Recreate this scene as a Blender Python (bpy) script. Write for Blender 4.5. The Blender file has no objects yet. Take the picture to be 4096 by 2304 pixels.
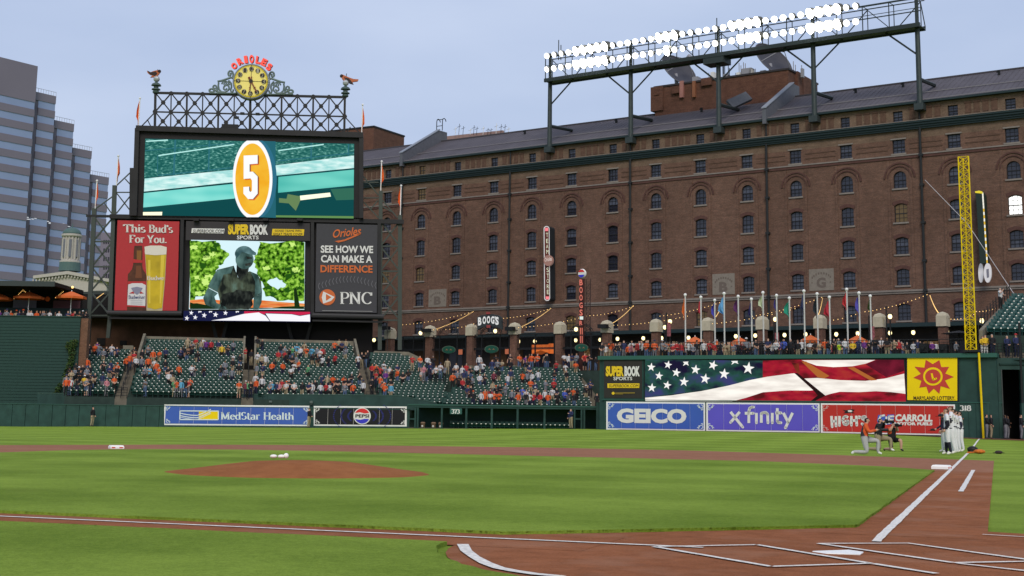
import bpy, bmesh, math, random
from mathutils import Vector, Matrix
import numpy as np
random.seed(7)
R_ = math.radians
scene = bpy.context.scene
col = scene.collection

# ------------------------------------------------------------------ camera (surveyed from the ball field's own measures)
CAM = Vector((-8.845, -10.629, 1.245)); YAW = -0.4497; PIT = 0.16526; ROL = 0.014331; FPX = 5509.7; CY0 = 752.7
_f = Vector((-math.sin(YAW)*math.cos(PIT), math.cos(YAW)*math.cos(PIT), math.sin(PIT)))
_r = Vector((math.cos(YAW), math.sin(YAW), 0)); _u = _r.cross(_f)
_r2 = _r*math.cos(ROL)+_u*math.sin(ROL); _u2 = -_r*math.sin(ROL)+_u*math.cos(ROL)
FH = Vector((-math.sin(YAW), math.cos(YAW), 0))
cd = bpy.data.cameras.new('camera'); cam = bpy.data.objects.new('camera', cd); col.objects.link(cam)
m = Matrix.Identity(4)
for i in range(3):
    m[i][0] = _r2[i]; m[i][1] = _u2[i]; m[i][2] = -_f[i]; m[i][3] = CAM[i]
cam.matrix_world = m
cd.sensor_width = 36; cd.lens = 36*FPX/4096; cd.shift_y = -(1152-CY0)/4096; cd.clip_end = 3000; cd.clip_start = .1
scene.camera = cam

# ------------------------------------------------------------------ dusk sky and soft overcast light
SUN_EL, SUN_AZ = R_(38), R_(205)
w = bpy.data.worlds.new("World"); scene.world = w; w.use_nodes = True
nt = w.node_tree; nt.nodes.clear(); N = nt.nodes.new; L = nt.links.new
out = N('ShaderNodeOutputWorld'); bg = N('ShaderNodeBackground'); bg2 = N('ShaderNodeBackground'); mx = N('ShaderNodeMixShader')
sky = N('ShaderNodeTexSky'); sky.sky_type = 'NISHITA'; sky.sun_disc = False; sky.sun_elevation = R_(12); sky.sun_rotation = SUN_AZ
sky.air_density = 1.2; sky.dust_density = 2.0; sky.ozone_density = 2.5
L(sky.outputs[0], bg.inputs[0]); bg.inputs[1].default_value = .09
tc = N('ShaderNodeTexCoord'); mp = N('ShaderNodeMapping'); mp.inputs['Scale'].default_value = (1.2, 1.2, 3.6)
nz = N('ShaderNodeTexNoise'); nz.inputs['Scale'].default_value = 2.3; nz.inputs['Detail'].default_value = 5; nz.inputs['Roughness'].default_value = .45
cr = N('ShaderNodeValToRGB'); cr.color_ramp.elements[0].position = .34; cr.color_ramp.elements[0].color = (.44, .53, .74, 1)
cr.color_ramp.elements[1].position = .66; cr.color_ramp.elements[1].color = (.57, .65, .84, 1)
L(tc.outputs['Generated'], mp.inputs[0]); L(mp.outputs[0], nz.inputs[0]); L(nz.outputs[0], cr.inputs[0]); L(cr.outputs[0], bg2.inputs[0])
bg2.inputs[1].default_value = 1.13; mx.inputs[0].default_value = .86
L(bg.outputs[0], mx.inputs[1]); L(bg2.outputs[0], mx.inputs[2]); L(mx.outputs[0], out.inputs[0])
sl = bpy.data.lights.new('sun', 'SUN'); sl.energy = 2.1; sl.angle = R_(26); sl.color = (1, .90, .76)
so = bpy.data.objects.new('sun', sl); col.objects.link(so)
so.rotation_euler = (math.pi/2-SUN_EL, 0, -SUN_AZ+math.pi)
scene.view_settings.view_transform = 'Standard'; scene.view_settings.look = 'None'
scene.view_settings.exposure = 0; scene.view_settings.gamma = 1; scene.view_settings.use_curve_mapping = False
scene.cycles.max_bounces = 5; scene.cycles.diffuse_bounces = 2; scene.cycles.glossy_bounces = 2; scene.cycles.transparent_max_bounces = 8

# ------------------------------------------------------------------ surveying helpers
def ray(x, y): return _f + _r2*((x-2048)/FPX) - _u2*((y-CY0)/FPX)
def at_depth(x, y, D): d = ray(x, y); return CAM + d*(D/d.dot(FH))
def at_z(x, y, z=0.): d = ray(x, y); return CAM + d*((z-CAM.z)/d.z)

class Frame:
    """a building frame: X runs to the right along a wall, Y away from the field, Z up"""
    def __init__(s, O, X):
        s.O = Vector((O[0], O[1], 0)); s.X = Vector((X[0], X[1], 0)).normalized(); s.Y = Vector((-s.X.y, s.X.x, 0))
        s.M = Matrix.Identity(4)
        for i in range(3): s.M[i][0] = s.X[i]; s.M[i][1] = s.Y[i]; s.M[i][2] = (0, 0, 1)[i]; s.M[i][3] = s.O[i]
    def l(s, x, y, d=0.):          # photo point -> (x, z) on the plane that stands d metres in front of the frame
        r = ray(x, y); P = CAM + r*(((s.O - s.Y*d - CAM).dot(s.Y))/r.dot(s.Y)); q = P - s.O
        return (q.dot(s.X), P.z)
    def w(s, x, y, z): return s.M @ Vector((x, y, z))
WORLD = Frame((0, 0), (1, 0))

def gz(x, y):                       # the field drains: it falls or rises a little towards the walls
    r = math.hypot(x, y); t = min(1, max(0, (r-50)/45)); t = t*t*(3-2*t)
    az = math.degrees(math.atan2(x, y))
    pts = [(-60, -.1), (0, -.15), (3, -.15), (6, -.04), (20, .19), (28, .4), (40, .42), (45, .22), (52, .1), (80, .1)]
    if az <= pts[0][0]: a = pts[0][1]
    elif az >= pts[-1][0]: a = pts[-1][1]
    else:
        for (a0, v0), (a1, v1) in zip(pts, pts[1:]):
            if a0 <= az <= a1: a = v0+(v1-v0)*(az-a0)/(a1-a0); break
    return a*t

# ------------------------------------------------------------------ materials
MATS = {}
def srgb(c): return tuple(((v/255)/12.92 if v/255 <= .04045 else ((v/255+.055)/1.055)**2.4) for v in c)
def mat(name, c=(.1, .1, .1), rough=.7, metal=0., emit=None, es=1., var=0., vs=3., bump=0., bs=20., spec=.22):
    if name in MATS: return MATS[name]
    M = bpy.data.materials.new(name); M.use_nodes = True; t = M.node_tree; b = t.nodes['Principled BSDF']
    b.inputs['Roughness'].default_value = rough; b.inputs['Metallic'].default_value = metal
    b.inputs['Specular IOR Level'].default_value = spec
    b.inputs['Base Color'].default_value = (*c, 1)
    if emit: b.inputs['Emission Color'].default_value = (*emit, 1); b.inputs['Emission Strength'].default_value = es
    if var or bump:
        o = t.nodes.new('ShaderNodeTexCoord'); n = t.nodes.new('ShaderNodeTexNoise'); n.inputs['Scale'].default_value = vs; n.inputs['Detail'].default_value = 6
        t.links.new(o.outputs['Object'], n.inputs['Vector'])
        if var:
            r = t.nodes.new('ShaderNodeMapRange'); r.inputs[1].default_value = .25; r.inputs[2].default_value = .75; r.inputs[3].default_value = 1-var; r.inputs[4].default_value = 1+var
            x = t.nodes.new('ShaderNodeMix'); x.data_type = 'RGBA'; x.blend_type = 'MULTIPLY'; x.inputs[0].default_value = 1
            x.inputs[6].default_value = (*c, 1); t.links.new(n.outputs[0], r.inputs[0]); t.links.new(r.outputs[0], x.inputs[7]); t.links.new(x.outputs[2], b.inputs['Base Color'])
        if bump:
            n2 = t.nodes.new('ShaderNodeTexNoise'); n2.inputs['Scale'].default_value = bs; n2.inputs['Detail'].default_value = 4; t.links.new(o.outputs['Object'], n2.inputs['Vector'])
            bp = t.nodes.new('ShaderNodeBump'); bp.inputs['Strength'].default_value = bump; bp.inputs['Distance'].default_value = .02
            t.links.new(n2.outputs[0], bp.inputs['Height']); t.links.new(bp.outputs[0], b.inputs['Normal'])
    MATS[name] = M; return M
def glow(name, c, s=1.): return mat(name, (0, 0, 0), .6, emit=c, es=s, spec=0.)
def glowpic(name, c1, c2, s=1., scale=3., stretch=(1, 1, 1), detail=4, lo=.35, hi=.65, c3=None):
    """a lit screen picture area with uneven colour"""
    M = mat(name, (0, 0, 0), .6, emit=c1, es=s, spec=0.); t = M.node_tree; b = t.nodes['Principled BSDF']
    o = t.nodes.new('ShaderNodeTexCoord'); mp = t.nodes.new('ShaderNodeMapping'); mp.inputs['Scale'].default_value = stretch
    n = t.nodes.new('ShaderNodeTexNoise'); n.inputs['Scale'].default_value = scale; n.inputs['Detail'].default_value = detail
    r = t.nodes.new('ShaderNodeValToRGB'); r.color_ramp.elements[0].position = lo; r.color_ramp.elements[0].color = (*c1, 1)
    r.color_ramp.elements[1].position = hi; r.color_ramp.elements[1].color = (*c2, 1)
    if c3: e = r.color_ramp.elements.new((lo+hi)/2); e.color = (*c3, 1)
    t.links.new(o.outputs['Object'], mp.inputs[0]); t.links.new(mp.outputs[0], n.inputs[0]); t.links.new(n.outputs[0], r.inputs[0]); t.links.new(r.outputs[0], b.inputs['Emission Color'])
    return M

# ------------------------------------------------------------------ things and parts
def tag(o, label=None, cat=None, group=None, kind=None):
    if label: o['label'] = label
    if cat: o['category'] = cat
    if group: o['group'] = group
    if kind: o['kind'] = kind
    return o
def thing(name, label, cat, group=None, fr=WORLD, base=(0, 0, 0)):
    o = bpy.data.objects.new(name, None); o.empty_display_size = .2; col.objects.link(o)
    o.matrix_world = fr.M @ Matrix.Translation(Vector(base)); o['_b'] = tuple(base)
    return tag(o, label, cat, group)

class MB:
    def __init__(s): s.v = []; s.f = []; s.mi = []; s.m = 0; s.sm = False
    def poly(s, pts):
        b = len(s.v); s.v += [tuple(p) for p in pts]; s.f.append(tuple(range(b, b+len(pts)))); s.mi.append(s.m); return s
    def box(s, x0, x1, y0, y1, z0, z1):
        b = len(s.v); s.v += [(x, y, z) for z in (z0, z1) for (x, y) in ((x0, y0), (x1, y0), (x1, y1), (x0, y1))]
        for q in ((0, 3, 2, 1), (4, 5, 6, 7), (0, 1, 5, 4), (1, 2, 6, 5), (2, 3, 7, 6), (3, 0, 4, 7)): s.f.append(tuple(b+i for i in q)); s.mi.append(s.m)
        return s
    def prism(s, pts, y0, y1):      # pts (x,z) outline, counter-clockwise seen from the front, extruded from y0 (front) to y1
        n = len(pts); b = len(s.v); s.v += [(x, y0, z) for x, z in pts]+[(x, y1, z) for x, z in pts]
        s.f.append(tuple(range(b, b+n))); s.f.append(tuple(range(b+2*n-1, b+n-1, -1))); s.mi += [s.m]*2
        for i in range(n): j = (i+1) % n; s.f.append((b+i, b+n+i, b+n+j, b+j)); s.mi.append(s.m)
        return s
    def tube(s, p, q, r, n=6, r2=None, cap=True):
        p = Vector(p); q = Vector(q); d = (q-p)
        if d.length < 1e-6: return s
        d.normalize(); a = d.orthogonal().normalized(); c = d.cross(a); b = len(s.v); r2 = r if r2 is None else r2
        for P, rr in ((p, r), (q, r2)):
            for i in range(n): t = 2*math.pi*(i+.5)/n; s.v.append(tuple(P+a*math.cos(t)*rr+c*math.sin(t)*rr))
        for i in range(n): j = (i+1) % n; s.f.append((b+i, b+j, b+n+j, b+n+i)); s.mi.append(s.m)
        if cap: s.f.append(tuple(range(b+n-1, b-1, -1))); s.f.append(tuple(range(b+n, b+2*n))); s.mi += [s.m]*2
        return s
    def bar(s, p, q, w, h=None):    # rectangular bar w wide in the X-Z plane, h deep in Y
        h = w if h is None else h; p = Vector(p); q = Vector(q); d = (q-p).normalized()
        yv = Vector((0, 1, 0)); a = d.cross(yv)
        if a.length < .01: a = Vector((1, 0, 0))
        a.normalize(); c = a.cross(d).normalized(); b = len(s.v)
        for P in (p, q):
            for (i, j) in ((-1, -1), (1, -1), (1, 1), (-1, 1)): s.v.append(tuple(P+a*i*w/2+c*j*h/2))
        for f in ((3, 2, 1, 0), (4, 5, 6, 7), (0, 1, 5, 4), (1, 2, 6, 5), (2, 3, 7, 6), (3, 0, 4, 7)): s.f.append(tuple(b+i for i in f)); s.mi.append(s.m)
        return s
    def path(s, pts, r, n=5):
        for a, b in zip(pts, pts[1:]): s.tube(a, b, r, n)
        return s
    def lathe(s, c, prof, n=12, axis='z'):
        b = len(s.v); c = Vector(c)
        for r, h in prof:
            for i in range(n):
                t = 2*math.pi*i/n; a, e = r*math.cos(t), r*math.sin(t)
                s.v.append(tuple(c+Vector((a, e, h) if axis == 'z' else (a, h, e) if axis == 'y' else (h, a, e))))
        for k in range(len(prof)-1):
            for i in range(n): j = (i+1) % n; s.f.append((b+k*n+i, b+k*n+j, b+k*n+n+j, b+k*n+n+i)); s.mi.append(s.m)
        s.f.append(tuple(range(b+n-1, b-1, -1))); s.f.append(tuple(range(b+(len(prof)-1)*n, b+len(prof)*n))); s.mi += [s.m]*2
        return s
    def ball(s, c, r, n=8, rz=None):
        rz = rz or r; k = max(4, n//2)
        return s.lathe(c, [(max(1e-4, r*math.sin(math.pi*i/k)), -rz*math.cos(math.pi*i/k)) for i in range(k+1)], n)
    def mesh(s, name, mats, base=(0, 0, 0)):
        me = bpy.data.meshes.new(name); bx, by, bz = base
        me.from_pydata([(x-bx, y-by, z-bz) for x, y, z in s.v], [], s.f)
        for mm in (mats if isinstance(mats, (list, tuple)) else [mats]): me.materials.append(mm)
        if len(set(s.mi)) > 1: me.polygons.foreach_set('material_index', s.mi)
        if s.sm: me.polygons.foreach_set('use_smooth', [True]*len(me.polygons))
        me.update(); return me
    def build(s, name, mats, parent=None, fr=WORLD, label=None):
        if parent is None:
            o = bpy.data.objects.new(name, s.mesh(name, mats)); col.objects.link(o); o.matrix_world = fr.M
        else:
            base = tuple(parent.get('_b', (0, 0, 0))); o = bpy.data.objects.new(name, s.mesh(name, mats, base)); col.objects.link(o); o.parent = parent; o['_b'] = base
        if label: o['label'] = label
        return o
def copy_tree(o, parent=None):
    c = o.copy(); col.objects.link(c)
    if parent is not None: c.parent = parent
    for ch in KIDS.get(o.name, []): copy_tree(ch, c)
    return c
KIDS = {}
def learn(o):
    KIDS[o.name] = list(o.children)
    for c in o.children: learn(c)
def inst(name, me, parent, mtx):
    o = bpy.data.objects.new(name, me); col.objects.link(o); o.parent = parent; o.matrix_local = mtx; return o

# ------------------------------------------------------------------ lettering and flat print
_TC = {}
def glyphs(s, weight=0., spacing=1.):
    k = (s, weight, spacing)
    if k in _TC: return _TC[k]
    cu = bpy.data.curves.new('lettering', 'FONT'); cu.body = s; cu.offset = weight; cu.space_character = spacing; cu.resolution_u = 3
    o = bpy.data.objects.new('lettering', cu); col.objects.link(o)
    dg = bpy.context.evaluated_depsgraph_get(); me = o.evaluated_get(dg).to_mesh()
    v = [(p.co.x, p.co.y) for p in me.vertices]; f = [tuple(p.vertices) for p in me.polygons]
    o.evaluated_get(dg).to_mesh_clear(); bpy.data.objects.remove(o); bpy.data.curves.remove(cu)
    x0 = min(a for a, b in v); x1 = max(a for a, b in v); y0 = min(b for a, b in v); y1 = max(b for a, b in v)
    v = [((a-x0)/(x1-x0), (b-y0)/(y1-y0)) for a, b in v]; _TC[k] = (v, f); return v, f
# a small roman face with serifs: each glyph is (width, [strokes]); a stroke is a point list, thick where it runs upright
def _arc(cx, cy, rx, ry, a0, a1, n=10): return [(cx+rx*math.cos(R_(a0+(a1-a0)*i/n)), cy+ry*math.sin(R_(a0+(a1-a0)*i/n))) for i in range(n+1)]
SER = {
 'T': (.72, [[(.36, 0), (.36, 1)], [(.04, .97), (.68, .97)], [(.05, .97), (.05, .78)], [(.67, .97), (.67, .78)], [(.24, .02), (.48, .02)]]),
 'F': (.62, [[(.15, 0), (.15, 1)], [(.03, .97), (.58, .97)], [(.57, .97), (.57, .78)], [(.15, .52), (.44, .52)], [(.03, .02), (.3, .02)]]),
 'Y': (.74, [[(.37, 0), (.37, .45)], [(.37, .42), (.1, .98)], [(.37, .42), (.62, .98)], [(0, .98), (.22, .98)], [(.52, .98), (.74, .98)], [(.25, .02), (.49, .02)]]),
 'B': (.66, [[(.15, 0), (.15, 1)], [(.03, .97), (.35, .97)], [(.15, .53), (.36, .53)], [(.03, .02), (.36, .02)], _arc(.34, .75, .2, .22, 90, -90), _arc(.35, .275, .24, .255, 90, -90)]),
 'H': (.8, [[(.15, 0), (.15, 1)], [(.65, 0), (.65, 1)], [(.15, .52), (.65, .52)], [(.03, .02), (.28, .02)], [(.03, .98), (.28, .98)], [(.52, .02), (.78, .02)], [(.52, .98), (.78, .98)]]),
 'M': (.94, [[(.13, 0), (.15, 1)], [(.15, .98), (.45, .05)], [(.45, .05), (.77, .98)], [(.79, 0), (.77, 1)], [(.02, .02), (.25, .02)], [(.02, .98), (.2, .98)], [(.66, .02), (.92, .02)], [(.72, .98), (.92, .98)]]),
 'S': (.56, [_arc(.28, .74, .2, .24, 30, 250), _arc(.28, .27, .22, .25, 60, -150)]),
 'N': (.8, [[(.14, 0), (.14, 1)], [(.14, .98), (.66, .03)], [(.66, 0), (.66, 1)], [(.02, .02), (.26, .02)], [(.02, .98), (.2, .98)], [(.54, .98), (.8, .98)]]),
 'P': (.62, [[(.15, 0), (.15, 1)], [(.03, .97), (.35, .97)], [(.15, .47), (.35, .47)], [(.03, .02), (.3, .02)], _arc(.34, .72, .24, .25, 90, -90)]),
 'C': (.76, [_arc(.42, .5, .33, .48, 40, 320, 16), [(.68, .97), (.68, .72)]]),
 'h': (.58, [[(.12, 0), (.12, 1)], _arc(.3, .42, .17, .22, 170, 0)+[(.47, 0)], [(.02, .98), (.14, .98)], [(.02, .02), (.22, .02)], [(.37, .02), (.58, .02)]]),
 'i': (.28, [[(.14, 0), (.14, .66)], [(.03, .65), (.15, .65)], [(.03, .02), (.26, .02)], [(.14, .84), (.14, .97)]]),
 's': (.42, [_arc(.21, .5, .15, .15, 40, 260), _arc(.21, .17, .16, .16, 70, -150)]),
 'u': (.6, [[(.12, .66), (.12, .25)]+_arc(.28, .22, .16, .2, 180, 330), [(.47, 0), (.47, .66)], [(.02, .65), (.13, .65)], [(.37, .65), (.48, .65)], [(.47, .02), (.58, .02)]]),
 'd': (.58, [[(.45, 0), (.45, 1)], _arc(.26, .32, .2, .31, 60, 300), [(.34, .98), (.46, .98)], [(.45, .02), (.56, .02)]]),
 "'": (.2, [[(.1, .98), (.08, .72)]]),
 'o': (.54, [_arc(.27, .32, .21, .32, 0, 360, 14)]),
 'r': (.44, [[(.12, 0), (.12, .66)], _arc(.29, .42, .16, .22, 160, 50), [(.02, .65), (.13, .65)], [(.02, .02), (.24, .02)]]),
 '.': (.2, [[(.1, 0), (.1, .13)]]),
 'e': (.5, [_arc(.26, .32, .2, .31, 10, 320, 14), [(.07, .37), (.45, .37)]]),
 't': (.36, [[(.15, .9), (.15, .2)]+_arc(.26, .16, .11, .14, 180, 320), [(.02, .64), (.32, .64)]]),
 'a': (.52, [[(.4, 0), (.4, .45)]+_arc(.25, .47, .15, .17, 0, 150), _arc(.22, .18, .15, .17, 60, 320), [(.4, .02), (.5, .02)]]),
 'l': (.26, [[(.13, 0), (.13, 1)], [(.03, .98), (.14, .98)], [(.03, .02), (.24, .02)]]),
 'w': (.74, [[(.08, .65), (.22, .02)], [(.22, .02), (.37, .62)], [(.37, .62), (.52, .02)], [(.52, .02), (.66, .65)]]),
 ' ': (.28, []),
 '3': (.52, [_arc(.23, .74, .19, .24, 150, -80), _arc(.23, .27, .22, .26, 80, -150)]),
 '7': (.5, [[(.05, .96), (.45, .96)], [(.45, .95), (.2, 0)], [(.05, .96), (.05, .8)]]),
 '1': (.36, [[(.19, 0), (.19, 1)], [(.08, .88), (.19, .95)], [(.06, .02), (.32, .02)]]),
 '8': (.54, [_arc(.26, .74, .17, .24, 0, 360, 14), _arc(.26, .26, .21, .26, 0, 360, 14)]),
}
def serif(s, thick=.15, thin=.055):
    v = []; f = []; X = 0
    for ch in s:
        wd, st = SER[ch]
        for pl in st:
            n = len(pl); L_ = []
            for i, p in enumerate(pl):
                a = pl[max(0, i-1)]; b = pl[min(n-1, i+1)]; dx, dy = b[0]-a[0], b[1]-a[1]; l = math.hypot(dx, dy) or 1; dx /= l; dy /= l
                wv = (thin+(thick-thin)*abs(dy)**1.3)/2
                L_.append(((X+p[0]-dy*wv, p[1]+dx*wv), (X+p[0]+dy*wv, p[1]-dx*wv)))
            for q, t in zip(L_, L_[1:]): b = len(v); v += [q[0], q[1], t[1], t[0]]; f.append((b, b+1, b+2, b+3))
        X += wd+.02
    return [(a/X, b) for a, b in v], f
def print_on(mb, fr, quad, gl, d):
    """place unit-square artwork gl into the photo quad (left-top, right-top, left-bottom[, right-bottom]) on the plane d in front of the frame"""
    (ax, ay), (bx, by), (cx, cy) = quad[:3]; v, f = gl; b = len(mb.v)
    dx, dy = (quad[3] if len(quad) > 3 else (bx+cx-ax, by+cy-ay))
    for s, t in v:
        X = (cx+(dx-cx)*s)*(1-t)+(ax+(bx-ax)*s)*t; Y = (cy+(dy-cy)*s)*(1-t)+(ay+(by-ay)*s)*t
        lx, lz = fr.l(X, Y, d); mb.v.append((lx, -d, lz))
    for q in f: mb.f.append(tuple(b+i for i in q)); mb.mi.append(mb.m)
def decal(mb, fr, pts, d):
    mb.poly([(lambda q: (q[0], -d, q[1]))(fr.l(x, y, d)) for x, y in pts][::-1])
def ell(cx, cy, rx, ry, n=24, a0=0, a1=360, tilt=0): 
    return [(cx+rx*math.cos(R_(a0+(a1-a0)*i/n)), cy+ry*math.sin(R_(a0+(a1-a0)*i/n))) for i in range(n if a1-a0 == 360 else n+1)]
def lettering(parent, fr, s, x0, y0, x1, y1, d, material, weight=0., slope=0., italic=0., font=None, spacing=1., name='lettering'):
    """slope: pixels the line drops from left to right; italic: pixels the top leans right"""
    gl = serif(s, *(font or (.15, .055))) if font is not None else glyphs(s, weight, spacing)
    mb = MB(); print_on(mb, fr, ((x0+italic, y0), (x1+italic, y0+slope), (x0, y1), (x1, y1+slope)), gl, d)
    return mb.build(name, material, parent)
def Z(x0, y0, s):                   # coordinates read in an enlarged crop -> photo coordinates
    return lambda *p: [(x0+s*a, y0+s*b) for a, b in p]
_O1 = 'first second third fourth fifth sixth seventh eighth ninth tenth eleventh twelfth thirteenth fourteenth fifteenth sixteenth seventeenth eighteenth nineteenth'.split()
ORD = _O1[:]
for a_, b_ in (('twent', 'twenty'), ('thirt', 'thirty'), ('fort', 'forty'), ('fift', 'fifty'), ('sixt', 'sixty'), ('sevent', 'seventy')): ORD += [a_+'ieth']+[b_+'-'+q for q in _O1[:9]]
def posor(i, n): return 'leftmost' if i == 0 else 'rightmost' if i == n-1 else ORD[i]+' from the left'
# =================================================================== the ground
def ground_mat(name, kind):
    M = bpy.data.materials.new(name); M.use_nodes = True; t = M.node_tree; b = t.nodes['Principled BSDF']; N = t.nodes.new; Lk = t.links.new
    b.inputs['Roughness'].default_value = .95; b.inputs['Specular IOR Level'].default_value = .12
    o = N('ShaderNodeTexCoord')
    def noise(sc, det=4, vec=None, ro=.6):
        n = N('ShaderNodeTexNoise'); n.inputs['Scale'].default_value = sc; n.inputs['Detail'].default_value = det; n.inputs['Roughness'].default_value = ro
        Lk(vec or o.outputs['Object'], n.inputs[0]); return n.outputs[0]
    def mp(v, a, b2, lo, hi):
        r = N('ShaderNodeMapRange'); r.inputs[1].default_value = a; r.inputs[2].default_value = b2; r.inputs[3].default_value = lo; r.inputs[4].default_value = hi; Lk(v, r.inputs[0]); return r.outputs[0]
    def math_(op, a, b2):
        x = N('ShaderNodeMath'); x.operation = op
        for i, q in enumerate((a, b2)):
            if isinstance(q, (int, float)): x.inputs[i].default_value = q
            else: Lk(q, x.inputs[i])
        return x.outputs[0]
    def mixc(f, c1, c2):
        x = N('ShaderNodeMix'); x.data_type = 'RGBA'
        if isinstance(f, (int, float)): x.inputs[0].default_value = f
        else: Lk(f, x.inputs[0])
        for i, c in ((6, c1), (7, c2)):
            if isinstance(c, tuple): x.inputs[i].default_value = (*c, 1)
            else: Lk(c, x.inputs[i])
        return x.outputs[2]
    if kind == 'grass':
        def stripe(ang, width, soft, ph):
            m_ = N('ShaderNodeMapping'); m_.inputs['Rotation'].default_value = (0, 0, R_(ang)); Lk(o.outputs['Object'], m_.inputs[0])
            s = N('ShaderNodeSeparateXYZ'); Lk(m_.outputs[0], s.inputs[0])
            wob = noise(.5, 2); v = math_('ADD', s.outputs[0], math_('MULTIPLY', wob, .5))
            v = math_('SINE', math_('ADD', math_('MULTIPLY', v, math.pi/width), ph), 0.)
            return mp(v, -soft, soft, 0., 1.)
        a = stripe(45, 2.7, .6, 0.); c = stripe(-45, 2.7, .6, .6)
        st = math_('ADD', math_('MULTIPLY', a, .42), math_('MULTIPLY', c, .58))
        big = mp(noise(.16, 3), .3, .7, -.16, .16); mid = mp(noise(1.1, 4), .3, .7, -.18, .18)
        mpg = N('ShaderNodeMapping'); mpg.inputs['Scale'].default_value = (1, 1, 1); Lk(o.outputs['Object'], mpg.inputs[0])
        fine = mp(noise(14, 4, None, .8), .36, .64, -.24, .24); vf = mp(noise(50, 3, None, .8), .36, .64, -.32, .32)
        v = math_('ADD', math_('ADD', math_('MULTIPLY', st, .50), big), math_('ADD', mid, math_('ADD', fine, vf)))
        v = math_('ADD', v, .24); cl = N('ShaderNodeClamp'); Lk(v, cl.inputs[0])
        base = mixc(cl.outputs[0], (.125, .205, .014), (.272, .385, .050))
        dry = mp(noise(.7, 5), .58, .8, 0, .2); colr = mixc(dry, base, (.25, .27, .06))
        Lk(colr, b.inputs['Base Color'])
        bp = N('ShaderNodeBump'); bp.inputs['Strength'].default_value = .9; bp.inputs['Distance'].default_value = .03; Lk(noise(55, 3, None, .8), bp.inputs['Height']); Lk(bp.outputs[0], b.inputs['Normal'])
    else:
        C = {'dirt': ((.195, .066, .024), (.335, .122, .052)), 'arc': ((.245, .104, .056), (.335, .158, .094)), 'mound': ((.235, .082, .026), (.34, .128, .045)), 'track': ((.16, .066, .042), (.22, .097, .062))}[kind]
        big = mp(noise(.35, 4), .3, .7, -.25, .25); mid = mp(noise(3.2, 5), .35, .65, -.25, .25); fine = mp(noise(45, 3, None, .8), .36, .64, -.28, .28)
        v = math_('ADD', math_('ADD', big, mid), math_('ADD', fine, .5)); cl = N('ShaderNodeClamp'); Lk(v, cl.inputs[0])
        base = mixc(cl.outputs[0], C[0], C[1]); Lk(base, b.inputs['Base Color'])
        if kind == 'dirt':  # raked streaks and lighter dusty patches
            base2 = mixc(mp(noise(.9, 3), .5, .7, 0, .5), base, (.33, .17, .105)); Lk(base2, b.inputs['Base Color'])
        bp = N('ShaderNodeBump'); bp.inputs['Strength'].default_value = .8; bp.inputs['Distance'].default_value = .02; Lk(noise(38, 4, None, .7), bp.inputs['Height']); Lk(bp.outputs[0], b.inputs['Normal'])
    return M
GRASS = ground_mat('mown_grass', 'grass'); DIRT = ground_mat('red_clay', 'dirt'); ARC = ground_mat('infield_clay', 'arc'); MOUND = ground_mat('mound_clay', 'mound'); TRACK = ground_mat('track_cinder', 'track')
CHALK = mat("chalk", (.70, .67, .62), .9, var=.32, vs=26, bump=.5, bs=60)

def sheet(name, pts, z, material, lip=0., step=4.):
    """a flat area following the field's fall; lip: a raised edge of that depth"""
    bm = bmesh.new(); P = []
    n = len(pts)
    for i in range(n):
        a, b2 = Vector(pts[i]), Vector(pts[(i+1) % n]); k = max(1, int((b2-a).length/step))
        for j in range(k): P.append(a.lerp(b2, j/k))
    vs = [bm.verts.new((p.x, p.y, 0)) for p in P]; es = [bm.edges.new((vs[i], vs[(i+1) % len(vs)])) for i in range(len(vs))]
    bmesh.ops.triangle_fill(bm, use_beauty=True, use_dissolve=False, edges=es)
    for v in bm.verts: v.co.z = gz(v.co.x, v.co.y)+z
    if lip:
        bot = [bm.verts.new((p.x, p.y, gz(p.x, p.y)+z-lip)) for p in P]
        for i in range(len(P)): j = (i+1) % len(P); bm.faces.new((vs[i], bot[i], bot[j], vs[j]))
    bmesh.ops.recalc_face_normals(bm, faces=bm.faces)
    me = bpy.data.meshes.new(name); bm.to_mesh(me); bm.free(); me.materials.append(material)
    o = bpy.data.objects.new(name, me); col.objects.link(o); o['kind'] = 'structure'; return o
# outer lawn: one sheet to the horizon, rings and spokes so that it follows the field's fall
mb = MB(); rings = [0, 20, 40, 50, 55, 60, 65, 70, 75, 80, 85, 90, 95, 100, 110, 130, 160, 250, 600, 1500]; NS = 120
for r in rings[1:]:
    for i in range(NS): a = 2*math.pi*i/NS; mb.v.append((r*math.sin(a), r*math.cos(a), gz(r*math.sin(a), r*math.cos(a)) if r < 135 else -.3))
mb.v.append((0, 0, 0)); c0 = len(mb.v)-1
for i in range(NS): mb.f.append((c0, (i+1) % NS, i)); mb.mi.append(0)
for k in range(len(rings)-2):
    for i in range(NS): j = (i+1) % NS; mb.f.append((k*NS+i, k*NS+j, (k+1)*NS+j, (k+1)*NS+i)); mb.mi.append(0)
lawn = mb.build('outfield_lawn', GRASS); lawn['kind'] = 'structure'
S2 = .70710678
def ab(a, b2): return ((a-b2)*S2, (a+b2)*S2)      # a: along the first-base line, b: along the third-base line
def arcp(c, r, a0, a1, n): return [(c[0]+r*math.sin(R_(a0+(a1-a0)*i/n)), c[1]+r*math.cos(R_(a0+(a1-a0)*i/n))) for i in range(n+1)]
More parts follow.
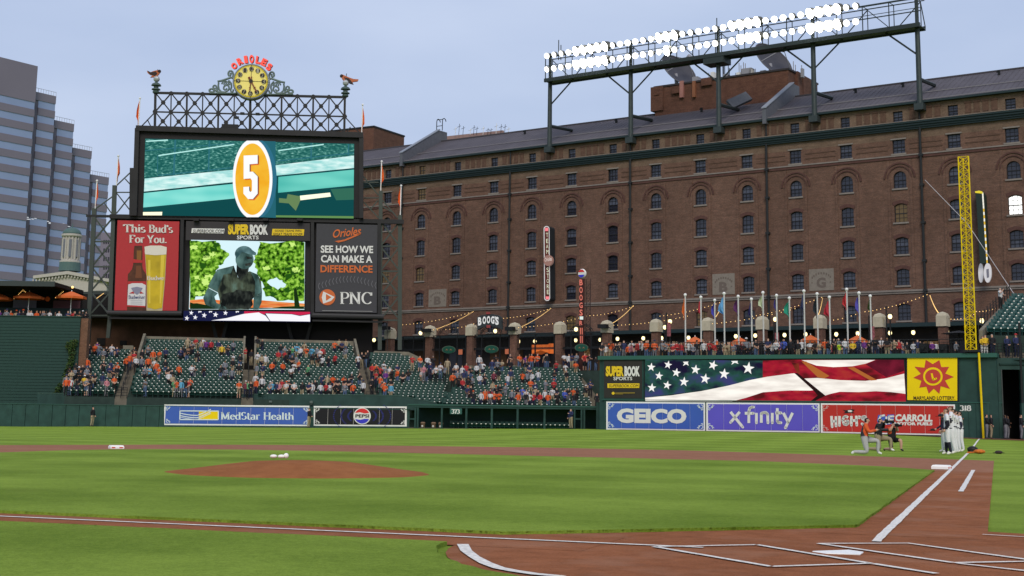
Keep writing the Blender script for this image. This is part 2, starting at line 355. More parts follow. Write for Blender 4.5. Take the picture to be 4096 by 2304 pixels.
# skinned infield
outer = [(30.6, 20.5), (27.84, 26.12), (26.3, 32.5), (23.3, 39.2), (18.5, 43.3), (10.9, 46.0), (3.5, 45.6), (-3.3, 43.4), (-10, 41.5), (-17, 38.5), (-23.5, 33.5), (-28, 26.2)]
skin = [ab(3.0, -1.12), ab(38.15, -1.21)]+outer[1:]+[ab(-1.0, 38.0), ab(-.86, 3.86)]
home = arcp((0, 0), 3.98, -146, 146, 40)
sheet('infield_dirt', [ab(38.15, -1.15)]+outer[2:]+[ab(-.86, 38.0), ab(-.86, 3.7), (0, 0), ab(3.2, -1.12)], .006, ARC)
sheet('home_plate_dirt', arcp((0, -.2), 4.0, 0, 360, 60), .010, DIRT)
sheet('first_base_path', [ab(2.5, -1.12), ab(25.2, -1.14), ab(25.2, .6), ab(2.5, .9)], .012, DIRT, step=3)
sheet('third_base_path', [ab(-.86, 2.5), ab(.8, 2.5), ab(.8, 26), ab(-.86, 26)], .012, DIRT, step=3)
ragged = []
infl = [(-2.28, 3.02), (-.23, 2.9), (2.25, 2.76), (17.44, 17.9), (17.9, 20.6), (16.9, 24.6), (14.94, 26.63), (6.93, 34.35), (3.6, 36.6), (.77, 36.94), (-1.8, 35.6), (-4.41, 32.56), (-14.9, 22.5), (-17.6, 20.5), (-17.4, 17.84)]
random.seed(3)
for i in range(len(infl)):
    a, b2 = Vector(infl[i]), Vector(infl[(i+1) % len(infl)]); k = max(1, int((b2-a).length/.25))
    for j in range(k): p = a.lerp(b2, j/k); ragged.append((p.x+random.uniform(-.012, .012), p.y+random.uniform(-.012, .012)))
sheet('infield_grass', ragged, .045, GRASS, lip=.035, step=9)
# foul ground on the third-base side, in front of the camera
fg = [ab(-.86, 40), ab(-.86, 3.86)]+arcp((0, -.1), 4.05, -60, -178, 40)+[(-.3, -30), (-45, -30), (-70, 5)]
rg = []
for i in range(len(fg)):
    a, b2 = Vector(fg[i]), Vector(fg[(i+1) % len(fg)]); k = max(1, int((b2-a).length/.25)) if i < 42 else 1
    for j in range(k): p = a.lerp(b2, j/k); rg.append((p.x+random.uniform(-.02, .02), p.y+random.uniform(-.02, .02)) if k > 1 or i < 42 else (p.x, p.y))
sheet('foul_grass', rg, .045, GRASS, lip=.05, step=9)
# warning track: at the right-field corner and a thin strip under the centre-field wall
sheet('warning_track', [ab(92, .4), (64.5, 72.5), (58, 80), (50.2, 90.2), (51.0, 92.6), (60, 82.5), (68.9, 69.2), (84, 60), (86, 38), (70, 40), ab(90.5, -1.5)], .02, TRACK, step=2)
# chalk
def chalk(name, pts, wd, z=.018, label=None):
    mb = MB(); L_ = []; random.seed(len(pts))
    for i, p in enumerate(pts):
        a = Vector(pts[max(0, i-1)]); b2 = Vector(pts[min(len(pts)-1, i+1)]); d = (b2-a).normalized(); n = Vector((-d.y, d.x)); w1 = wd/2*random.uniform(.86, 1.14); w2 = wd/2*random.uniform(.86, 1.14)
        L_.append((p[0]+n.x*w1, p[1]+n.y*w1)); L_.append((p[0]-n.x*w2, p[1]-n.y*w2))
    for i in range(len(pts)-1): mb.poly([(x, y, gz(x, y)+z) for x, y in (L_[2*i], L_[2*i+1], L_[2*i+3], L_[2*i+2])])
    o = mb.build(name, CHALK); o['kind'] = 'structure'; return o
def seg(a, b2, st=.3):
    a, b2 = Vector(a), Vector(b2); k = max(1, int((b2-a).length/st)); return [tuple(a.lerp(b2, j/k)) for j in range(k+1)]
chalk('first_base_foul_line', seg(ab(1.55, -.02), ab(30, -.05))+seg(ab(30.5, -.05), ab(96.5, -.1), 1.), .10, .022)
chalk('third_base_foul_line', seg(ab(0, 1.5), ab(0, 34)), .085, .02)
chalk('running_lane_line', seg(ab(13.6, -.60), ab(26.6, -.63)), .10, .022)
chalk('home_circle_line', [tuple(at_z(1853+x, y)[:2]) for x, y in ((0, 2185), (14, 2212), (46, 2237), (88, 2262), (140, 2281), (200, 2293), (290, 2306), (400, 2316))], .11, .022)
chalk('foul_grass_edge_line', seg(tuple(at_z(3930, 2144.6)[:2]), tuple(at_z(4160, 2158)[:2])), .05, .022)
def zb(x, y): return tuple(at_z(2500+x*.6196, 2100+y*.6196)[:2])
bx = [zb(190, 153), zb(850, 140), zb(1585, 262), zb(945, 283)]
for i in range(4): chalk('left_batters_box_line', seg(bx[i], bx[(i+1) % 4], .2), .07, .022)
chalk('catchers_box_line', seg(zb(1600, 264), zb(2010, 329), .2), .07, .022)
b2_ = [zb(1250, 132), zb(1830, 130), zb(2620, 240), zb(2700, 247), zb(2120, 258)]
chalk('right_batters_box_line', seg(b2_[0], b2_[1], .2)+seg(b2_[1], b2_[2], .2)[1:], .07, .022)
chalk('right_batters_box_line', seg(b2_[0], b2_[4], .2), .07, .0225); chalk('right_batters_box_line', seg(b2_[4], b2_[3], .2), .07, .022); chalk('catchers_box_line', seg(zb(2150, 262), zb(2600, 312), .2), .07, .022)
# lawn edge tufts near the camera
mb = MB(); random.seed(11)
def tufts(a, b2, n, h):
    for i in range(n):
        p = Vector(a).lerp(Vector(b2), random.random()); x, y = p.x+random.uniform(-.05, .03), p.y+random.uniform(-.05, .03); t = random.uniform(0, 6.28); hh = h*random.uniform(.5, 1.2); wv = .006
        mb.poly([(x-wv*math.cos(t), y-wv*math.sin(t), .03), (x+wv*math.cos(t), y+wv*math.sin(t), .03), (x+random.uniform(-.025, .025), y+random.uniform(-.025, .025), .04+hh)])
for a, b2, n in (((-2.28, 3.0), (2.25, 2.76), 250), ((2.25, 2.76), (17.4, 17.9), 500), ((-2.28, 3.0), (-9.5, 10.2), 600)): tufts(a, b2, n, .014)
tufts(ab(-.88, 4.6), ab(-.88, 14), 800, .015)
tf = mb.build('grass', GRASS); tf.data.polygons.foreach_set('use_smooth', [True]*len(tf.data.polygons)); tf.data.normals_split_custom_set_from_vertices([(random.uniform(-.05, .05), random.uniform(-.06, .04), 1) for _ in tf.data.vertices]); tag(tf, 'ragged grass blades along the cut lawn edges', 'grass', kind='stuff')

# home plate, bases, mound
WHITE = mat('white_rubber', (.82, .82, .8), .5); 
mb = MB(); pl = [(-.216, .432), (.216, .432), (.216, .216), (0, 0), (-.216, .216)]
mb.poly([(x, y, .018) for x, y in pl][::-1]); 
for i in range(5): j = (i+1) % 5; mb.poly([(*pl[i], .018), (*pl[j], .018), (pl[j][0]*1.05, pl[j][1]+.005, .008), (pl[i][0]*1.05, pl[i][1]+.005, .008)])
tag(mb.build('home_plate', WHITE), 'white five-sided home plate between the two batter boxes', 'home plate')
RED = mat('red_print', (.6, .08, .05), .6)
def base_bag(p, rot, label):
    t = thing('base', label, 'base', 'white bases of the diamond', base=(p[0], p[1], 0)); t.rotation_euler = (0, 0, rot)
    s = .23; mb = MB(); 
    mb.v = [(x*k, y*k, z) for k, z in ((s, .01), (s, .08), (s*.86, .12)) for x, y in ((-1, -1), (1, -1), (1, 1), (-1, 1))]
    mb.f = [(a+i, a+(i+1) % 4, a+4+(i+1) % 4, a+4+i) for a in (0, 4) for i in range(4)]+[(8, 9, 10, 11)]; mb.mi = [0]*9
    o = bpy.data.objects.new('bag', mb.mesh('bag', WHITE)); col.objects.link(o); o.parent = t
    for sx in (-.13, .13):
        mb = MB().box(sx-.06, sx+.06, -s-.004, -s+.01, .03, .07); o = bpy.data.objects.new('logo', mb.mesh('logo', RED)); col.objects.link(o); o.parent = t
base_bag((0, 38.8), .0, 'white second base on the dirt far behind the left grass edge')
base_bag(ab(27.2, .22), .6, 'white first base beside the right foul line')
t = thing('pitchers_mound', 'round reddish brown pitchers mound in the infield grass', 'mound', base=(.1, 17.98, 0)); t['kind'] = 'thing'
mb = MB(); mb.sm = True; prof = [(2.78, .02), (2.72, .05), (2.3, .10), (1.9, .155), (1.5, .21), (1.05, .265), (.6, .285), (.01, .29)]
n = 48
for k, (r, z) in enumerate(prof):
    for i in range(n): a = 2*math.pi*i/n; rr = r*(1+.012*math.sin(5*a)+.01*math.sin(11*a+1)); mb.v.append((.1+rr*math.cos(a), 17.98+rr*math.sin(a), z))
for k in range(len(prof)-1):
    for i in range(n): j = (i+1) % n; mb.f.append((k*n+i, k*n+j, k*n+n+j, k*n+n+i)); mb.mi.append(0)
mb.build('clay_cone', MOUND, t)
BALLM = mat('leather_white', (.85, .83, .78), .6)
for i, (x, lab, r, sq) in enumerate(((1094, 'flat white rosin bag left of the other two lumps on the mound', .085, .5), (1125, 'flat white bag in the middle of three lumps on the mound', .085, .5), (1144, 'round white baseball resting on top of the mound', .06, 1.))):
    P = at_depth(x, 1838, 31.2); mb = MB(); mb.sm = True; mb.ball((P.x, P.y, .29+r*sq*.9), r, 10, r*sq)
    t = mb.build(('rosin_bag', 'rosin_bag', 'baseball')[i], BALLM); tag(t, lab, ('bag', 'bag', 'ball')[i])
# =================================================================== frames of the ballpark
XF = _r.copy()
def depth_frame(D): return Frame(CAM+FH*D, XF)
FN = depth_frame(126.0)                                            # low centre-field fence
a_ = at_depth(2398, 1717, 118.7); WR = Frame(a_, (68.5-a_.x, 68.5-a_.y))   # tall right-field wall
hW = R_(29.65); XW = Vector((math.sin(hW), -math.cos(hW), 0)); WF = Frame((94.6, 94.6), XW)   # warehouse front
pp = at_depth(3765, 1700, 124.8); PF = Frame(pp, XW)                 # line of brick piers along the street
sp = at_depth(1005, 1000, 150); SB = Frame(sp, (math.sin(R_(110.77)), math.cos(R_(110.77))))  # scoreboard

GREEN = mat('park_green', (.019, .052, .046), .5, var=.28, vs=1.1); GREEN2 = mat('park_green_pad', (.020, .057, .049), .5, var=.26, vs=1.6)
DGREEN = mat('deep_green', (.010, .036, .032), .6, var=.15, vs=1.); STEEL = mat('scoreboard_steel', (.020, .020, .022), .5, .2, var=.2, vs=.8)
BLACK = mat('black_metal', (.012, .013, .015), .5); DARK = mat('dark_recess', (.010, .009, .010), .8); WHITEP = mat('white_paint', (.74, .74, .74), .5); OFFW = mat('print_white', (.66, .66, .64), .6)
BLUE = mat('sign_blue', (.045, .105, .42), .5, var=.06, vs=.6); PURP = mat('sign_purple', (.105, .085, .50), .5, var=.06, vs=.6); REDP = mat('sign_red', (.44, .028, .022), .5, var=.08, vs=.6); YEL = mat('sign_yellow', (.80, .58, .0), .5, var=.05, vs=.6)
CONC = mat('concrete', (.17, .155, .12), .85, var=.25, vs=1.5); STEPC = mat('worn_steps', (.13, .115, .09), .9, var=.25, vs=2.); TIER = mat('tier_concrete', (.026, .044, .038), .9, var=.2, vs=2.)
ORANGE = mat('team_orange', (.75, .13, .02), .7, var=.12, vs=2.); POLEY = mat('pole_yellow', (.72, .52, .0), .45, var=.1, vs=3.)
def px(fr, x, y, d=0.): return fr.l(x, y, d)

# ------------------------------------------------------------------ centre-field fence: padded panels one by one
fr_top = px(FN, 300, 1617)[1]
fence = thing('outfield_fence', 'low dark green padded centre field fence carrying blue and black signs', 'fence', fr=FN)
xs = [px(FN, x, 1660)[0] for x in [-110+53.5*i for i in range(34)]]; xe = px(FN, 1640, 1660)[0]
xs = [x for x in xs if x < xe-.5]+[xe]
for a, b2 in zip(xs, xs[1:]): MB().box(a+.02, b2-.02, -.18, .02, -.4, fr_top-.06).build('panel', GREEN2, fence)
MB().box(xs[0], xe, -.24, .1, fr_top-.055, fr_top).build('top_rail', mat('rail_green', (.03, .085, .07), .5), fence)
MB().box(xs[0], xe, .025, .2, -.4, fr_top-.06).build('backing', DARK, fence)
def sign_board(name, label, fr, x0, y0, x1, y1, y0r, y1r, material, cat='sign', frame_m=WHITEP, d=.2, seams=0, group=None):
    """framed board; corners x0,y0 (left top) y1 (left bottom) y0r,y1r right"""
    t = thing(name, label, cat, group, fr); mb = MB()
    q = [(x0, y0), (x1, y0r), (x1, y1r), (x0, y1)]; c = [px(fr, *p, d) for p in q]
    g = .0; mb.v = [(p[0], -d, p[1]) for p in c]+[(p[0], -d+.1, p[1]) for p in c]; mb.f = [(3, 2, 1, 0), (0, 1, 5, 4), (1, 2, 6, 5), (2, 3, 7, 6), (3, 0, 4, 7)]; mb.mi = [0]*5
    mb.build('board_frame', frame_m, t)
    e = 6.; qi = [(x0+e, y0+e), (x1-e, y0r+e), (x1-e, y1r-e), (x0+e, y1-e)]
    if seams:
        for k in range(seams):
            f0, f1 = k/seams, (k+1)/seams; lp = lambda A, B, f: (A[0]+(B[0]-A[0])*f, A[1]+(B[1]-A[1])*f)
            mb = MB(); c = [px(fr, *p, d+.03) for p in (lp(qi[0], qi[1], f0), lp(qi[0], qi[1], f1), lp(qi[3], qi[2], f1), lp(qi[3], qi[2], f0))]
            x_a, x_b = c[0][0]+.012, c[1][0]-.012
            mb.v = [(x_a, -d-.03, c[0][1]), (x_b, -d-.03, c[1][1]), (x_b, -d-.03, c[2][1]), (x_a, -d-.03, c[3][1])]+[(x_a, -d, c[0][1]), (x_b, -d, c[1][1]), (x_b, -d, c[2][1]), (x_a, -d, c[3][1])]
            mb.f = [(3, 2, 1, 0), (0, 1, 5, 4), (1, 2, 6, 5), (2, 3, 7, 6), (3, 0, 4, 7)]; mb.mi = [0]*5; mb.build('panel', material, t)
    else:
        mb = MB(); decal(mb, fr, qi, d+.03); mb.build('board_face', material, t)
    return t
def flourish(t, fr, cx, cy, sx, sy, d, m, s=13.):
    mb = MB()
    for (ax, ay, r0) in ((.25, .25, .45), (.8, .1, .2), (.1, .8, .2), (.62, .42, .16)):
        P = []
        for i in range(11): a = i/10*5.2; r = r0*(1-i/16); P.append((cx+sx*s*(ax+r*math.cos(a)), cy+sy*s*(ay+r*math.sin(a))))
        for p, q in zip(P, P[1:]): a, b2 = px(fr, *p, d), px(fr, *q, d); mb.bar((a[0], -d, a[1]), (b2[0], -d, b2[1]), .05, .01)
    mb.build('corner_flourish', m, t)
def corners(t, fr, x0, x1, y0, y1, y0r, y1r, d, m, which='abcd', s=15):
    for k, (x, y, sx, sy) in zip('abcd', ((x0+9, y0+9, 1, 1), (x1-9, y0r+9, -1, 1), (x0+9, y1-9, 1, -1), (x1-9, y1r-9, -1, -1))):
        if k in which: flourish(t, fr, x, y, sx, sy, d, m, s)
z7 = Z(650, 1600, .38820)
t = sign_board('advertising_board', 'long blue hospital sign with yellow flag emblem on the low fence', FN, 657, 1618, 1237, 1700, 1623, 1704.5, BLUE, seams=10)
(lx0, ly0), (lx1, ly1) = z7((600, 128), (1355, 200))
lettering(t, FN, 'MedStar Health', lx0, ly0-1, lx1, ly1, .25, mat('print_pale', (.62, .70, .74), .6), font=(.17, .075), slope=1.5)
mb = MB(); decal(mb, FN, z7((375, 112), (576, 114), (576, 202), (375, 202)), .245); mb.build('emblem_field', YEL, t)
mb = MB()
for A, B in (((180, 112), (576, 114)), ((180, 201), (576, 203)), ((180, 112), (180, 202)), ((576, 112), (576, 203))):
    (a, b2) = [px(FN, *p, .25) for p in z7(A, B)]; mb.bar((a[0], -.25, a[1]), (b2[0], -.25, b2[1]), .09, .01)
for k, (o_, thk) in enumerate(((0, 9), (24, 9), (42, 6))):
    up = [(183+i*35, 132+o_+22*math.sin(i/9*3.0)-max(0, i-5)*9+ (0 if i < 6 else -2*(i-5))) for i in range(10)]
    P = z7(*up)+z7(*[(a, b2+thk) for a, b2 in up[::-1]]); decal(mb, FN, P, .255)
mb.build('emblem_waves', MATS['print_pale'], t)
corners(t, FN, 657, 1237, 1618, 1700, 1623, 1704.5, .25, MATS['print_pale'])
t = sign_board('advertising_board', 'black sign with round red white and blue cola logo on the low fence', FN, 1255, 1624, 1627, 1703, 1626, 1706, mat('sign_black', (.008, .008, .012), .5), seams=7)
mb = MB(); BLU2 = mat('ring_blue', (.02, .025, .16), .6)
cx, cy = z7((2057, 165))[0]
for rx, wd in ((52, 11), (80, 10), (112, 6)):
    for sg in (-1, 1):
        for i in range(12):
            a0 = -42+i*7; A = [(cx+sg*rx*math.cos(R_(a)), cy+.98*rx*.55*math.sin(R_(a))*1.1) for a in (a0, a0+4.6)]
            decal(mb, FN, [A[0], A[1], (A[1][0]+sg*wd*.7, A[1][1]), (A[0][0]+sg*wd*.7, A[0][1])], .24)
mb.build('glow_rings', BLU2, t)
mb = MB(); decal(mb, FN, ell(cx, cy, 34.5, 33.5, 36), .25); mb.build('logo_disc', OFFW, t)
mb = MB(); decal(mb, FN, [(cx-29, cy-12)]+ell(cx, cy, 30.5, 30, 20, 204, 336)+[(cx+10, cy-10), (cx-8, cy-15)], .26); mb.build('logo_top', mat('cola_red', (.6, .03, .03), .5), t)
mb = MB(); decal(mb, FN, ell(cx, cy, 30.5, 30, 20, 24, 156)+[(cx-8, cy+15), (cx+10, cy+11)], .26); mb.build('logo_base', mat('cola_blue', (.04, .04, .5), .5), t)
lettering(t, FN, 'PEPSI', cx-27, cy-7, cx+28, cy+6.5, .27, BLACK, weight=.03)
corners(t, FN, 1255, 1627, 1624, 1703, 1626, 1706, .25, OFFW)

# planter wall behind the fence, ramping down at its right end
PW = depth_frame(130.6); pw = thing('planter_wall', 'plain dark green retaining wall between fence and bleachers', 'wall', fr=PW)
q = [px(PW, *p) for p in ((150, 1574), (1350, 1579.5), (1595, 1583), (1745, 1612), (1765, 1640), (150, 1640))]
MB().prism(q[::-1], 0, .35).build('wall', GREEN, pw)
mb = MB(); 
for A, B in zip(q[:3], q[1:4]): mb.bar((A[0], .17, A[1]+.03), (B[0], .17, B[1]+.03), .06, .42)
mb.build('coping', mat('coping', (.05, .10, .085), .7), pw)
for i, (x, y) in enumerate(((346, 1603), (778, 1606), (942, 1606), (1083, 1608), (1246, 1610))):
    a = px(PW, x, y, .2); t = MB(); t.box(a[0]-.08, a[0]+.08, -.3, 0, a[1]-.18, a[1]+.16); t.box(a[0]-.14, a[0]+.14, -.42, -.3, a[1]-.05, a[1]+.12); t.build('floodlamp', mat('lamp_grey', (.1, .13, .12), .5), pw)

# ------------------------------------------------------------------ bullpen shelter with the 373 mark
BP = Frame(at_depth(1640, 1712, 125.4), (at_depth(2405, 1722, 121.5)-at_depth(1640, 1712, 125.4))[:2])
bp_ = thing('bullpen_shelter', 'open green roofed bullpen shelter with posts and a row of seats', 'shelter', fr=BP)
x0, zt = px(BP, 1650, 1617); x1, zt1 = px(BP, 2400, 1618)
gzb = .12
MB().box(x0-.4, x1, -.15, 3.4, zt-.28, zt).build('roof', GREEN, bp_)
MB().box(x0-.4, x1, -.22, -.15, zt-.1, zt+.03).build('fascia', MATS['rail_green'], bp_)
MB().box(x0-.4, x1, 2.8, 3.0, gzb-.2, zt-.28).build('back_wall', DGREEN, bp_)
MB().box(x0-.4, x1, -.05, .12, gzb-.3, gzb+.16).build('kerb', mat('kerb_grey', (.07, .07, .055), .9, var=.2), bp_)
MB().box(x0-.4, x1, 0.12, 2.8, gzb-.2, gzb+.02).build('floor', mat('pen_floor', (.05, .045, .04), .9), bp_)
for x, wd in ((1662, 7), (1672, 7), (1768, 7), (1866, 8), (1968, 8), (2071, 8), (2179, 8), (2287, 8), (2299, 6), (2327, 7), (2338, 7)):
    c = px(BP, x, 1680)[0]; MB().box(c-wd*.011, c+wd*.011, -.12, .03, gzb-.25, zt-.28).build('post', GREEN, bp_)
for xa, xb in ((2302, 2325), (1640, 1660)):
    a, b2 = px(BP, xa, 1675)[0], px(BP, xb, 1675)[0]; MB().box(a, b2, -.1, 0, px(BP, xa, 1676)[1]-.05, px(BP, xa, 1673)[1]).build('gate_rail', GREEN, bp_)
xr, _ = px(BP, 2393, 1680); MB().box(xr, xr+.9, -1.1, .5, -.4, zt+.35).build('end_wall', GREEN, bp_)
t = thing('distance_sign', 'small green sign with white figures 373 hanging from the shelter beam', 'sign', fr=BP); a = px(BP, 1800, 1633, .3); b2 = px(BP, 1847, 1657, .3)
MB().box(a[0], b2[0], -.3, -.22, b2[1], a[1]).build('plate', mat('plate_green', (.03, .10, .085), .5), t); lettering(t, BP, '373', 1806, 1637, 1839, 1654, .31, OFFW, font=(.2, .09), slope=.5)

# ------------------------------------------------------------------ seats
SEATM = mat('seat_green', (.010, .045, .036), .5, var=.15, vs=.4); SEATC = mat('seat_cap', (.80, .82, .76), .25, .2)
def seat_mb(mb, x, y, z, s=1., w=.40):
    """a stadium seat: curved back, tipped-up pan, standard with a pale worn cap; front faces -Y"""
    mb.m = 0; b = len(mb.v)
    for k, (yy, zz) in enumerate(((.10, .34), (.16, .60), (.20, .80))):
        for i, xx in enumerate((-.5, -.2, .2, .5)): mb.v.append((x+xx*w, y+yy+(.05 if i in (1, 2) else 0), z+zz))
    for k in range(2):
        for i in range(3): mb.f.append((b+k*4+i, b+k*4+i+1, b+k*4+5+i, b+k*4+4+i)); mb.mi.append(0)
    mb.poly([(x-w/2+.03, y+.06, z+.36), (x+w/2-.03, y+.06, z+.36), (x+w/2-.03, y-.12, z+.56), (x-w/2+.03, y-.12, z+.56)])
    mb.poly([(x-w/2+.03, y+.06, z+.36), (x+w/2-.03, y+.06, z+.36), (x+w/2-.04, y-.06, z+.31), (x-w/2+.04, y-.06, z+.31)])
    mb.box(x+w/2+.005, x+w/2+.035, y-.12, y+.12, z, z+.55)
    mb.m = 1; mb.box(x+w/2-.035, x+w/2+.075, y-.16, y-.02, z+.54, z+.61); mb.m = 0
smb = MB(); seat_mb(smb, 0, 0, 0); SEAT = smb.mesh('seat', [SEATM, SEATC])
d99 = ray(990, 1500); d99 = Vector((d99.x, d99.y)).normalized(); SF = Frame((CAM.x, CAM.y), (d99.y, -d99.x))
class Block:
    def __init__(s, nm, y0, z0, run, rise, n, L0, L1, first=0):
        s.nm, s.y0, s.z0, s.run, s.rise, s.n, s.first = nm, y0, z0, run, rise, n, first; s.L0, s.L1 = L0, L1    # L0/L1: X limits (functions of row)
    def yz(s, k): return s.y0+s.run*k, s.z0+s.rise*k
RUN, RISE = .82, .262
Y0 = 132.6; Z0 = 2.62
def xat(px_, y, row_y): r = ray(px_, y); P = CAM+r*(row_y/ (Vector((r.x, r.y, 0)).dot(SF.Y))); return (P-SF.O).dot(SF.X)
def cst(v): return lambda k: v
xA0, xA1 = xat(262, 1570, Y0), xat(462, 1570, Y0); xB0, xB1 = xat(510, 1570, Y0), xat(966, 1570, Y0); xC0, xC1 = xat(1014, 1570, Y0), xat(1463, 1570, Y0); xD0, xD1 = xat(1512, 1570, Y0), xat(1780, 1570, Y0)
blocks = [Block('left', Y0, Z0, RUN, RISE, 17, cst(xA0), cst(xA1)), Block('second', Y0, Z0, RUN, RISE, 22, cst(xB0), cst(xB1)), Block('third', Y0, Z0, RUN, RISE, 22, cst(xC0), cst(xC1)),
          Block('fourth', Y0, Z0, RUN, RISE, 18, cst(xD0), lambda k: xat(1792-max(0, k-9)*22, 1500, Y0+RUN*k), -2)]
YE = 128.4; ZE = 1.98
xE0 = xat(1752, 1600, YE); xE1 = xat(2372, 1600, YE)
blocks.append(Block('right', YE, ZE, .80, .262, 15, lambda k: xE0+k*.36, lambda k: xE1+.1*k))
allseats = []
for B in blocks:
    for k in range(B.first, B.n):
        y, z = B.yz(k); xa, xb = B.L0(k), B.L1(k)
        if k < 0: xa = xat(1600-k*48, 1590, y)
        x = xa+.25+(k*.19+random.uniform(-.04, .04)) % .475*.8
        while x < xb-.2: allseats.append((y, x, z, B.nm)); x += .475
    st = thing('bleacher_terrace', {'left': 'stepped terrace of the far left seating block beside the ivy', 'second': 'stepped terrace of the seating block under the red billboard', 'third': 'stepped terrace of the seating block under the dark charity billboard', 'fourth': 'stepped terrace of the seating block right of the last dark staircase', 'right': 'stepped terrace of the seating block above the bullpen shelter'}[B.nm], 'bleachers', fr=SF)
    mb = MB(); 
    for k in range(B.first, B.n): y, z = B.yz(k); mb.box(B.L0(k) if k >= 0 else xat(1600-k*48, 1590, y), B.L1(k), y-.45, y+.37 if k < B.n-1 else y+1.2, -1 if k == 0 else z-RISE-.3, z)
    mb.build('steps', TIER, st)
allseats.sort(key=lambda s: s[0]+abs(s[1])*.02)
# leave out seats that would stand in the stair (none) and build the 300 nearest one by one
rows = MB(); cnt_ = {}; SE_ = []
for i, (y, x, z, nm) in enumerate(allseats):
    if i < 295:
        o = bpy.data.objects.new('stadium_seat', SEAT); col.objects.link(o); o.matrix_world = SF.M @ Matrix.Translation((x, y, z)); rw_ = round((y-(YE if nm == 'right' else Y0))/(.8 if nm == 'right' else RUN)); cnt_[(nm, rw_)] = cnt_.get((nm, rw_), 0)+1; SE_.append((o, nm, rw_, x))
    else: seat_mb(rows, x, y, z)
SE_.sort(key=lambda q: (q[1], q[2], q[3])); kk = {}
for o, nm, r_, x in SE_:
    i = kk.get((nm, r_), 0); kk[(nm, r_)] = i+1; tag(o, 'green folding seat %s, %s row, %s' % ({'left': 'beside the ivy', 'second': 'below the red billboard', 'third': 'below the charity billboard', 'fourth': 'by the sloping green wall', 'right': 'above the bullpen shelter'}[nm], 'front' if r_ == 0 else ORD[r_], posor(i, cnt_[(nm, r_)])), 'seat', 'seats in the '+nm+' block')
o = rows.build('seat_rows', [SEATM, SEATC], fr=SF); tag(o, 'rows upon rows of green folding seats higher up the bleachers', 'seats', kind='stuff')
# bullpen seats
random.seed(5)
for i in range(26):
    x = px(BP, 1792+i*18.6, 1690)[0]; o = bpy.data.objects.new('bullpen_chair', SEAT); col.objects.link(o); o.matrix_world = BP.M @ Matrix.Translation((x, 1.2, gzb)); tag(o, 'dark green chair in the bullpen shelter row, '+posor(i, 26), 'seat', 'seats inside the bullpen shelter')
for i, (x, lb) in enumerate(((1684, 'small dark bin leftmost in the bullpen shelter'), (1727, 'brown bin with white bag, middle one in the bullpen shelter'), (1756, 'brown bin with white bag nearest the second shelter post'))):
    c = px(BP, x, 1700)[0]; t = thing('bin', lb, 'bin', fr=BP); MB().lathe((c, .6, gzb), [(.17, 0), (.21, .5)], 10).build('drum', mat('bin_brown', (.12, .08, .05), .8), t); MB().lathe((c, .6, gzb+.5), [(.22, 0), (.25, .06), (.16, .16)], 10).build('lid', mat('bin_lid', (.2, .13, .09), .8), t); MB().ball((c, .42, gzb+.28), .1, 8).build('bag', OFFW, t)
# staircases
def stairs(label, xa, xb, n, rails=True, y0=Y0, z0=Z0):
    t = thing('staircase', label, 'stairs', fr=SF)
    for k in range(n): MB().box(xa, xb, y0+RUN*k-.45, y0+RUN*(k+1)-.45, z0-1.0 if k == 0 else z0+RISE*k-RISE-.1, z0+RISE*k).build('step', STEPC, t); MB().box(xa+.02, xb-.02, y0+RUN*k-.05, y0+RUN*k+.36, z0+RISE*k, z0+RISE*k+RISE/2).build('step', STEPC, t)
    if rails:
        mb = MB(); xm = (xa+xb)/2
        for k in range(0, n, 2): y, z = y0+RUN*k, z0+RISE*k; mb.tube((xm, y, z), (xm, y, z+.95), .03, 5)
        for h in (.5, .95): mb.tube((xm, y0, z0+h), (xm, y0+RUN*(n-1), z0+RISE*(n-1)+h), .03, 5)
        mb.build('handrail', BLACK, t)
    mb = MB(); 
    for h in (.25, .5, .75, .98): mb.tube((xa, y0-.5, z0+h-.1), (xb, y0-.5, z0+h-.1), .02, 4)
    for f in (0, .5, 1): mb.tube((xa+(xb-xa)*f, y0-.5, z0-.1), (xa+(xb-xa)*f, y0-.5, z0+.9), .025, 4)
    mb.build('railing', BLACK, t)
    return t
stairs('worn stone staircase between the two left seating blocks', xA1, xB0, 17); stairs('middle staircase running down from the dark tunnel opening', xB1, xC0, 12); stairs('staircase right of the charity billboard blocks with people standing at its top', xC1, xD0, 14)
stairs('narrow staircase against the green end of the tall right wall', xE1+.1, xE1+1.5, 15, False, YE, ZE)
# side parapets of the raised upper rows
def parapet(label, pts, fr=SF, x=0, wd=.25, m=CONC):
    t = thing('parapet_wall', label, 'wall', fr=fr); mb = MB(); n = len(pts); b = 0
    mb.v = [(x, y, z) for y, z in pts]+[(x+wd, y, z) for y, z in pts]; mb.f = [tuple(range(n-1, -1, -1)), tuple(range(n, 2*n))]+[(i, (i+1) % n, n+(i+1) % n, n+i) for i in range(n)]; mb.mi = [0]*len(mb.f)
    mb.build('wall', m, t)
def rz(k, dz=0): return (Y0+RUN*k, Z0+RISE*k+dz)
parapet('slanting concrete parapet left of the raised rows under the red billboard', [rz(14, .0), rz(14, .9), rz(22, 1.1), rz(22, 0)], x=xB0-.2)
parapet('slanting concrete parapet right of the upper rows nearest the right truss tower', [rz(13, 0), rz(13, .9), rz(22, 1.1), rz(22, 0)], x=xC1+.02)
parapet('pale vertical parapet on the left side of the tunnel opening', [rz(12, 0), rz(12, 1.0), rz(22, 1.1), rz(22, 0)], x=xB1-.1, wd=.2)
parapet('pale vertical parapet on the right side of the tunnel opening', [rz(12, 0), rz(12, 1.0), rz(22, 1.1), rz(22, 0)], x=xC0-.05, wd=.2)
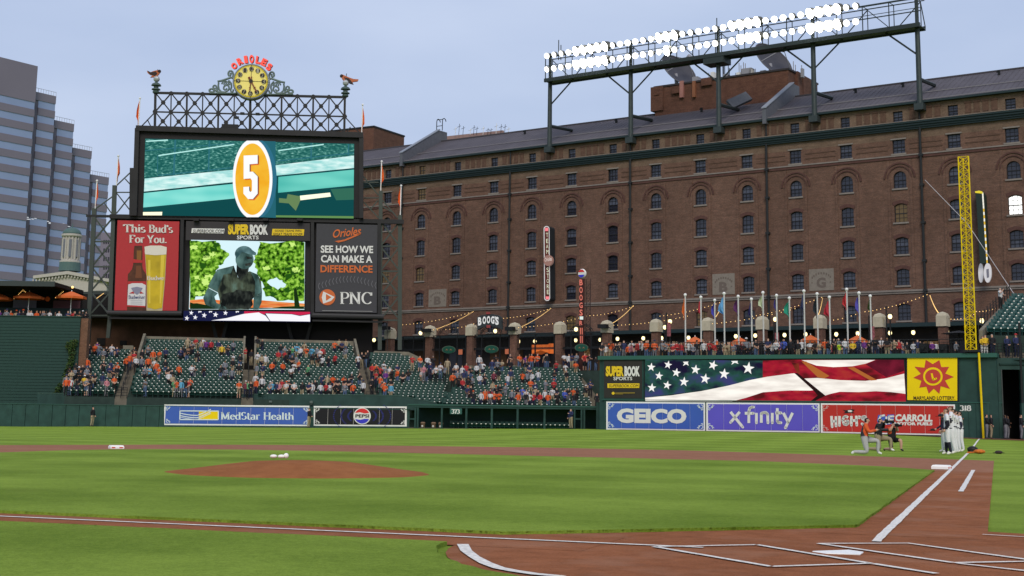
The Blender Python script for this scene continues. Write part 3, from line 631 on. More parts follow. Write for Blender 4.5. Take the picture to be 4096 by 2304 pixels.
def backwall(label, xa, xb, k, h, m=CONC, dz=0., y=None):
    t = thing('parapet_wall', label, 'wall', fr=SF); yy, z = rz(k); MB().box(xa, xb, yy+.4, yy+.65, z-1, z+h).build('wall', m, t)
backwall('low concrete wall behind the far left seating block', xA0+3.6, xA1+.2, 17, .95); backwall('long concrete ledge behind the seats under the video board, left part', xB0-.2, xB1, 22, .85); backwall('long concrete ledge behind the seats under the video board, right part', xC0, xC1+.2, 22, .85)
t = thing('parapet_wall', 'curved pale concrete wall sloping down behind the fourth seating block', 'wall', fr=SF)
yy, zz = rz(18); q = [(xD0-.6, zz-1), (xat(1500, 1400, yy), zz+.75), (xat(1636, 1400, yy), zz+.72), (xat(1688, 1420, yy), zz+.1), (xat(1705, 1450, yy), zz-1.3), (xat(1705, 1500, yy), zz-2.5), (xD0-.6, zz-2.5)]
MB().prism(q[::-1], yy+.4, yy+.7).build('wall', CONC, t)
# dark space beneath the scoreboard and street level behind the seats
STREETZ = 6.15
UD = depth_frame(153.5)
t = thing('understructure_wall', 'dark brick wall in the shade beneath the video board', 'wall', fr=UD)
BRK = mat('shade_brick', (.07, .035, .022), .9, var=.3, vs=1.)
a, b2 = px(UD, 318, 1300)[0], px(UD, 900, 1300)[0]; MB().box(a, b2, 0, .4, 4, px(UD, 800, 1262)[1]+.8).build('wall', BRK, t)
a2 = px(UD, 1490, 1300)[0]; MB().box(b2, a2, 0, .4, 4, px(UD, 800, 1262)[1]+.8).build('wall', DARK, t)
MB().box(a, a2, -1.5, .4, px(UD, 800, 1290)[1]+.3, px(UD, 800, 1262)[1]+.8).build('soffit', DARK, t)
for x0_, x1_, y0_, y1_ in ((388, 420, 1352, 1381), (480, 506, 1362, 1380)):
    p, q_ = px(UD, x0_, y0_, .1), px(UD, x1_, y1_, .1); MB().box(p[0], q_[0], -.1, 0, q_[1], p[1]).build('window', DARK, t)
p, q_ = px(UD, 577, 1346, .2), px(UD, 652, 1354, .2); MB().bar((p[0], -.2, p[1]), (q_[0], -.2, q_[1]), .14, .3).build('shelf', mat('pale_shelf', (.32, .28, .3), .6), t)
for x in (850, 908, 1150, 1245, 1330): 
    c = px(UD, x, 1380)[0]; MB().box(c-1.1, c+1.1, -4.2, -2.4, 7.5, px(UD, x, 1370)[1]-.6+.1).build('pier_block', CONC, t)
# street surface
sth = MB(); A = [PF.w(x, y, STREETZ) for x, y in ((-95, -2.2), (30, -2.2), (30, 19.5), (-95, 19.5))]; sth.poly(A); st = sth.build('street_pavement', mat('street_grey', (.09, .085, .08), .9, var=.2)); st['kind'] = 'structure'
t = thing('retaining_wall', 'dark wall carrying the street behind the right hand seats', 'wall', fr=PF); MB().box(-95, 30, -2.6, -2.2, -1, STREETZ).build('wall', TIER, t)
# =================================================================== tall right-field wall
zr = 6.55
rw = thing('right_field_wall', 'tall dark green right field wall carrying the flag screen and sign boards', 'wall', fr=WR)
xl = px(WR, 2398, 1600)[0]; xp = px(WR, 3925, 1600)[0]
MB().box(xl, xp+1.2, 0, .8, -.4, zr-.3).build('wall', GREEN, rw)
MB().box(xl-.05, xp+1.3, -.3, .9, zr-.3, zr+.02).build('cap_beam', mat('cap_green', (.028, .10, .08), .5), rw)
zs = px(WR, 3000, 1609)[1]
MB().box(xl+.5, xp+.4, -.14, 0, -.4, px(WR, 3940, 1612)[1]).build('pad_base', GREEN2, rw)
MB().box(xl+.3, xp+.4, -.2, 0, px(WR, 3940, 1612)[1], px(WR, 3940, 1612)[1]+.06).build('ledge', MATS['cap_green'], rw)
for x in (3838, 3876, 3906): c = px(WR, x, 1690)[0]; MB().box(c-.02, c+.02, -.16, -.14, -.3, px(WR, 3940, 1612)[1]).build('seam', DGREEN, rw)
lettering(rw, WR, '318', 3839, 1622, 3885, 1643, .17, OFFW, font=(.2, .09), slope=0)
# three boards along the foot of the wall
t = sign_board('advertising_board', 'blue insurance board with heavy white letters at the left end of the right wall', WR, 2425, 1606, 2820, 1718, 1610, 1724, BLUE, seams=7)
lettering(t, WR, 'GEICO', 2467, 1633, 2746, 1692, .25, OFFW, weight=.055, slope=3)
corners(t, WR, 2425, 2820, 1606, 1718, 1610, 1724, .25, MATS['print_pale'], s=22)
t = sign_board('advertising_board', 'purple board with thin white lower case letters in the middle of the right wall', WR, 2825, 1610, 3278, 1724, 1613, 1730, PURP, seams=7)
xw = Z(2700, 1600, .54193)
mb = MB()
def strokes(mb, fr, pls, wpx, d):
    for pl in pls:
        for A, B in zip(pl, pl[1:]):
            a, b2 = px(fr, *A, d), px(fr, *B, d); w = wpx/FPX*118; mb.bar((a[0], -d, a[1]), (b2[0], -d, b2[1]), w, .012)
            mb.lathe((b2[0], -d-.006, b2[1]), [(w/2, 0), (w/2, .012)], 8, 'y')
strokes(mb, WR, [xw((410, 88), (500, 200)), xw((478, 88), (410, 165)), xw((545, 170), (545, 85), (550, 62), (565, 52), (580, 52)), xw((515, 98), (578, 98)), xw((601, 95), (601, 168)),
    xw((637, 168), (637, 100), (650, 93), (670, 92), (684, 104), (686, 168)), xw((718, 95), (718, 168)), xw((755, 60), (755, 155), (762, 166), (782, 168)), xw((740, 95), (782, 95)), xw((800, 95), (835, 165)), xw((868, 95), (815, 205))], 10.5, .25)
mb.build('lettering', OFFW, t); corners(t, WR, 2825, 3278, 1610, 1724, 1613, 1730, .25, MATS['print_pale'], s=22)
t = sign_board('advertising_board', 'red fuel and market board behind the kneeling photographers', WR, 3283, 1613, 3820, 1731, 1618, 1742, REDP, seams=9)
# hand-cut capitals of the market name
mb = MB(); strokes(mb, WR, [xw((1155, 118), (1160, 198)), xw((1188, 120), (1188, 192)), xw((1158, 157), (1188, 156)), xw((1214, 118), (1214, 188)),
    xw((1278, 130), (1262, 120), (1246, 126), (1238, 150), (1248, 178), (1266, 182), (1278, 172), (1278, 155), (1262, 155)), xw((1302, 118), (1302, 186)), xw((1338, 116), (1342, 186)), xw((1302, 152), (1340, 150)), xw((1364, 116), (1360, 132)),
    xw((1412, 132), (1402, 122), (1386, 124), (1382, 138), (1400, 148), (1414, 160), (1410, 178), (1392, 184), (1380, 176))], 9.5, .25)
mb.build('lettering', OFFW, t)
mb = MB(); decal(mb, WR, xw((1238, 72), (1262, 76), (1300, 68), (1325, 70), (1322, 80), (1308, 86), (1322, 94), (1325, 99), (1300, 94), (1265, 97), (1240, 98), (1258, 88)), .25); mb.build('bird_mark', BLACK, t)
mb = MB(); decal(mb, WR, xw((1275, 76), (1300, 74), (1310, 82), (1300, 90), (1278, 88)), .26); mb.build('bird_mark', OFFW, t)
mb = MB(); decal(mb, WR, xw((1500, 110), (1618, 106), (1612, 170), (1580, 182), (1500, 178), (1492, 150)), .25); mb.build('logo_field', mat('logo_blue', (.05, .10, .45), .5), t)
mb = MB(); strokes(mb, WR, [xw((1548, 112), (1520, 118), (1504, 145), (1510, 168), (1545, 170)), xw((1560, 122), (1560, 176)), xw((1580, 176), (1580, 122), (1612, 120)), xw((1580, 146), (1606, 145))], 6.5, .26); mb.build('logo_letters', OFFW, t)
mb = MB(); decal(mb, WR, ell(*xw((1560, 112))[0], 4.5, 4.5, 10), .27); mb.build('logo_dot', mat('dot_red', (.6, .04, .03), .5), t)
(qa, qb), (qc, qd) = xw((1622, 104), (1900, 158)); lettering(t, WR, 'CARROLL', qa+1, qb, qc, qd, .25, OFFW, weight=.05, italic=2, slope=1.5)
(qa, qb), (qc, qd) = xw((1618, 163), (1900, 186)); lettering(t, WR, 'MOTOR FUELS', qa, qb, qc, qd, .25, OFFW, weight=.06, italic=1, slope=1)
corners(t, WR, 3283, 3820, 1613, 1731, 1618, 1742, .25, mat('pale_pink', (.62, .35, .33), .6), which='abc', s=22)
# betting board
DG = mat('board_charcoal', (.028, .026, .024), .6, var=.1)
t = sign_board('advertising_board', 'charcoal board with yellow and white sports wording left of the flag screen', WR, 2410, 1434, 2574, 1597, 1436, 1599, DG, frame_m=GREEN, d=.12)
zz = Z(2300, 1150, .34938)
def cond(t, s, fr, z, x0, y0, x1, y1, d, m, wt=.07, **k):
    (a, b2), (c, e) = z((x0, y0), (x1, y1)); return lettering(t, fr, s, a, b2, c, e, d, m, weight=wt, **k)
PY = mat('print_gold', (.72, .5, .02), .6); cond(t, 'SUPER', WR, zz, 352, 900, 558, 1018, .2, PY, .06); cond(t, 'BOOK', WR, zz, 566, 900, 742, 1018, .2, OFFW, .06); cond(t, 'SPORTS', WR, zz, 440, 1022, 655, 1062, .2, OFFW, .02)
mb = MB(); decal(mb, WR, zz((370, 1098), (738, 1098), (735, 1150), (372, 1150)), .2); mb.build('name_strip', PY, t); cond(t, 'SUPERBOOK.COM', WR, zz, 388, 1108, 722, 1141, .22, BLACK, .0, italic=2)
mb = MB(); decal(mb, WR, ell(*zz((437, 1211))[0], 6, 6, 12), .2); mb.build('emblem', PY, t); MBx = MB(); decal(MBx, WR, zz((460, 1203), (685, 1201), (685, 1212), (460, 1214)), .2); decal(MBx, WR, zz((460, 1217), (550, 1217), (550, 1223), (460, 1223)), .2); MBx.build('small_print', mat('faint_gold', (.25, .18, .03), .6), t)
# flag screen
scr = thing('led_screen', 'long lit screen showing a waving stars and stripes flag on the right wall', 'screen', fr=WR)
cs = [px(WR, *p, .12) for p in ((2577, 1436), (3620, 1437), (3624, 1606), (2579, 1606))]
MB().prism(cs[::-1], -.12, 0).build('housing', BLACK, scr)
z2 = zz; z3 = Z(3100, 1100, .51767)
D1 = .14
def sd(name, pts, m, d=D1): mb = MB(); decal(mb, WR, pts, d); return mb.build(name, m, scr)
RG = glowpic('screen_red', (.10, .010, .012), (.42, .045, .03), 1., .55, (1, 1, 2.5), 5, .35, .7, (.36, .012, .03)); NAV = glowpic('screen_navy', (.012, .010, .035), (.045, .05, .16), 1., .5, (1, 1, 1.6), 5, .38, .66, (.02, .075, .055)); WG = glowpic('screen_white', (.78, .72, .66), (1.05, 1.0, .92), 1., .8, (.6, 1, 3), 4)
sd('picture_red', z2((2150, 838))+z3((130, 655), (995, 655), (1012, 980), (0, 975))+z2((1800, 1302), (2150, 1000)), RG)
sd('picture_canton', z2((802, 825), (2150, 838), (2150, 1030), (1700, 1140), (1300, 1200), (802, 1262)), NAV, .15)
sd('picture_stripe', z2((802, 1262), (1100, 1235), (1450, 1185), (1750, 1125), (2000, 1060), (2200, 1022), (2480, 985))+z3((150, 760), (200, 795), (300, 890), (270, 893), (120, 892))+z2((2350, 1185), (2150, 1200), (1950, 1265), (1800, 1302), (806, 1300)), WG, .16)
sd('picture_stripe', z3((225, 800), (330, 795), (500, 812), (700, 818), (850, 800), (998, 762), (1008, 918), (900, 905), (780, 898), (650, 905), (500, 902), (430, 918), (385, 932), (300, 890)), WG, .16)
sd('picture_stripe', z3((205, 658), (775, 656), (700, 685), (600, 705), (450, 712), (320, 700)), WG, .16)
sd('picture_shadow', z3((150, 758), (175, 758), (390, 932), (300, 978), (270, 978), (330, 930), (295, 890)), glow('screen_dark', (.02, .008, .008)), .17)
sd('picture_shadow', z3((700, 690), (790, 656), (995, 655), (998, 740), (860, 790)), glowpic('screen_maroon', (.05, .006, .012), (.17, .012, .03), 1., .8), .155)
sd('picture_fold', z2((2480, 860), (2560, 870), (2576, 990), (2540, 975)), glowpic('screen_fold', (.08, .01, .01), (.3, .05, .02), 1., .8), .165)
sd('picture_fold', z3((205, 668), (240, 668), (420, 780), (380, 800), (330, 790)), glow('screen_orange', (.42, .13, .03)), .165); sd('picture_fold', z3((560, 715), (610, 712), (790, 812), (740, 816)), MATS['screen_orange'], .165)
def star(cx, cy, r, rot=0): return [(cx+(r if i % 2 == 0 else r*.4)*math.sin(R_(i*36+rot)), cy-(r if i % 2 == 0 else r*.4)*math.cos(R_(i*36+rot))*1.05) for i in range(10)]
SW = glow('screen_star', (.95, .93, .9))
for i, (x, y, r, rt) in enumerate(((873, 912, 50, 5), (1065, 885, 48, 12), (1160, 975, 52, 10), (962, 1012, 48, 8), (880, 1148, 52, 5), (1055, 1118, 50, 12), (1248, 1080, 56, 6), (1380, 940, 56, 8), (1490, 1045, 60, 10), (1580, 890, 56, 20), (1708, 990, 62, 6), (1985, 925, 72, 8))):
    (cx, cy), = z2((x, y)); sd('picture_star', star(cx, cy, r*.34938, rt), SW, .17)
sd('picture_star', z2((1235, 898), (1252, 868), (1235, 850), (1300, 848), (1290, 862), (1303, 895), (1270, 878)), SW, .17); sd('picture_star', z2((1790, 885), (1805, 855), (1785, 842), (1865, 840), (1858, 855), (1872, 875), (1830, 860)), SW, .17)
# lottery board
t = sign_board('advertising_board', 'square yellow lottery board with a spiky red sun beside the foul pole', WR, 3623, 1425, 3835, 1606, 1424.5, 1608.5, YEL, frame_m=BLACK, d=.14)
mb = MB(); cxs, cys = z3((1222, 783))[0]; 
tips = z3((1165, 655), (1270, 657), (1345, 710), (1382, 787), (1352, 880), (1270, 918), (1188, 916), (1115, 870), (1070, 793), (1078, 708)); P = []
for i, tp in enumerate(tips):
    nx = tips[(i+1) % len(tips)]; P.append(tp); mx_, my_ = (tp[0]+nx[0])/2-cxs, (tp[1]+nx[1])/2-cys; l = math.hypot(mx_, my_); P.append((cxs+mx_/l*50, cys+my_/l*49))
decal(mb, WR, P, .19); sunm = mb.build('sun_mark', mat('sun_red', (.50, .05, .035), .5), t)
mb = MB(); decal(mb, WR, ell(cxs-1, cys+.5, 39, 36.5, 32), .2); mb.build('ring', YEL, t); mb = MB(); decal(mb, WR, ell(cxs-1, cys+.5, 31, 28.5, 32), .21); mb.build('disc', MATS['sun_red'], t)
mb = MB(); strokes(mb, WR, [z3((1210, 760), (1222, 808), (1245, 800))], 6.5, .22); mb.build('initial', YEL, t)
(qa, qb), (qc, qd) = z3((1070, 936), (1392, 964)); lettering(t, WR, 'MARYLAND LOTTERY.', qa, qb, qc, qd, .2, mat('ink_brown', (.06, .03, .01), .6), weight=.02)
# deck on top of the wall
mb = MB(); mb.poly([WR.w(x, y, 6.1) for x, y in ((xl+.3, .8), (xp+26, .8), (xp+26, 30), (xl+2, 26))]); st = mb.build('deck_pavement', mat('deck_grey', (.08, .08, .075), .9, var=.2)); st['kind'] = 'structure'
rl = thing('deck_railing', 'thin black railing along the top of the tall right wall', 'railing', fr=WR)
n = 34; xa = px(WR, 2405, 1400)[0]; xb = px(WR, 3850, 1400)[0]
for i in range(n+1): x = xa+(xb-xa)*i/n; MB().tube((x, .3, zr), (x, .3, zr+1.12), .03, 5).build('post', BLACK, rl)
for h in (.35, .62, .88, 1.12): MB().tube((xa, .3, zr+h), (xb, .3, zr+h), .028 if h > 1 else .013, 5).build('rail', BLACK, rl)
# ------------------------------------------------------------------ foul pole: plain pipe on the wall, yellow lattice mast above
fp = thing('foul_pole', 'bright yellow foul pole, a plain pipe topped by a tall lattice mast', 'foul pole', fr=WR)
fx = px(WR, 3935, 1750, .4)[0]; zt_ = px(WR, 3920, 1416, .4)[1]
MB().tube((fx-.02, -.4, .0), (fx-.1, -.4, zt_+.1), .085, 10).build('pipe', POLEY, fp)
lat = MB(); lat.sm = False
LFr = WR; dl = .4; l0, l1 = px(WR, 3873, 1399, dl), px(WR, 3914, 1399, dl); u0, u1 = px(WR, 3823, 628, dl), px(WR, 3865, 625, dl); hb, ht = l0[1], u0[1]; nn = 26
def lp(a, b2, f): return a+(b2-a)*f
Lx0, Lx1 = (l0[0]+u0[0])/2, (l1[0]+u1[0])/2; dep = .75
cor = [(Lx0, -dl), (Lx1, -dl), (Lx1-.1, -dl+dep), (Lx0+.25, -dl+dep)]
for (x, y) in cor: lat.tube((x, y, hb), (x, y, ht), .05, 5)
for k in range(nn+1):
    z = lp(hb, ht, k/nn)
    for i in range(4): a, b2 = cor[i], cor[(i+1) % 4]; lat.tube((*a, z), (*b2, z), .022, 4)
    if k < nn:
        z2_ = lp(hb, ht, (k+1)/nn)
        for i in range(4):
            a, b2 = cor[i], cor[(i+1) % 4]
            if k % 2: a, b2 = b2, a
            lat.tube((*a, z), (*b2, z2_), .02, 4)
            if i == 0: lat.tube((*b2, z), (*a, z2_), .02, 4)
lat.build('lattice_mast', POLEY, fp)
MB().box(Lx0-.2, Lx1+.2, -dl-.1, 1.2, zr+.1, hb).build('mast_base', BLACK, fp)
# ------------------------------------------------------------------ right corner: foul-side wall with gate, stand above
RC = Frame(WR.w(fx+.3, 0, 0)[:2], (XF.x, XF.y)); RC = Frame(WR.w(fx+.25, .1, 0)[:2], (math.sin(YAW*-1+R_(96)), math.cos(YAW*-1+R_(96))))
rc = thing('corner_wall', 'dark green corner wall with a dark doorway right of the foul pole', 'wall', fr=RC)
zt2 = px(RC, 4000, 1432)[1]; xd0, xd1 = px(RC, 4008, 1600)[0], px(RC, 4086, 1600)[0]; zdt = px(RC, 4040, 1478)[1]; zl = px(RC, 3990, 1613)[1]
MB().box(-.6, xd0, 0, .5, -.5, zt2).build('wall', GREEN, rc); MB().box(xd0, xd1+9, 0, .5, zdt, zt2).build('lintel', GREEN, rc); MB().box(xd1, xd1+9, 0, .5, -.5, zdt).build('wall', DGREEN, rc)
MB().box(-.2, xd0-.1, -.15, 0, -.4, zl).build('pad', GREEN2, rc); MB().box(-.2, xd0, -.18, 0, zl, zl+.05).build('ledge', MATS['cap_green'], rc)
MB().box(xd0-.1, xd1+9, -.12, 0, px(RC, 4040, 1458)[1]-.02, px(RC, 4040, 1458)[1]+.1).build('beam', DGREEN, rc)
MB().box(xd0-1, xd1+2, 4, 4.2, -.5, zdt+.5).build('back_wall', DARK, rc); MB().box(xd0, xd0+.08, -.05, .5, -.4, zdt).build('door_jamb', mat('jamb', (.05, .06, .06), .6), rc)
c = px(RC, 4088, 1600, 1.2)[0]; MB().tube((c, -1.2, -.3), (c+.05, -1.2, px(RC, 4085, 1290, 1.2)[1]), .09, 8).build('dark_pole', BLACK, rc)
xq = px(RC, 4089, 1680, 1.5)[0]; MB().box(xq, xq+6, -1.5, -1.0, -.4, px(RC, 4090, 1612, 1.5)[1]).build('padded_return', GREEN2, rc)
# corner stand
st_ = thing('corner_stand', 'upper corner seating stand with stone side wall behind the foul pole', 'bleachers', fr=RC)
q = [px(RC, 3925, 1335), px(RC, 4048, 1190), px(RC, 4120, 1150), px(RC, 4200, 1150), px(RC, 4200, 1432), px(RC, 3925, 1432)]
yb = 2.6; SEAT2 = mat('seat_teal', (.014, .062, .062), .5)
rowm = MB()
def cp(x, y, d): a = px(RC, x, y, -d); return a
nrow = 12
for k in range(nrow):
    yk = 1.6+k*.8; zk = 8.0+k*.30; 
    xe_ = px(RC, 3922+k*9.3, 1345-k*11, -yk)[0]
    rowm.box(xe_+.35, xe_+18, yk-.4, yk+.42, zk-1.4 if k else zt2, zk)
rowm.build('terrace', TIER, st_)
smb2 = MB(); seat_mb(smb2, 0, 0, 0, 1, .46); SEATT = smb2.mesh('seat', [SEAT2, SEATC])
# raking side wall and its rail
p0 = (px(RC, 3915, 1340, -1.0), 1.0); p1 = (px(RC, 4040, 1205, -13.), 13.)
mb = MB(); mb.v = [(p0[0][0], 1.0, p0[0][1]-.5), (p1[0][0], 13, p1[0][1]-.5), (p1[0][0], 13, p1[0][1]+.35), (p0[0][0], 1.0, p0[0][1]+.35)]; mb.v += [(x+.3, y, z) for x, y, z in mb.v]; mb.f = [(0, 1, 2, 3), (7, 6, 5, 4), (3, 2, 6, 7), (0, 4, 5, 1), (0, 3, 7, 4), (1, 5, 6, 2)]; mb.mi = [0]*6
mb.build('side_wall', CONC, st_)
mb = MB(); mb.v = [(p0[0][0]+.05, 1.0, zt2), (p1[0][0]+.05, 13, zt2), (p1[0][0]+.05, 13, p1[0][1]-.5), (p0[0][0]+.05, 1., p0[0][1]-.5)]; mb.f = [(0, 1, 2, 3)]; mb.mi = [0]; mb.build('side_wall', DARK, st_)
mb = MB()
for k in range(12): f = k/11; a = [lp(p0[0][0], p1[0][0], f), lp(1., 13., f), lp(p0[0][1], p1[0][1], f)]; mb.tube((a[0], a[1], a[2]), (a[0], a[1], a[2]+1.5), .04, 5)
for h in (.75, 1.0, 1.25): mb.tube((p0[0][0], 1, p0[0][1]+h), (p1[0][0], 13, p1[0][1]+h), .025, 4)
mb.build('handrail', BLACK, st_)
for k in range(nrow):
    yk = 1.6+k*.8; zk = 8.0+k*.30; xe_ = px(RC, 3922+k*9.3, 1345-k*11, -yk)[0]
    for j in range(16):
        o = bpy.data.objects.new('seat', SEATT); col.objects.link(o); o.parent = st_; o.matrix_local = Matrix.Translation((xe_+.75+j*.52, yk, zk))
# steps coming down to the deck at the right edge, railing in front
for k in range(8): a = px(RC, 3998, 1425-k*9, -1.0); MB().box(a[0]+.0, a[0]+2.6, .6+k*.28, .9+k*.28+.4, zt2, zt2+.12+k*.17).build('step', STEPC, st_)
t = thing('deck_railing', 'black grid railing above the doorway right of the foul pole', 'railing', fr=RC)
xa, xb = px(RC, 3918, 1400)[0], px(RC, 4110, 1400)[0]
for i in range(11): x = lp(xa, xb, i/10); MB().tube((x, .25, zt2), (x, .25, zt2+1.1), .03, 5).build('post', BLACK, t)
for h in (.22, .44, .66, .88, 1.1): MB().tube((xa, .25, zt2+h), (xb, .25, zt2+h), .02, 4).build('rail', BLACK, t)
# long steel guy cable crossing in front of the warehouse
t = MB(); P = [at_depth(4096+40, 1260, 118), at_depth(4052, 1170, 122), at_depth(3870, 895, 132), at_depth(3700, 720, 141)]; t.path(P, .035, 5); tag(t.build('guy_cable', mat('pale_cable', (.45, .42, .42), .5)), 'pale steel cable slanting down across the warehouse behind the foul pole', 'cable')
# =================================================================== scoreboard
NODEP = .35
sbt = thing('scoreboard', 'huge dark steel scoreboard with latticed crown, framed screens and truss towers', 'scoreboard', fr=SB)
z2c = Z(500, 180, .49689); zl_ = Z(340, 850, .37951); z4c = Z(1400, 450, .69018); z1c = Z(0, 150, .82816)
def P3(p, d=0.): a = px(SB, *p, d); return (a[0], -d, a[1])
def bars(segs, wpx, d=0., name='truss_member', m=STEEL, dep=None):
    mb = MB(); w = wpx/FPX*150
    for A, B in segs: mb.bar(P3(A, d), P3(B, d), w, dep or w)
    return mb.build(name, m, sbt)
# video board housing
h4 = [px(SB, *p, .9) for p in z2c((85, 662), (1917, 718), (1917, 1392), (60, 1378))]
MB().prism([h4[3], h4[2], h4[1], h4[0]], -.9, 1.2).build('screen_housing', mat('housing_black', (.010, .009, .011), .55, var=.2, vs=.6), sbt)
bars([z2c((90, 672), (1917, 728)), ], 22, 1.1, 'top_beam'); bars([z2c((100, 672), (78, 1375))], 18, 1.1, 'frame_column'); bars([z2c((1902, 725), (1902, 1395))], 16, 1.1, 'frame_column'); bars([(z2c((60, 992))[0], z2c((55, 1375))[0])], 18, 1.0, 'frame_column')
# crown lattice: twelve bays of crossed members with node plates
TL, TR, ML, MR, BL_, BR_ = z2c((245, 385), (1770, 420), (243, 538), (1768, 576), (240, 688), (1765, 712))
bars([(TL, TR)], 9, .3, 'top_chord'); bars([(ML, MR)], 5.5, .3, 'middle_chord')
def lerp2(A, B, f): return (A[0]+(B[0]-A[0])*f, A[1]+(B[1]-A[1])*f)
nodes = MB(); 
def node(p, r): a = px(SB, *p, .3); nodes.lathe((a[0], -.42, a[1]), [(r*150/FPX, 0), (r*150/FPX, .2)], 8, 'y')
for i in range(13):
    f = i/12; t0, m0, b0 = lerp2(TL, TR, f), lerp2(ML, MR, f), lerp2(BL_, BR_, f)
    bars([(t0, b0)], 9 if i in (0, 12) else 7 if i % 2 == 0 else 4.5, .3, 'upright')
    node(m0, 10 if i % 2 == 0 else 9); node(t0, 8); node(b0, 8)
    if i < 12:
        f2 = (i+1)/12; t1, m1, b1 = lerp2(TL, TR, f2), lerp2(ML, MR, f2), lerp2(BL_, BR_, f2)
        bars([(t0, m1), (m0, t1), (m0, b1), (b0, m1)], 5, .3, 'lattice_brace')
        node(((t0[0]+m1[0])/2, (t0[1]+m1[1])/2), 9); node(((m0[0]+b1[0])/2, (m0[1]+b1[1])/2), 9)
nodes.build('node_plates', STEEL, sbt)['kind'] = 'stuff'
bars([z2c((243, 540), (120, 668)), z2c((180, 600), (215, 670)), z2c((1768, 576), (1895, 715)), z2c((1815, 660), (1780, 712))], 4, .3, 'corner_brace')
bars([z2c((1010, 440), (1010, 700))], 8, .2, 'clock_post')
for p in ((945, 552), (1068, 556), (900, 585), (1145, 588)): a = px(SB, *z2c(p)[0], .6); MB().box(a[0]-.22, a[0]+.22, -.8, -.4, a[1]-.12, a[1]+.12).build('spotlight', BLACK, sbt)
a = px(SB, *z2c((845, 672))[0], .5); MB().box(a[0]-.9, a[0]+.9, -.7, -.2, a[1]-.5, a[1]+.45).build('equipment_cabinet', BLACK, sbt)
# lower tier
q = [px(SB, *p, -.2) for p in ((455, 866), (1518, 884), (1518, 1262), (441, 1255))]; MB().prism(q[::-1], .2, .9).build('lower_back_panel', MATS['housing_black'], sbt)
bars([((440, 866), (1615, 888))], 17, .5, 'middle_beam'); bars([((345, 863), (470, 866))], 9, .3, 'middle_beam')
for A, B in (((730, 880), (722, 1262)), ((1250, 890), (1250, 1268)), ((1517, 890), (1517, 1270))): bars([(A, B)], 13, .6, 'frame_column')
def pipe(x0, y0, x1, y1, r, d): mb = MB(); mb.tube(P3((x0, y0), d), P3((x1, y1), d), r, 10); mb.build('catwalk_pipe', mat('pipe_dark', (.03, .03, .032), .5), sbt)
pipe(430, 1252, 727, 1254, .28, 1.1); pipe(1250, 1262, 1535, 1268, .3, 1.1); bars([((436, 1272), (740, 1276)), ((1250, 1282), (1530, 1288))], 7, .9, 'catwalk_beam')
# truss towers
def tower(cols, levels, label):
    o0, i0, o1, i1 = cols   # outer top, inner top, outer foot, inner foot
    bars([(o0, o1)], 16, .2, 'tower_column', mat('tower_green', (.05, .062, .055), .5, .2)); bars([(i0, i1)], 16, .2, 'tower_column', MATS['tower_green'])
    yy = levels
    def pt(a, b2, y): f = (y-a[1])/(b2[1]-a[1]); return lerp2(a, b2, f)
    for y in yy: bars([(pt(o0, o1, y), pt(i0, i1, y))], 6, .2, 'tower_tie', MATS['tower_green'])
    for y, y2 in zip(yy, yy[1:]): bars([(pt(o0, o1, y), pt(i0, i1, y2)), (pt(i0, i1, y), pt(o0, o1, y2))], 6, .25, 'tower_brace', MATS['tower_green'])
tower(((378, 833), (459, 742), (352, 1372), (440, 1268)), (867, 966, 1067, 1166, 1262), '')
bars([((440, 1268), (432, 1352))], 14, .2, 'tower_column', MATS['tower_green'])
tower(((1600, 862), (1523, 765), (1599, 1400), (1519, 1400)), (885, 985, 1085, 1182, 1281), '')
bars([((1549, 1284), (1549, 1400))], 3, .1, 'conduit')
# stepped side trusses
TG = MATS['tower_green']
bars([((459, 745), (459, 866)), ((539, 676), (533, 866))], 11, .3, 'tower_column', TG)
bars([z1c((455, 832), (548, 765)), z1c((560, 718), (648, 635)), z1c((560, 748), (640, 748)), z1c((505, 802), (545, 858)), z1c((605, 683), (640, 722)), z1c((562, 750), (640, 850)), z1c((640, 752), (562, 850)), z1c((465, 860), (545, 860))], 4.5, .3, 'stepped_brace', TG)
bars([z4c((178, 455), (178, 620)), z4c((290, 595), (290, 640))], 12, .3, 'tower_column', TG)
bars([z4c((78, 370), (165, 480)), z4c((78, 405), (165, 405)), z4c((80, 520), (165, 610)), z4c((120, 560), (160, 510)), z4c((190, 510), (275, 610)), z4c((80, 495), (165, 495)), z4c((190, 545), (240, 575)), z4c((190, 632), (275, 632))], 4.5, .3, 'stepped_brace', TG)
# legs under the board
for x in (850, 908, 1150, 1245): bars([((x, 1290), (x+(20 if x in (850, 1150) else -20), 1368))], 12, -2.5, 'leg_brace', BLACK)
# ------------------------------------------------------------------ main video screen
vs_ = thing('video_screen', 'large lit video screen showing an orange oval with the number 5', 'screen', fr=SB)
def vd(name, pts, m, d, o=None): mb = MB(); decal(mb, SB, pts, d); return mb.build(name, m, o or vs_)
E0 = .96
c4 = z2c((163, 752), (1845, 795), (1840, 1397), (145, 1370))
hh = [px(SB, *p, E0) for p in c4]; MB().prism(hh[::-1], -E0, -.9).build('panel', glow('vid_base', (.006, .07, .075)), vs_)
vd('picture_stand', z2c((163, 757), (1845, 797), (1843, 890), (1215, 962), (880, 1000), (155, 1070)), glowpic('vid_seats', (.012, .11, .10), (.30, .62, .55), 1., 2.8, (1, 1, 2.2), 9, .42, .74, (.05, .22, .19)), E0+.02)
vd('picture_concrete', z2c((158, 1075), (880, 1003), (880, 1103), (153, 1180)), glowpic('vid_concrete', (.33, .72, .70), (.75, .98, .95), 1., 1.3, (.6, 1, 2), 6), E0+.03)
vd('picture_concrete', z2c((1212, 968), (1843, 890), (1843, 990), (1212, 1052)), MATS['vid_concrete'], E0+.03)
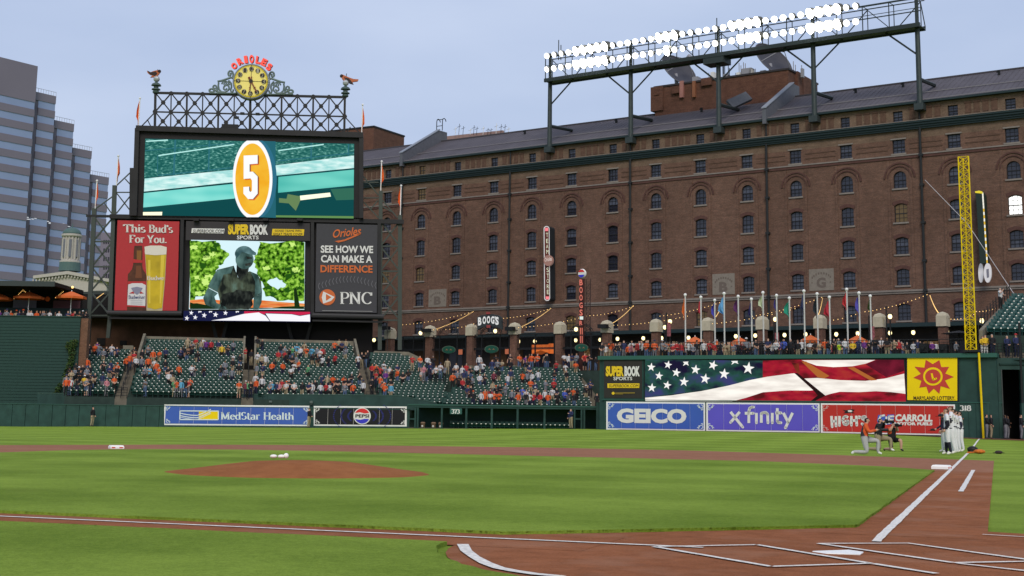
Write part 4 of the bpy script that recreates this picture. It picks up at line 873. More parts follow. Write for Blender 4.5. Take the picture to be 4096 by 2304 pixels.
vd('picture_beam', z2c((152, 1190), (880, 1116), (884, 1235), (147, 1308)), glowpic('vid_beam', (.10, .60, .55), (.28, .80, .72), 1., .25, (1, 1, 3), 1, .3, .7), E0+.03)
vd('picture_beam', z2c((1235, 1062), (1843, 1003), (1841, 1130), (1232, 1190)), glowpic('vid_beam2', (.06, .46, .40), (.18, .68, .58), 1., .2, (1, 1, 3), 1, .3, .7), E0+.03)
vd('picture_shade', z2c((153, 1180), (880, 1104), (880, 1117), (152, 1192)), glow('vid_dark', (.004, .05, .055)), E0+.04)
vd('picture_lamp', z2c((145, 1345), (300, 1343), (297, 1371), (145, 1371)), glow('vid_lamp', (1.2, 1.15, .8)), E0+.04)
vd('picture_lamp', z2c((1408, 1213), (1650, 1188), (1658, 1220), (1412, 1250)), glow('vid_lamp2', (1.1, 1.15, .85)), E0+.05)
vd('picture_fixture', z2c((1240, 1232), (1300, 1238), (1310, 1200), (1410, 1218), (1412, 1250), (1375, 1335), (1318, 1275), (1240, 1268)), glow('vid_olive', (.14, .24, .10)), E0+.04)
vd('picture_fixture', z2c((1655, 1160), (1842, 1150), (1842, 1245), (1700, 1250)), glow('vid_olive2', (.035, .15, .10)), E0+.035); vd('picture_floor', z2c((1150, 1370), (1840, 1378), (1840, 1396), (1090, 1385)), glow('vid_olive3', (.13, .28, .09)), E0+.035)
pst = glow('vid_post', (.03, .16, .2))
for A, B, w_ in (((405, 765), (392, 1045), 14), ((680, 772), (672, 1020), 12), ((1500, 790), (1498, 920), 12), ((1800, 798), (1797, 890), 10), ((163, 850), (880, 790), 6), ((262, 1030), (262, 890), 6), ((265, 1050), (880, 985), 8), ((1215, 935), (1843, 868), 8)):
    mb = MB(); a, b2 = P3(z2c(A)[0], E0+.05), P3(z2c(B)[0], E0+.05); mb.bar(a, b2, w_*.4969*150/FPX, .02); mb.build('picture_rail', pst, vs_)
for A, B in (((170, 775), (345, 765)), ((270, 890), (880, 800)), ((1235, 850), (1600, 800))): mb = MB(); mb.bar(P3(z2c(A)[0], E0+.055), P3(z2c(B)[0], E0+.055), .12, .02); mb.build('picture_highlight', glow('vid_hi', (.5, .9, .85)), vs_)
vd('picture_column', z2c((1100, 772), (1212, 776), (1215, 1392), (1080, 1386)), glow('vid_col', (.02, .13, .17)), E0+.04)
ov = [(x, max(y, 770)) if y < 1080 else (x, min(y, 1386)) for x, y in ell(1027, 1078, 160, 322, 64)]; vd('oval_rim', z2c(*ov), glow('vid_white', (1.0, 1.0, 1.0)), E0+.07)
ov2 = [(x+34, y) for x, y in ov]; vd('oval_side', z2c(*ov2), glow('vid_side', (.03, .16, .25)), E0+.06)
ov = [(x, max(y, 772)) for x, y in ell(1026, 1080, 138, 288, 64)]; vd('oval_face', z2c(*ov), glowpic('vid_orange', (.90, .42, .02), (.95, .56, .05), 1., .5), E0+.08)
five = [(955, 890), (1068, 885), (1068, 955), (1003, 960), (1003, 1020), (1030, 1020), (1068, 1058), (1068, 1196), (1030, 1240), (990, 1240), (953, 1196), (953, 1143), (1000, 1140), (1000, 1172), (1010, 1184), (1022, 1172), (1022, 1090), (1010, 1074), (955, 1078)]
vd('figure_glow', z2c(*[(x+12, y+10) for x, y in five]), glow('vid_redor', (.75, .16, .03)), E0+.09)
vd('figure_shade', z2c(*[(x+7, y+1) for x, y in five]), glow('vid_dk', (.02, .05, .05)), E0+.10); vd('figure_five', z2c(*five), MATS['vid_white'], E0+.11)
# ------------------------------------------------------------------ lower centre: ad header, statue screen, flag ticker
zb_ = Z(350, 850, .55202)
hd = thing('advertising_board', 'black header board with gold and white sports name above the statue screen', 'sign', fr=SB); CH = mat('print_charcoal', (.035, .032, .035), .6)
vd('board_face', zb_((715, 62), (1612, 78), (1612, 205), (712, 200)), CH, .75, hd)
vd('name_strip', zb_((756, 114), (994, 118), (988, 152), (752, 148)), OFFW, .8, hd); vd('name_strip', zb_((1340, 118), (1572, 122), (1566, 168), (1335, 165)), PY, .8, hd)
cond(hd, 'SUPERBOOK.COM', SB, zb_, 764, 122, 985, 146, .85, CH, .0, italic=2, slope=.5); cond(hd, 'GOOD TEAMS WIN,', SB, zb_, 1356, 124, 1552, 141, .85, CH, .0, italic=1, slope=.5); cond(hd, 'GREAT TEAMS COVER', SB, zb_, 1344, 147, 1558, 164, .85, CH, .0, italic=1, slope=.5)
cond(hd, 'SUPER', SB, zb_, 1018, 85, 1172, 160, .8, PY, .06); cond(hd, 'BOOK', SB, zb_, 1177, 87, 1308, 162, .8, OFFW, .06); cond(hd, 'SPORTS', SB, zb_, 1083, 167, 1240, 195, .8, OFFW, .02)
for x in (790, 1042, 1292, 1540): a = P3(zb_((x, 55))[0], 1.0); MB().box(a[0]-.3, a[0]+.3, -1.5, -.6, a[2]-.12, a[2]+.12).build('floodlamp', STEEL, hd)
s2 = thing('video_screen', 'smaller lit screen showing a bronze ballplayer in front of green trees', 'screen', fr=SB)
cc = [px(SB, *p, .8) for p in zb_((750, 198), (1575, 214), (1570, 703), (735, 700))]; MB().prism(cc[::-1], -.8, -.5).build('panel', glow('s_sky', (.70, .92, .98)), s2)
LEAF = glowpic('s_leaf', (.006, .035, .003), (.42, .72, .10), 1., 2.6, (1, 1, 1), 12, .38, .66, (.13, .34, .02))
random.seed(21)
def blob(pts, j=14, n=4):
    o = []
    for i in range(len(pts)):
        a, b2 = pts[i], pts[(i+1) % len(pts)]
        for k in range(n): o.append((a[0]+(b2[0]-a[0])*k/n+random.uniform(-j, j)*(k > 0), a[1]+(b2[1]-a[1])*k/n+random.uniform(-j, j)*(k > 0)))
    return [(min(1572, max(742, x)), min(700, max(203, y))) for x, y in o]
vd('picture_tree', zb_(*blob([(742, 205), (935, 205), (965, 260), (1025, 295), (985, 370), (930, 420), (880, 520), (850, 600), (742, 640)])), LEAF, .84, s2)
vd('picture_tree', zb_(*blob([(1245, 212), (1572, 216), (1570, 640), (1420, 640), (1290, 610), (1265, 500), (1230, 430), (1200, 360), (1230, 300)])), LEAF, .84, s2)
random.seed(8)
for i_ in range(26):
    xx, yy = random.choice([(random.uniform(755, 960), random.uniform(225, 600)), (random.uniform(1270, 1555), random.uniform(230, 600))]); vd('picture_shade', zb_(*blob([(xx-24, yy-10), (xx+20, yy-16), (xx+30, yy+10), (xx-15, yy+18)], 9)), glow('s_shade', (.02, .09, .008)) if i_ % 2 else glow('s_shine', (.62, .90, .22)), .845, s2)
vd('picture_gap', zb_(*blob([(1300, 505), (1370, 470), (1440, 520), (1380, 560)], 10)), MATS['s_sky'], .85, s2)
vd('picture_tent', zb_((742, 635), (860, 625), (1000, 640), (1200, 630), (1420, 650), (1572, 660), (1571, 690), (738, 690)), glowpic('s_tent', (.75, .12, .02), (.85, .42, .14), 1., 1., (.4, 1, 4)), .85, s2)
vd('picture_hedge', zb_(*blob([(738, 650), (850, 668), (1250, 690), (1570, 680), (1570, 702), (737, 700)], 5)), glow('s_hedge', (.01, .03, .008)), .86, s2)
vd('picture_trunk', zb_((1495, 560), (1512, 540), (1540, 690), (1500, 690)), MATS['s_hedge'], .86, s2)
BRZ = glowpic('s_bronze', (.012, .016, .014), (.12, .20, .16), 1., .8, (1.4, 1, .8), 6, .38, .68, (.07, .09, .06)); BRL = glowpic('s_bronze_light', (.02, .045, .042), (.11, .21, .195), 1., 1.1, (1, 1, .6), 6, .35, .68)
vd('picture_arm', zb_((872, 545), (838, 620), (852, 665), (930, 700), (1010, 700), (1000, 683), (935, 655), (920, 610), (945, 585)), BRL, .88, s2); vd('picture_arm', zb_((1265, 580), (1262, 650), (1240, 702), (1200, 702), (1205, 612), (1235, 600)), BRL, .88, s2)
vd('picture_torso', zb_((870, 540), (905, 470), (940, 415), (1060, 385), (1090, 470), (1175, 425), (1235, 450), (1258, 500), (1265, 585), (1208, 612), (1185, 640), (1170, 702), (950, 702), (960, 640), (945, 580)), BRZ, .87, s2)
vd('picture_shoulder', zb_((875, 535), (908, 468), (940, 418), (1058, 390), (1040, 440), (985, 450), (960, 520), (940, 572)), BRL, .89, s2); vd('picture_shoulder', zb_((1180, 428), (1235, 452), (1262, 580), (1212, 608), (1215, 500)), BRL, .89, s2)
vd('picture_chest', zb_(*blob([(975, 590), (1080, 560), (1190, 575), (1205, 612), (1170, 700), (955, 700)], 12)), glowpic('s_black', (.008, .010, .010), (.05, .06, .05), 1., 1.6, (1.2, 1, .7), 7, .4, .7), .88, s2)
vd('picture_neck', zb_((1082, 350), (1170, 400), (1165, 430), (1105, 495), (1078, 440)), MATS['s_black'], .89, s2)
vd('picture_face', zb_(*ell(1138, 340, 66, 70, 24)), BRL, .90, s2); vd('picture_face_shade', zb_((1150, 318), (1190, 322), (1192, 336), (1155, 338)), MATS['s_black'], .91, s2); vd('picture_mouth', zb_((1140, 372), (1185, 362), (1178, 385), (1145, 388)), MATS['s_black'], .91, s2)
vd('picture_cap', zb_(*(ell(1135, 302, 68, 60, 12, 180, 330)+[(1222, 292), (1220, 312), (1165, 300), (1120, 285), (1078, 335)])), glowpic('s_cap', (.03, .075, .085), (.13, .24, .25), 1., 1.), .92, s2)
tk = thing('led_ticker', 'lit strip under the statue screen showing stars and red stripe', 'screen', fr=SB)
tq = [px(SB, *p, 1.2) for p in zb_((697, 712), (1614, 720), (1614, 791), (694, 780))]; MB().prism(tq[::-1], -1.2, -.4).build('panel', glow('t_navy', (.012, .015, .06)), tk)
vd('picture_stripe', zb_((1135, 716), (1612, 720), (1612, 735), (1540, 745), (1480, 735), (1290, 728), (1285, 740), (1240, 725), (1135, 735)), glow('t_red', (.6, .02, .08)), 1.24, tk)
vd('picture_stripe', zb_((895, 782), (1010, 765), (1130, 735), (1240, 724), (1290, 748), (1320, 786)), glow('t_white', (.95, .95, 1.0)), 1.25, tk); vd('picture_stripe', zb_((1290, 732), (1480, 738), (1540, 750), (1612, 738), (1613, 790), (1325, 786)), MATS['t_white'], 1.25, tk)
for x, y, r in ((752, 727, 16), (720, 766, 17), (781, 760, 17), (846, 745, 18), (928, 740, 19), (1000, 728, 17)): (a, b2), = zb_((x, y)); vd('picture_star', star(a, b2, r*.6, 8), MATS['t_white'], 1.26, tk)
for x in (815, 892, 1086): vd('picture_star', zb_((x-10, 728), (x-12, 715), (x+12, 715), (x+8, 725), (x, 720)), MATS['t_white'], 1.26, tk)
# ------------------------------------------------------------------ beer billboard
bud = thing('billboard', 'red beer billboard with brown bottle and full glass', 'billboard', fr=SB); RB = mat('beer_red', (.40, .03, .035), .55, var=.04)
Pz = zl_
cc = [px(SB, *p, .7) for p in Pz((343, 82), (994, 95), (970, 1035), (307, 1030))]; MB().prism(cc[::-1], -.7, -.3).build('board_face', RB, bud)
def bd(name, pts, m, d): return vd(name, Pz(*pts), m, d, bud)
for s_, x0, y0, x1, y1, sl in (('This', 405, 124, 638, 207, 2), ("Bud's", 672, 130, 926, 212, 1), ('For', 465, 236, 630, 317, 1), ('You.', 655, 240, 862, 320, 1)):
    (a, b2), (c, e) = Pz((x0, y0), (x1, y1)); lettering(bud, SB, s_, a, b2, c, e, .78, mat('pale_cream', (.62, .58, .54), .6), font=(.19, .085), slope=sl*.5)
BRN = mat('bottle_brown', (.075, .026, .012), .35, var=.5, vs=1.3)
bd('bottle', [(522, 350), (602, 350), (606, 400), (603, 560), (612, 600), (645, 650), (645, 1036), (442, 1036), (452, 650), (495, 600), (508, 545), (515, 400)], BRN, .74); bd('bottle_shine', [(545, 400), (595, 400), (590, 520), (545, 520)], mat('bottle_amber', (.22, .09, .02), .4), .75); bd('bottle_shine', [(540, 560), (590, 560), (600, 690), (530, 690)], mat('bottle_glow', (.15, .05, .02), .4), .75)
bd('neck_label', [(508, 490), (606, 505), (604, 530), (505, 530)], mat('label_red', (.42, .03, .03), .6), .76); bd('label_top', [(452, 725), (643, 725), (643, 770), (452, 770)], MATS['label_red'], .76)
bd('label', [(455, 760), (500, 745), (600, 745), (640, 765), (636, 985), (445, 978)], mat('label_white', (.60, .60, .60), .6), .77); bd('label_foot', [(445, 975), (636, 985), (636, 1000), (445, 992)], MATS['label_red'], .78)
bd('label_crest', [(485, 795), (545, 782), (608, 795), (585, 840), (548, 868), (510, 840)], mat('crest_grey', (.22, .22, .30), .6), .79); bd('label_ribbon', [(462, 852), (510, 830), (520, 856)], MATS['label_red'], .79); bd('label_ribbon', [(620, 852), (585, 830), (575, 856)], MATS['label_red'], .79)
(a, b2), (c, e) = Pz((458, 872), (634, 910)); lettering(bud, SB, 'Budweiser', a, b2, c, e, .80, mat('ink_navy', (.05, .06, .16), .6), font=(.16, .06))
for k in range(3): bd('label_small_print', [(480, 925+k*18), (605, 927+k*18), (605, 930+k*18), (480, 928+k*18)], mat('ink_pale', (.35, .35, .38), .6), .80)
BEER = mat('beer_gold', (.50, .36, .015), .4, var=.25, vs=.7)
bd('glass', [(627, 360), (690, 348), (800, 348), (862, 365), (858, 440), (845, 700), (815, 1036), (648, 1036), (650, 700), (632, 440)], mat('glass_pale', (.42, .38, .25), .4), .74)
bd('beer', [(636, 440), (855, 442), (838, 720), (812, 1005), (735, 1022), (658, 1000), (652, 700)], BEER, .76); bd('beer_shine', [(800, 450), (838, 450), (822, 700), (800, 960), (785, 960)], mat('beer_bright', (.66, .50, .05), .4), .77); bd('beer_shine', [(665, 500), (690, 500), (690, 960), (670, 960)], MATS['beer_bright'], .77); bd('foam', [(627, 362), (690, 349), (800, 349), (862, 366), (857, 442), (742, 450), (632, 440)], mat('foam', (.66, .62, .54), .8), .78)
(a, b2), (c, e) = Pz((652, 668), (834, 712)); lettering(bud, SB, 'Budwe', a, b2, c, e, .80, mat('pale_cream'), font=(.16, .07))
# ------------------------------------------------------------------ charity billboard
pnc = thing('billboard', 'dark grey charity billboard with orange script and white capitals', 'billboard', fr=SB); GB = mat('charity_grey', (.048, .048, .056), .6, var=.05)
zp = zb_; cc = [px(SB, *p, .7) for p in zp((1660, 80), (2102, 90), (2096, 728), (1650, 720))]; MB().prism(cc[::-1], -.7, -.3).build('board_face', GB, pnc)
PO = mat('print_orange', (.55, .13, .035), .6)
for s_, x0, y0, x1, y1, m_ in (('SEE HOW WE', 1690, 238, 2070, 292, OFFW), ('CAN MAKE A', 1692, 308, 2064, 362, OFFW), ('DIFFERENCE', 1688, 380, 2066, 434, PO)): cond(pnc, s_, SB, zp, x0, y0, x1, y1, .76, m_, .03, slope=2)
(a, b2), (c, e) = zp((1828, 576), (2066, 662)); lettering(pnc, SB, 'PNC', a, b2, c, e, .76, OFFW, font=(.15, .05), slope=1)
# script: slanted lettering with a tail
(a, b2), (c, e) = zp((1772, 128), (1976, 190)); lettering(pnc, SB, 'Orioles', a, b2-2, c, e-2, .76, PO, weight=.02, italic=7, slope=-14)
vd('script_tail', zp((1790, 208), (1860, 196), (1985, 145), (1975, 160), (1870, 205), (1820, 218)), PO, .76, pnc)
vd('logo_disc', zp(*ell(1738, 614, 58, 58, 32)), PO, .76, pnc); vd('logo_shape', zp((1708, 572), (1790, 612), (1765, 640), (1708, 660), (1698, 615)), OFFW, .77, pnc); vd('logo_cut', zp((1728, 590), (1768, 614), (1728, 640)), PO, .78, pnc)
mb = MB()
for i in range(17):
    t_ = i/16; x = 1672+t_*410; y = 535-52*math.sin(math.pi*t_*.95+.02); 
    for s_ in (-1, 1): (A, B) = zp((x, y), (x+10, y+s_*24)); mb.bar(P3(A, .76), P3(B, .76), .07, .01)
mb.build('stitch_marks', mat('stitch_grey', (.14, .14, .16), .6), pnc); vd('small_print', zp((1700, 708), (2066, 714), (2066, 720), (1700, 714)), mat('ink_grey', (.2, .2, .2), .6), .76, pnc)
# ------------------------------------------------------------------ clock with scroll work and arched name
zc = Z(820, 200, .15182); kc = zc((1218, 840))[0]; K = 150/FPX
a = px(SB, *kc, .8); cxw, czw = a
clk = thing('clock', 'round yellow clock framed by green scrolls on top of the lattice', 'clock', fr=SB); R0 = 492*.15182*K
MB().lathe((cxw, -.2, czw), [(R0, 0), (R0*1.0, -.7), (R0*.95, -.85), (R0*.90, -.8)], 48, 'y').build('rim', mat('clock_rim', (.27, .29, .30), .5, .2), clk)
def cdisc(r, d, m, name, n=48): mb = MB(); mb.poly([(cxw+r*math.cos(2*math.pi*i/n), -d, czw+r*math.sin(2*math.pi*i/n)) for i in range(n)]); return mb.build(name, m, clk)
cdisc(R0*.90, 1.06, mat('dial_rim', (.62, .48, .0), .5), 'dial_edge'); cdisc(R0*.84, 1.08, mat('dial_yellow', (.66, .56, .16), .5, emit=(.5, .42, .12), es=.35), 'dial')
CK = mat('clock_black', (.025, .018, .015), .5); CN = mat('clock_figure', (.35, .33, .25), .6)
mb = MB(); 
for a_ in (0, 90): c_, s_ = math.cos(R_(a_)), math.sin(R_(a_)); mb.bar((cxw-R0*.92*c_, -1.1, czw-R0*.92*s_), (cxw+R0*.92*c_, -1.1, czw+R0*.92*s_), .05, .02)
mb.build('cross_bars', CK, clk)
mb = MB()
for i in range(60): t_ = R_(i*6); mb.bar((cxw+R0*.80*math.sin(t_), -1.1, czw+R0*.80*math.cos(t_)), (cxw+R0*.84*math.sin(t_), -1.1, czw+R0*.84*math.cos(t_)), .03, .01)
mb.build('minute_marks', CK, clk)
class _C: pass
for i in range(12):
    t_ = R_(i*30); X, Zc = cxw+R0*.69*math.sin(t_), czw+R0*.69*math.cos(t_); s_ = '12' if i == 0 else str(i)
    mb = MB(); mb.lathe((X, -1.12, Zc), [(R0*.128, 0), (R0*.128, -.05)], 18, 'y'); mb.build('hour_disc', CK, clk)
    v, f = glyphs(s_, .0); mb = MB(); W_ = .26 if len(s_) == 1 else .40; mb.v = [(X-W_/2+u*W_, -1.19, Zc-.26+vv*.52) for u, vv in v]; mb.f = list(f); mb.mi = [0]*len(f); mb.build('hour_figure', CN, clk)
HD = mat('clock_hand', (.22, .055, .03), .5)
for ang, ln, wd, nm in ((150, .66, .14, 'hour_hand'), (187, .60, .07, 'minute_hand')):
    t_ = R_(ang); mb = MB(); dx, dz = math.sin(t_), math.cos(t_); mb.bar((cxw-dx*.5, -1.22, czw-dz*.5), (cxw+dx*R0*ln, -1.22, czw+dz*R0*ln), wd, .03); mb.bar((cxw+dx*R0*ln*.6, -1.22, czw+dz*R0*ln*.6), (cxw+dx*R0*ln*.68, -1.22, czw+dz*R0*ln*.68), wd*2, .03); mb.bar((cxw-dx*.52, -1.22, czw-dz*.52), (cxw-dx*.25, -1.22, czw-dz*.25), wd*1.8, .03); mb.build(nm, HD, clk)
mb = MB().lathe((cxw, -1.1, czw), [(.22, 0), (.22, -.15)], 16, 'y'); mb.build('hub', CK, clk)
SCR = mat('scroll_green', (.11, .155, .15), .55, var=.2, vs=1.)
def spiral(cx, cy, r, turns, a0, sg, w0): 
    P = []; n = int(14*turns)
    for i in range(n+1): f = i/n; t_ = R_(a0)+sg*2*math.pi*turns*f; rr = r*(1-.85*f); P.append((cx+rr*math.cos(t_), cy+rr*math.sin(t_)))
    return P
def scroll(P, w_, mb, mir):
    P = zc(*[((2436-x) if mir else x, y+(28 if mir else 0)) for x, y in P])
    for A, B in zip(P, P[1:]): a, b2 = P3(A, .5), P3(B, .5); mb.tube(a, b2, w_*.15182*K*.8, 6)
for mir in (0, 1):
    mb = MB()
    scroll([(760, 760), (700, 720), (640, 740), (560, 770), (440, 810), (330, 830)], 40, mb, mir)
    scroll([(740, 720), (745, 640), (720, 570), (670, 545), (625, 575), (612, 640), (640, 690), (680, 660), (680, 600)], 34, mb, mir)
    scroll([(360, 860), (350, 940), (370, 1040), (430, 1100), (520, 1110), (600, 1080), (640, 1010), (620, 940), (560, 930), (500, 960), (490, 1030), (540, 1060), (580, 1010)], 30, mb, mir)
    scroll([(440, 900), (470, 840), (540, 820), (610, 850), (650, 920)], 28, mb, mir); scroll(spiral(540, 890, 60, 1.3, 0, 1, 1), 24, mb, mir)
    scroll([(620, 800), (690, 880), (700, 980), (670, 1060), (700, 1110), (750, 1090), (740, 1040)], 30, mb, mir)
    scroll([(480, 1120), (360, 1110), (260, 1060), (180, 1020), (120, 1040), (120, 1100), (200, 1110), (250, 1080)], 36, mb, mir); scroll([(330, 1080), (310, 1000), (290, 940), (240, 930), (210, 980), (240, 1020), (280, 1010)], 32, mb, mir)
    scroll([(110, 1135), (700, 1140), (900, 1140)], 30, mb, mir)
    mb.build('scroll_work', SCR, clk)
nm = thing('name_sign', 'red neon team name arched over the yellow clock', 'sign', fr=SB)
NEO = glow('neon_red', (1.0, .12, .09), 1.1); NBK = mat('neon_back', (.16, .02, .02), .5)
for ch, bx_, by_, tx_, ty_, wd in (('O', 800, 490, 730, 340, 150), ('R', 960, 375, 880, 210, 150), ('I', 1090, 345, 1060, 150, 90), ('O', 1225, 345, 1225, 125, 120), ('L', 1380, 360, 1412, 160, 120), ('E', 1510, 410, 1595, 235, 140), ('S', 1640, 530, 1735, 360, 130)):
    ux, uy = tx_-bx_, ty_-by_; l = math.hypot(ux, uy); rx, ry = -uy/l*wd/2, ux/l*wd/2
    quad = zc((tx_-rx, ty_-ry), (tx_+rx, ty_+ry), (bx_-rx, by_-ry), (bx_+rx, by_+ry))
    for d_, m_, off, n_ in ((1.0, NEO, 0, 'letter'), (.75, NBK, 3, 'letter_back')):
        mb = MB(); print_on(mb, SB, [(x+off, y+off) for x, y in quad], glyphs(ch, .055 if off == 0 else .09), d_); mb.build(n_, m_, nm)
# ------------------------------------------------------------------ bird vanes
BO = mat('bird_orange', (.42, .12, .05), .6); BD = mat('bird_dark', (.03, .02, .02), .6)
def bird(name, label, base, mir, ztop, pts, wing, sc):
    t = thing('bird_vane', label, 'weathervane', 'bird vanes on the scoreboard crown', fr=SB)
    a = px(SB, *base, .3); x, z = a
    prof = [(.35, 0), (.42, .12), (.3, .3), (.55, .38), (.5, .5), (.3, .55), (.28, .8), (.62, .85), (.5, 1.05), (.2, 1.2), (.12, 1.3)]
    mb = MB(); mb.lathe((x, -.3, z), [(r*.9, h) for r, h in prof], 14); mb.build('finial', mat('finial_green', (.06, .09, .085), .5), t)
    MB().ball((x, -.3, z+1.62), .36, 12).build('ball', mat('ball_grey', (.45, .47, .5), .3, .4), t)
    MB().tube((x, -.3, z+1.9), (x+.05, -.3, z+2.7), .04, 5).build('rod', BLACK, t)
    q = [px(SB, *p, .3) for p in z2c(*pts)]; MB().prism(q[::-1], -.42, -.18).build('body', BO, t)
    q = [px(SB, *p, .3) for p in z2c(*wing)]; MB().prism(q[::-1], -.47, -.13).build('wing', BD, t)
    hq = z2c(sc)[0]; h = px(SB, *hq, .3); MB().ball((h[0], -.3, h[1]), .21, 10).build('head', BD, t)
bird('l', 'orange bird vane on the left corner of the scoreboard crown, facing right', z2c((248, 388))[0], 0, 0, [(178, 210), (205, 222), (228, 212), (255, 205), (280, 205), (288, 212), (275, 235), (255, 255), (230, 260), (205, 262), (222, 245), (200, 240), (182, 225)], [(180, 208), (210, 222), (250, 214), (262, 235), (240, 250), (222, 243), (200, 235)], (276, 213))
bird('r', 'orange bird vane on the right corner of the scoreboard crown, facing left', z2c((1773, 418))[0], 1, 0, [(1732, 245), (1750, 238), (1775, 250), (1810, 265), (1840, 275), (1880, 278), (1872, 294), (1835, 298), (1830, 318), (1800, 300), (1770, 300), (1752, 280), (1742, 262)], [(1765, 262), (1805, 272), (1840, 318), (1815, 312), (1780, 295)], (1744, 250))
# flags on the stepped corners
def pennant(label, x, ytop, yfoot, cloth, side=1, d=.4, fr=SB, pole=WHITEP, r=.06, name='flag', grp='orange pennants on the scoreboard steps', cm=None, cat='flag'):
    t = thing(name, label, cat, grp, fr=fr); a, b2 = px(fr, x, ytop, d), px(fr, x, yfoot, d)
    MB().tube((b2[0], -d, b2[1]), (b2[0], -d, a[1]), r, 6).build('pole', pole, t); MB().ball((b2[0], -d, a[1]+.12), r*2.2, 8).build('finial', WHITEP, t)
    mb = MB(); mb.sm = True; (cx0, cy0, cw, cl) = cloth; n = 12; k_ = 6; rnd = random.Random(int(x)); ph = rnd.random()*6
    tp = px(fr, cx0, cy0, d); bt = px(fr, cx0, cy0+cl, d); wdm = px(fr, cx0+cw, cy0, d)[0]-tp[0]
    for i in range(n+1):
        f = i/n
        for j in range(k_+1):
            g = j/k_; wv = math.sin(math.pi*min(1, f*1.15+.12))**.8*(.35+.65*f if f < .55 else 1-.75*(f-.55)) ; X = b2[0]+side*r+wdm*g*wv*side; mb.v.append((X, -d+.18*math.sin(g*7+ph+f*2)*(.3+g), tp[1]+(bt[1]-tp[1])*(f-.10*(1-g)*1)+.0))
    for i in range(n):
        for j in range(k_): a0 = i*(k_+1)+j; mb.f.append((a0, a0+1, a0+k_+2, a0+k_+1)); mb.mi.append(0)
    mb.build('cloth', cm or ORANGE, t); return t
pennant('orange pennant left of the crown on the video board corner', 553, 397, 514, (553, 412, 12, 95), -1); pennant('orange pennant on the upper step left of the video board', 466, 628, 742, (466, 640, 11, 88)); pennant('orange pennant on the lowest left step of the scoreboard', 381, 727, 834, (381, 740, 12, 88))
pennant('orange pennant right of the crown on the video board corner', 1447, 423, 530, (1447, 440, 12, 90)); pennant('orange pennant on the upper step right of the video board', 1523, 650, 762, (1524, 668, 14, 85)); pennant('orange pennant on the lowest right step of the scoreboard', 1601, 747, 862, (1600, 755, 14, 92), -1)
# =================================================================== brick warehouse
def brick_mat(name, c1, c2, mort, scale=1.):
    M = bpy.data.materials.new(name); M.use_nodes = True; t = M.node_tree; b = t.nodes['Principled BSDF']; N = t.nodes.new; Lk = t.links.new
    b.inputs['Roughness'].default_value = .9; b.inputs['Specular IOR Level'].default_value = .15
    o = N('ShaderNodeTexCoord'); s = N('ShaderNodeSeparateXYZ'); Lk(o.outputs['Object'], s.inputs[0]); c = N('ShaderNodeCombineXYZ')
    ad = N('ShaderNodeMath'); ad.operation = 'ADD'; Lk(s.outputs[0], ad.inputs[0]); Lk(s.outputs[1], ad.inputs[1]); Lk(ad.outputs[0], c.inputs[0]); Lk(s.outputs[2], c.inputs[1])
    br = N('ShaderNodeTexBrick'); br.inputs['Scale'].default_value = scale; br.inputs['Brick Width'].default_value = .24; br.inputs['Row Height'].default_value = .085; br.inputs['Mortar Size'].default_value = .012
    br.inputs['Color1'].default_value = (*c1, 1); br.inputs['Color2'].default_value = (*c2, 1); br.inputs['Mortar'].default_value = (*mort, 1); br.inputs['Bias'].default_value = 0; Lk(c.outputs[0], br.inputs[0])
    def nz(sc, lo, hi, det=5, st=None):
        n = N('ShaderNodeTexNoise'); n.inputs['Scale'].default_value = sc; n.inputs['Detail'].default_value = det
        if st: m_ = N('ShaderNodeMapping'); m_.inputs['Scale'].default_value = st; Lk(o.outputs['Object'], m_.inputs[0]); Lk(m_.outputs[0], n.inputs[0])
        else: Lk(o.outputs['Object'], n.inputs[0])
        r = N('ShaderNodeMapRange'); r.inputs[1].default_value = .3; r.inputs[2].default_value = .7; r.inputs[3].default_value = lo; r.inputs[4].default_value = hi; Lk(n.outputs[0], r.inputs[0]); return r.outputs[0]
    prev = br.outputs[0]
    for f in (nz(.12, .84, 1.16), nz(1.2, .86, 1.14), nz(.7, .88, 1.12, 4, (1, 1, 6)), nz(9, .8, 1.2)):
        x = N('ShaderNodeMix'); x.data_type = 'RGBA'; x.blend_type = 'MULTIPLY'; x.inputs[0].default_value = 1; Lk(prev, x.inputs[6]); Lk(f, x.inputs[7]); prev = x.outputs[2]
    Lk(prev, b.inputs['Base Color']); bp = N('ShaderNodeBump'); bp.inputs['Strength'].default_value = .5; bp.inputs['Distance'].default_value = .02; Lk(br.outputs[1], bp.inputs['Height']); bp.invert = True; Lk(bp.outputs[0], b.inputs['Normal'])
    return M
BRICK = brick_mat('warehouse_brick', (.158, .080, .056), (.108, .056, .041), (.12, .095, .078)); BRICKL = brick_mat('attic_brick', (.165, .105, .072), (.125, .078, .055), (.14, .115, .09)); BRICKR = brick_mat('roof_box_brick', (.145, .064, .044), (.11, .048, .036), (.10, .065, .052))
BRICKD = mat('arch_brick', (.085, .042, .036), .9, var=.2, vs=4.); STONE = mat('stone_trim', (.20, .175, .16), .85, var=.15, vs=2.)
wh = thing('warehouse', 'very long brick warehouse with rows of arched windows behind right field', 'warehouse', fr=WF)
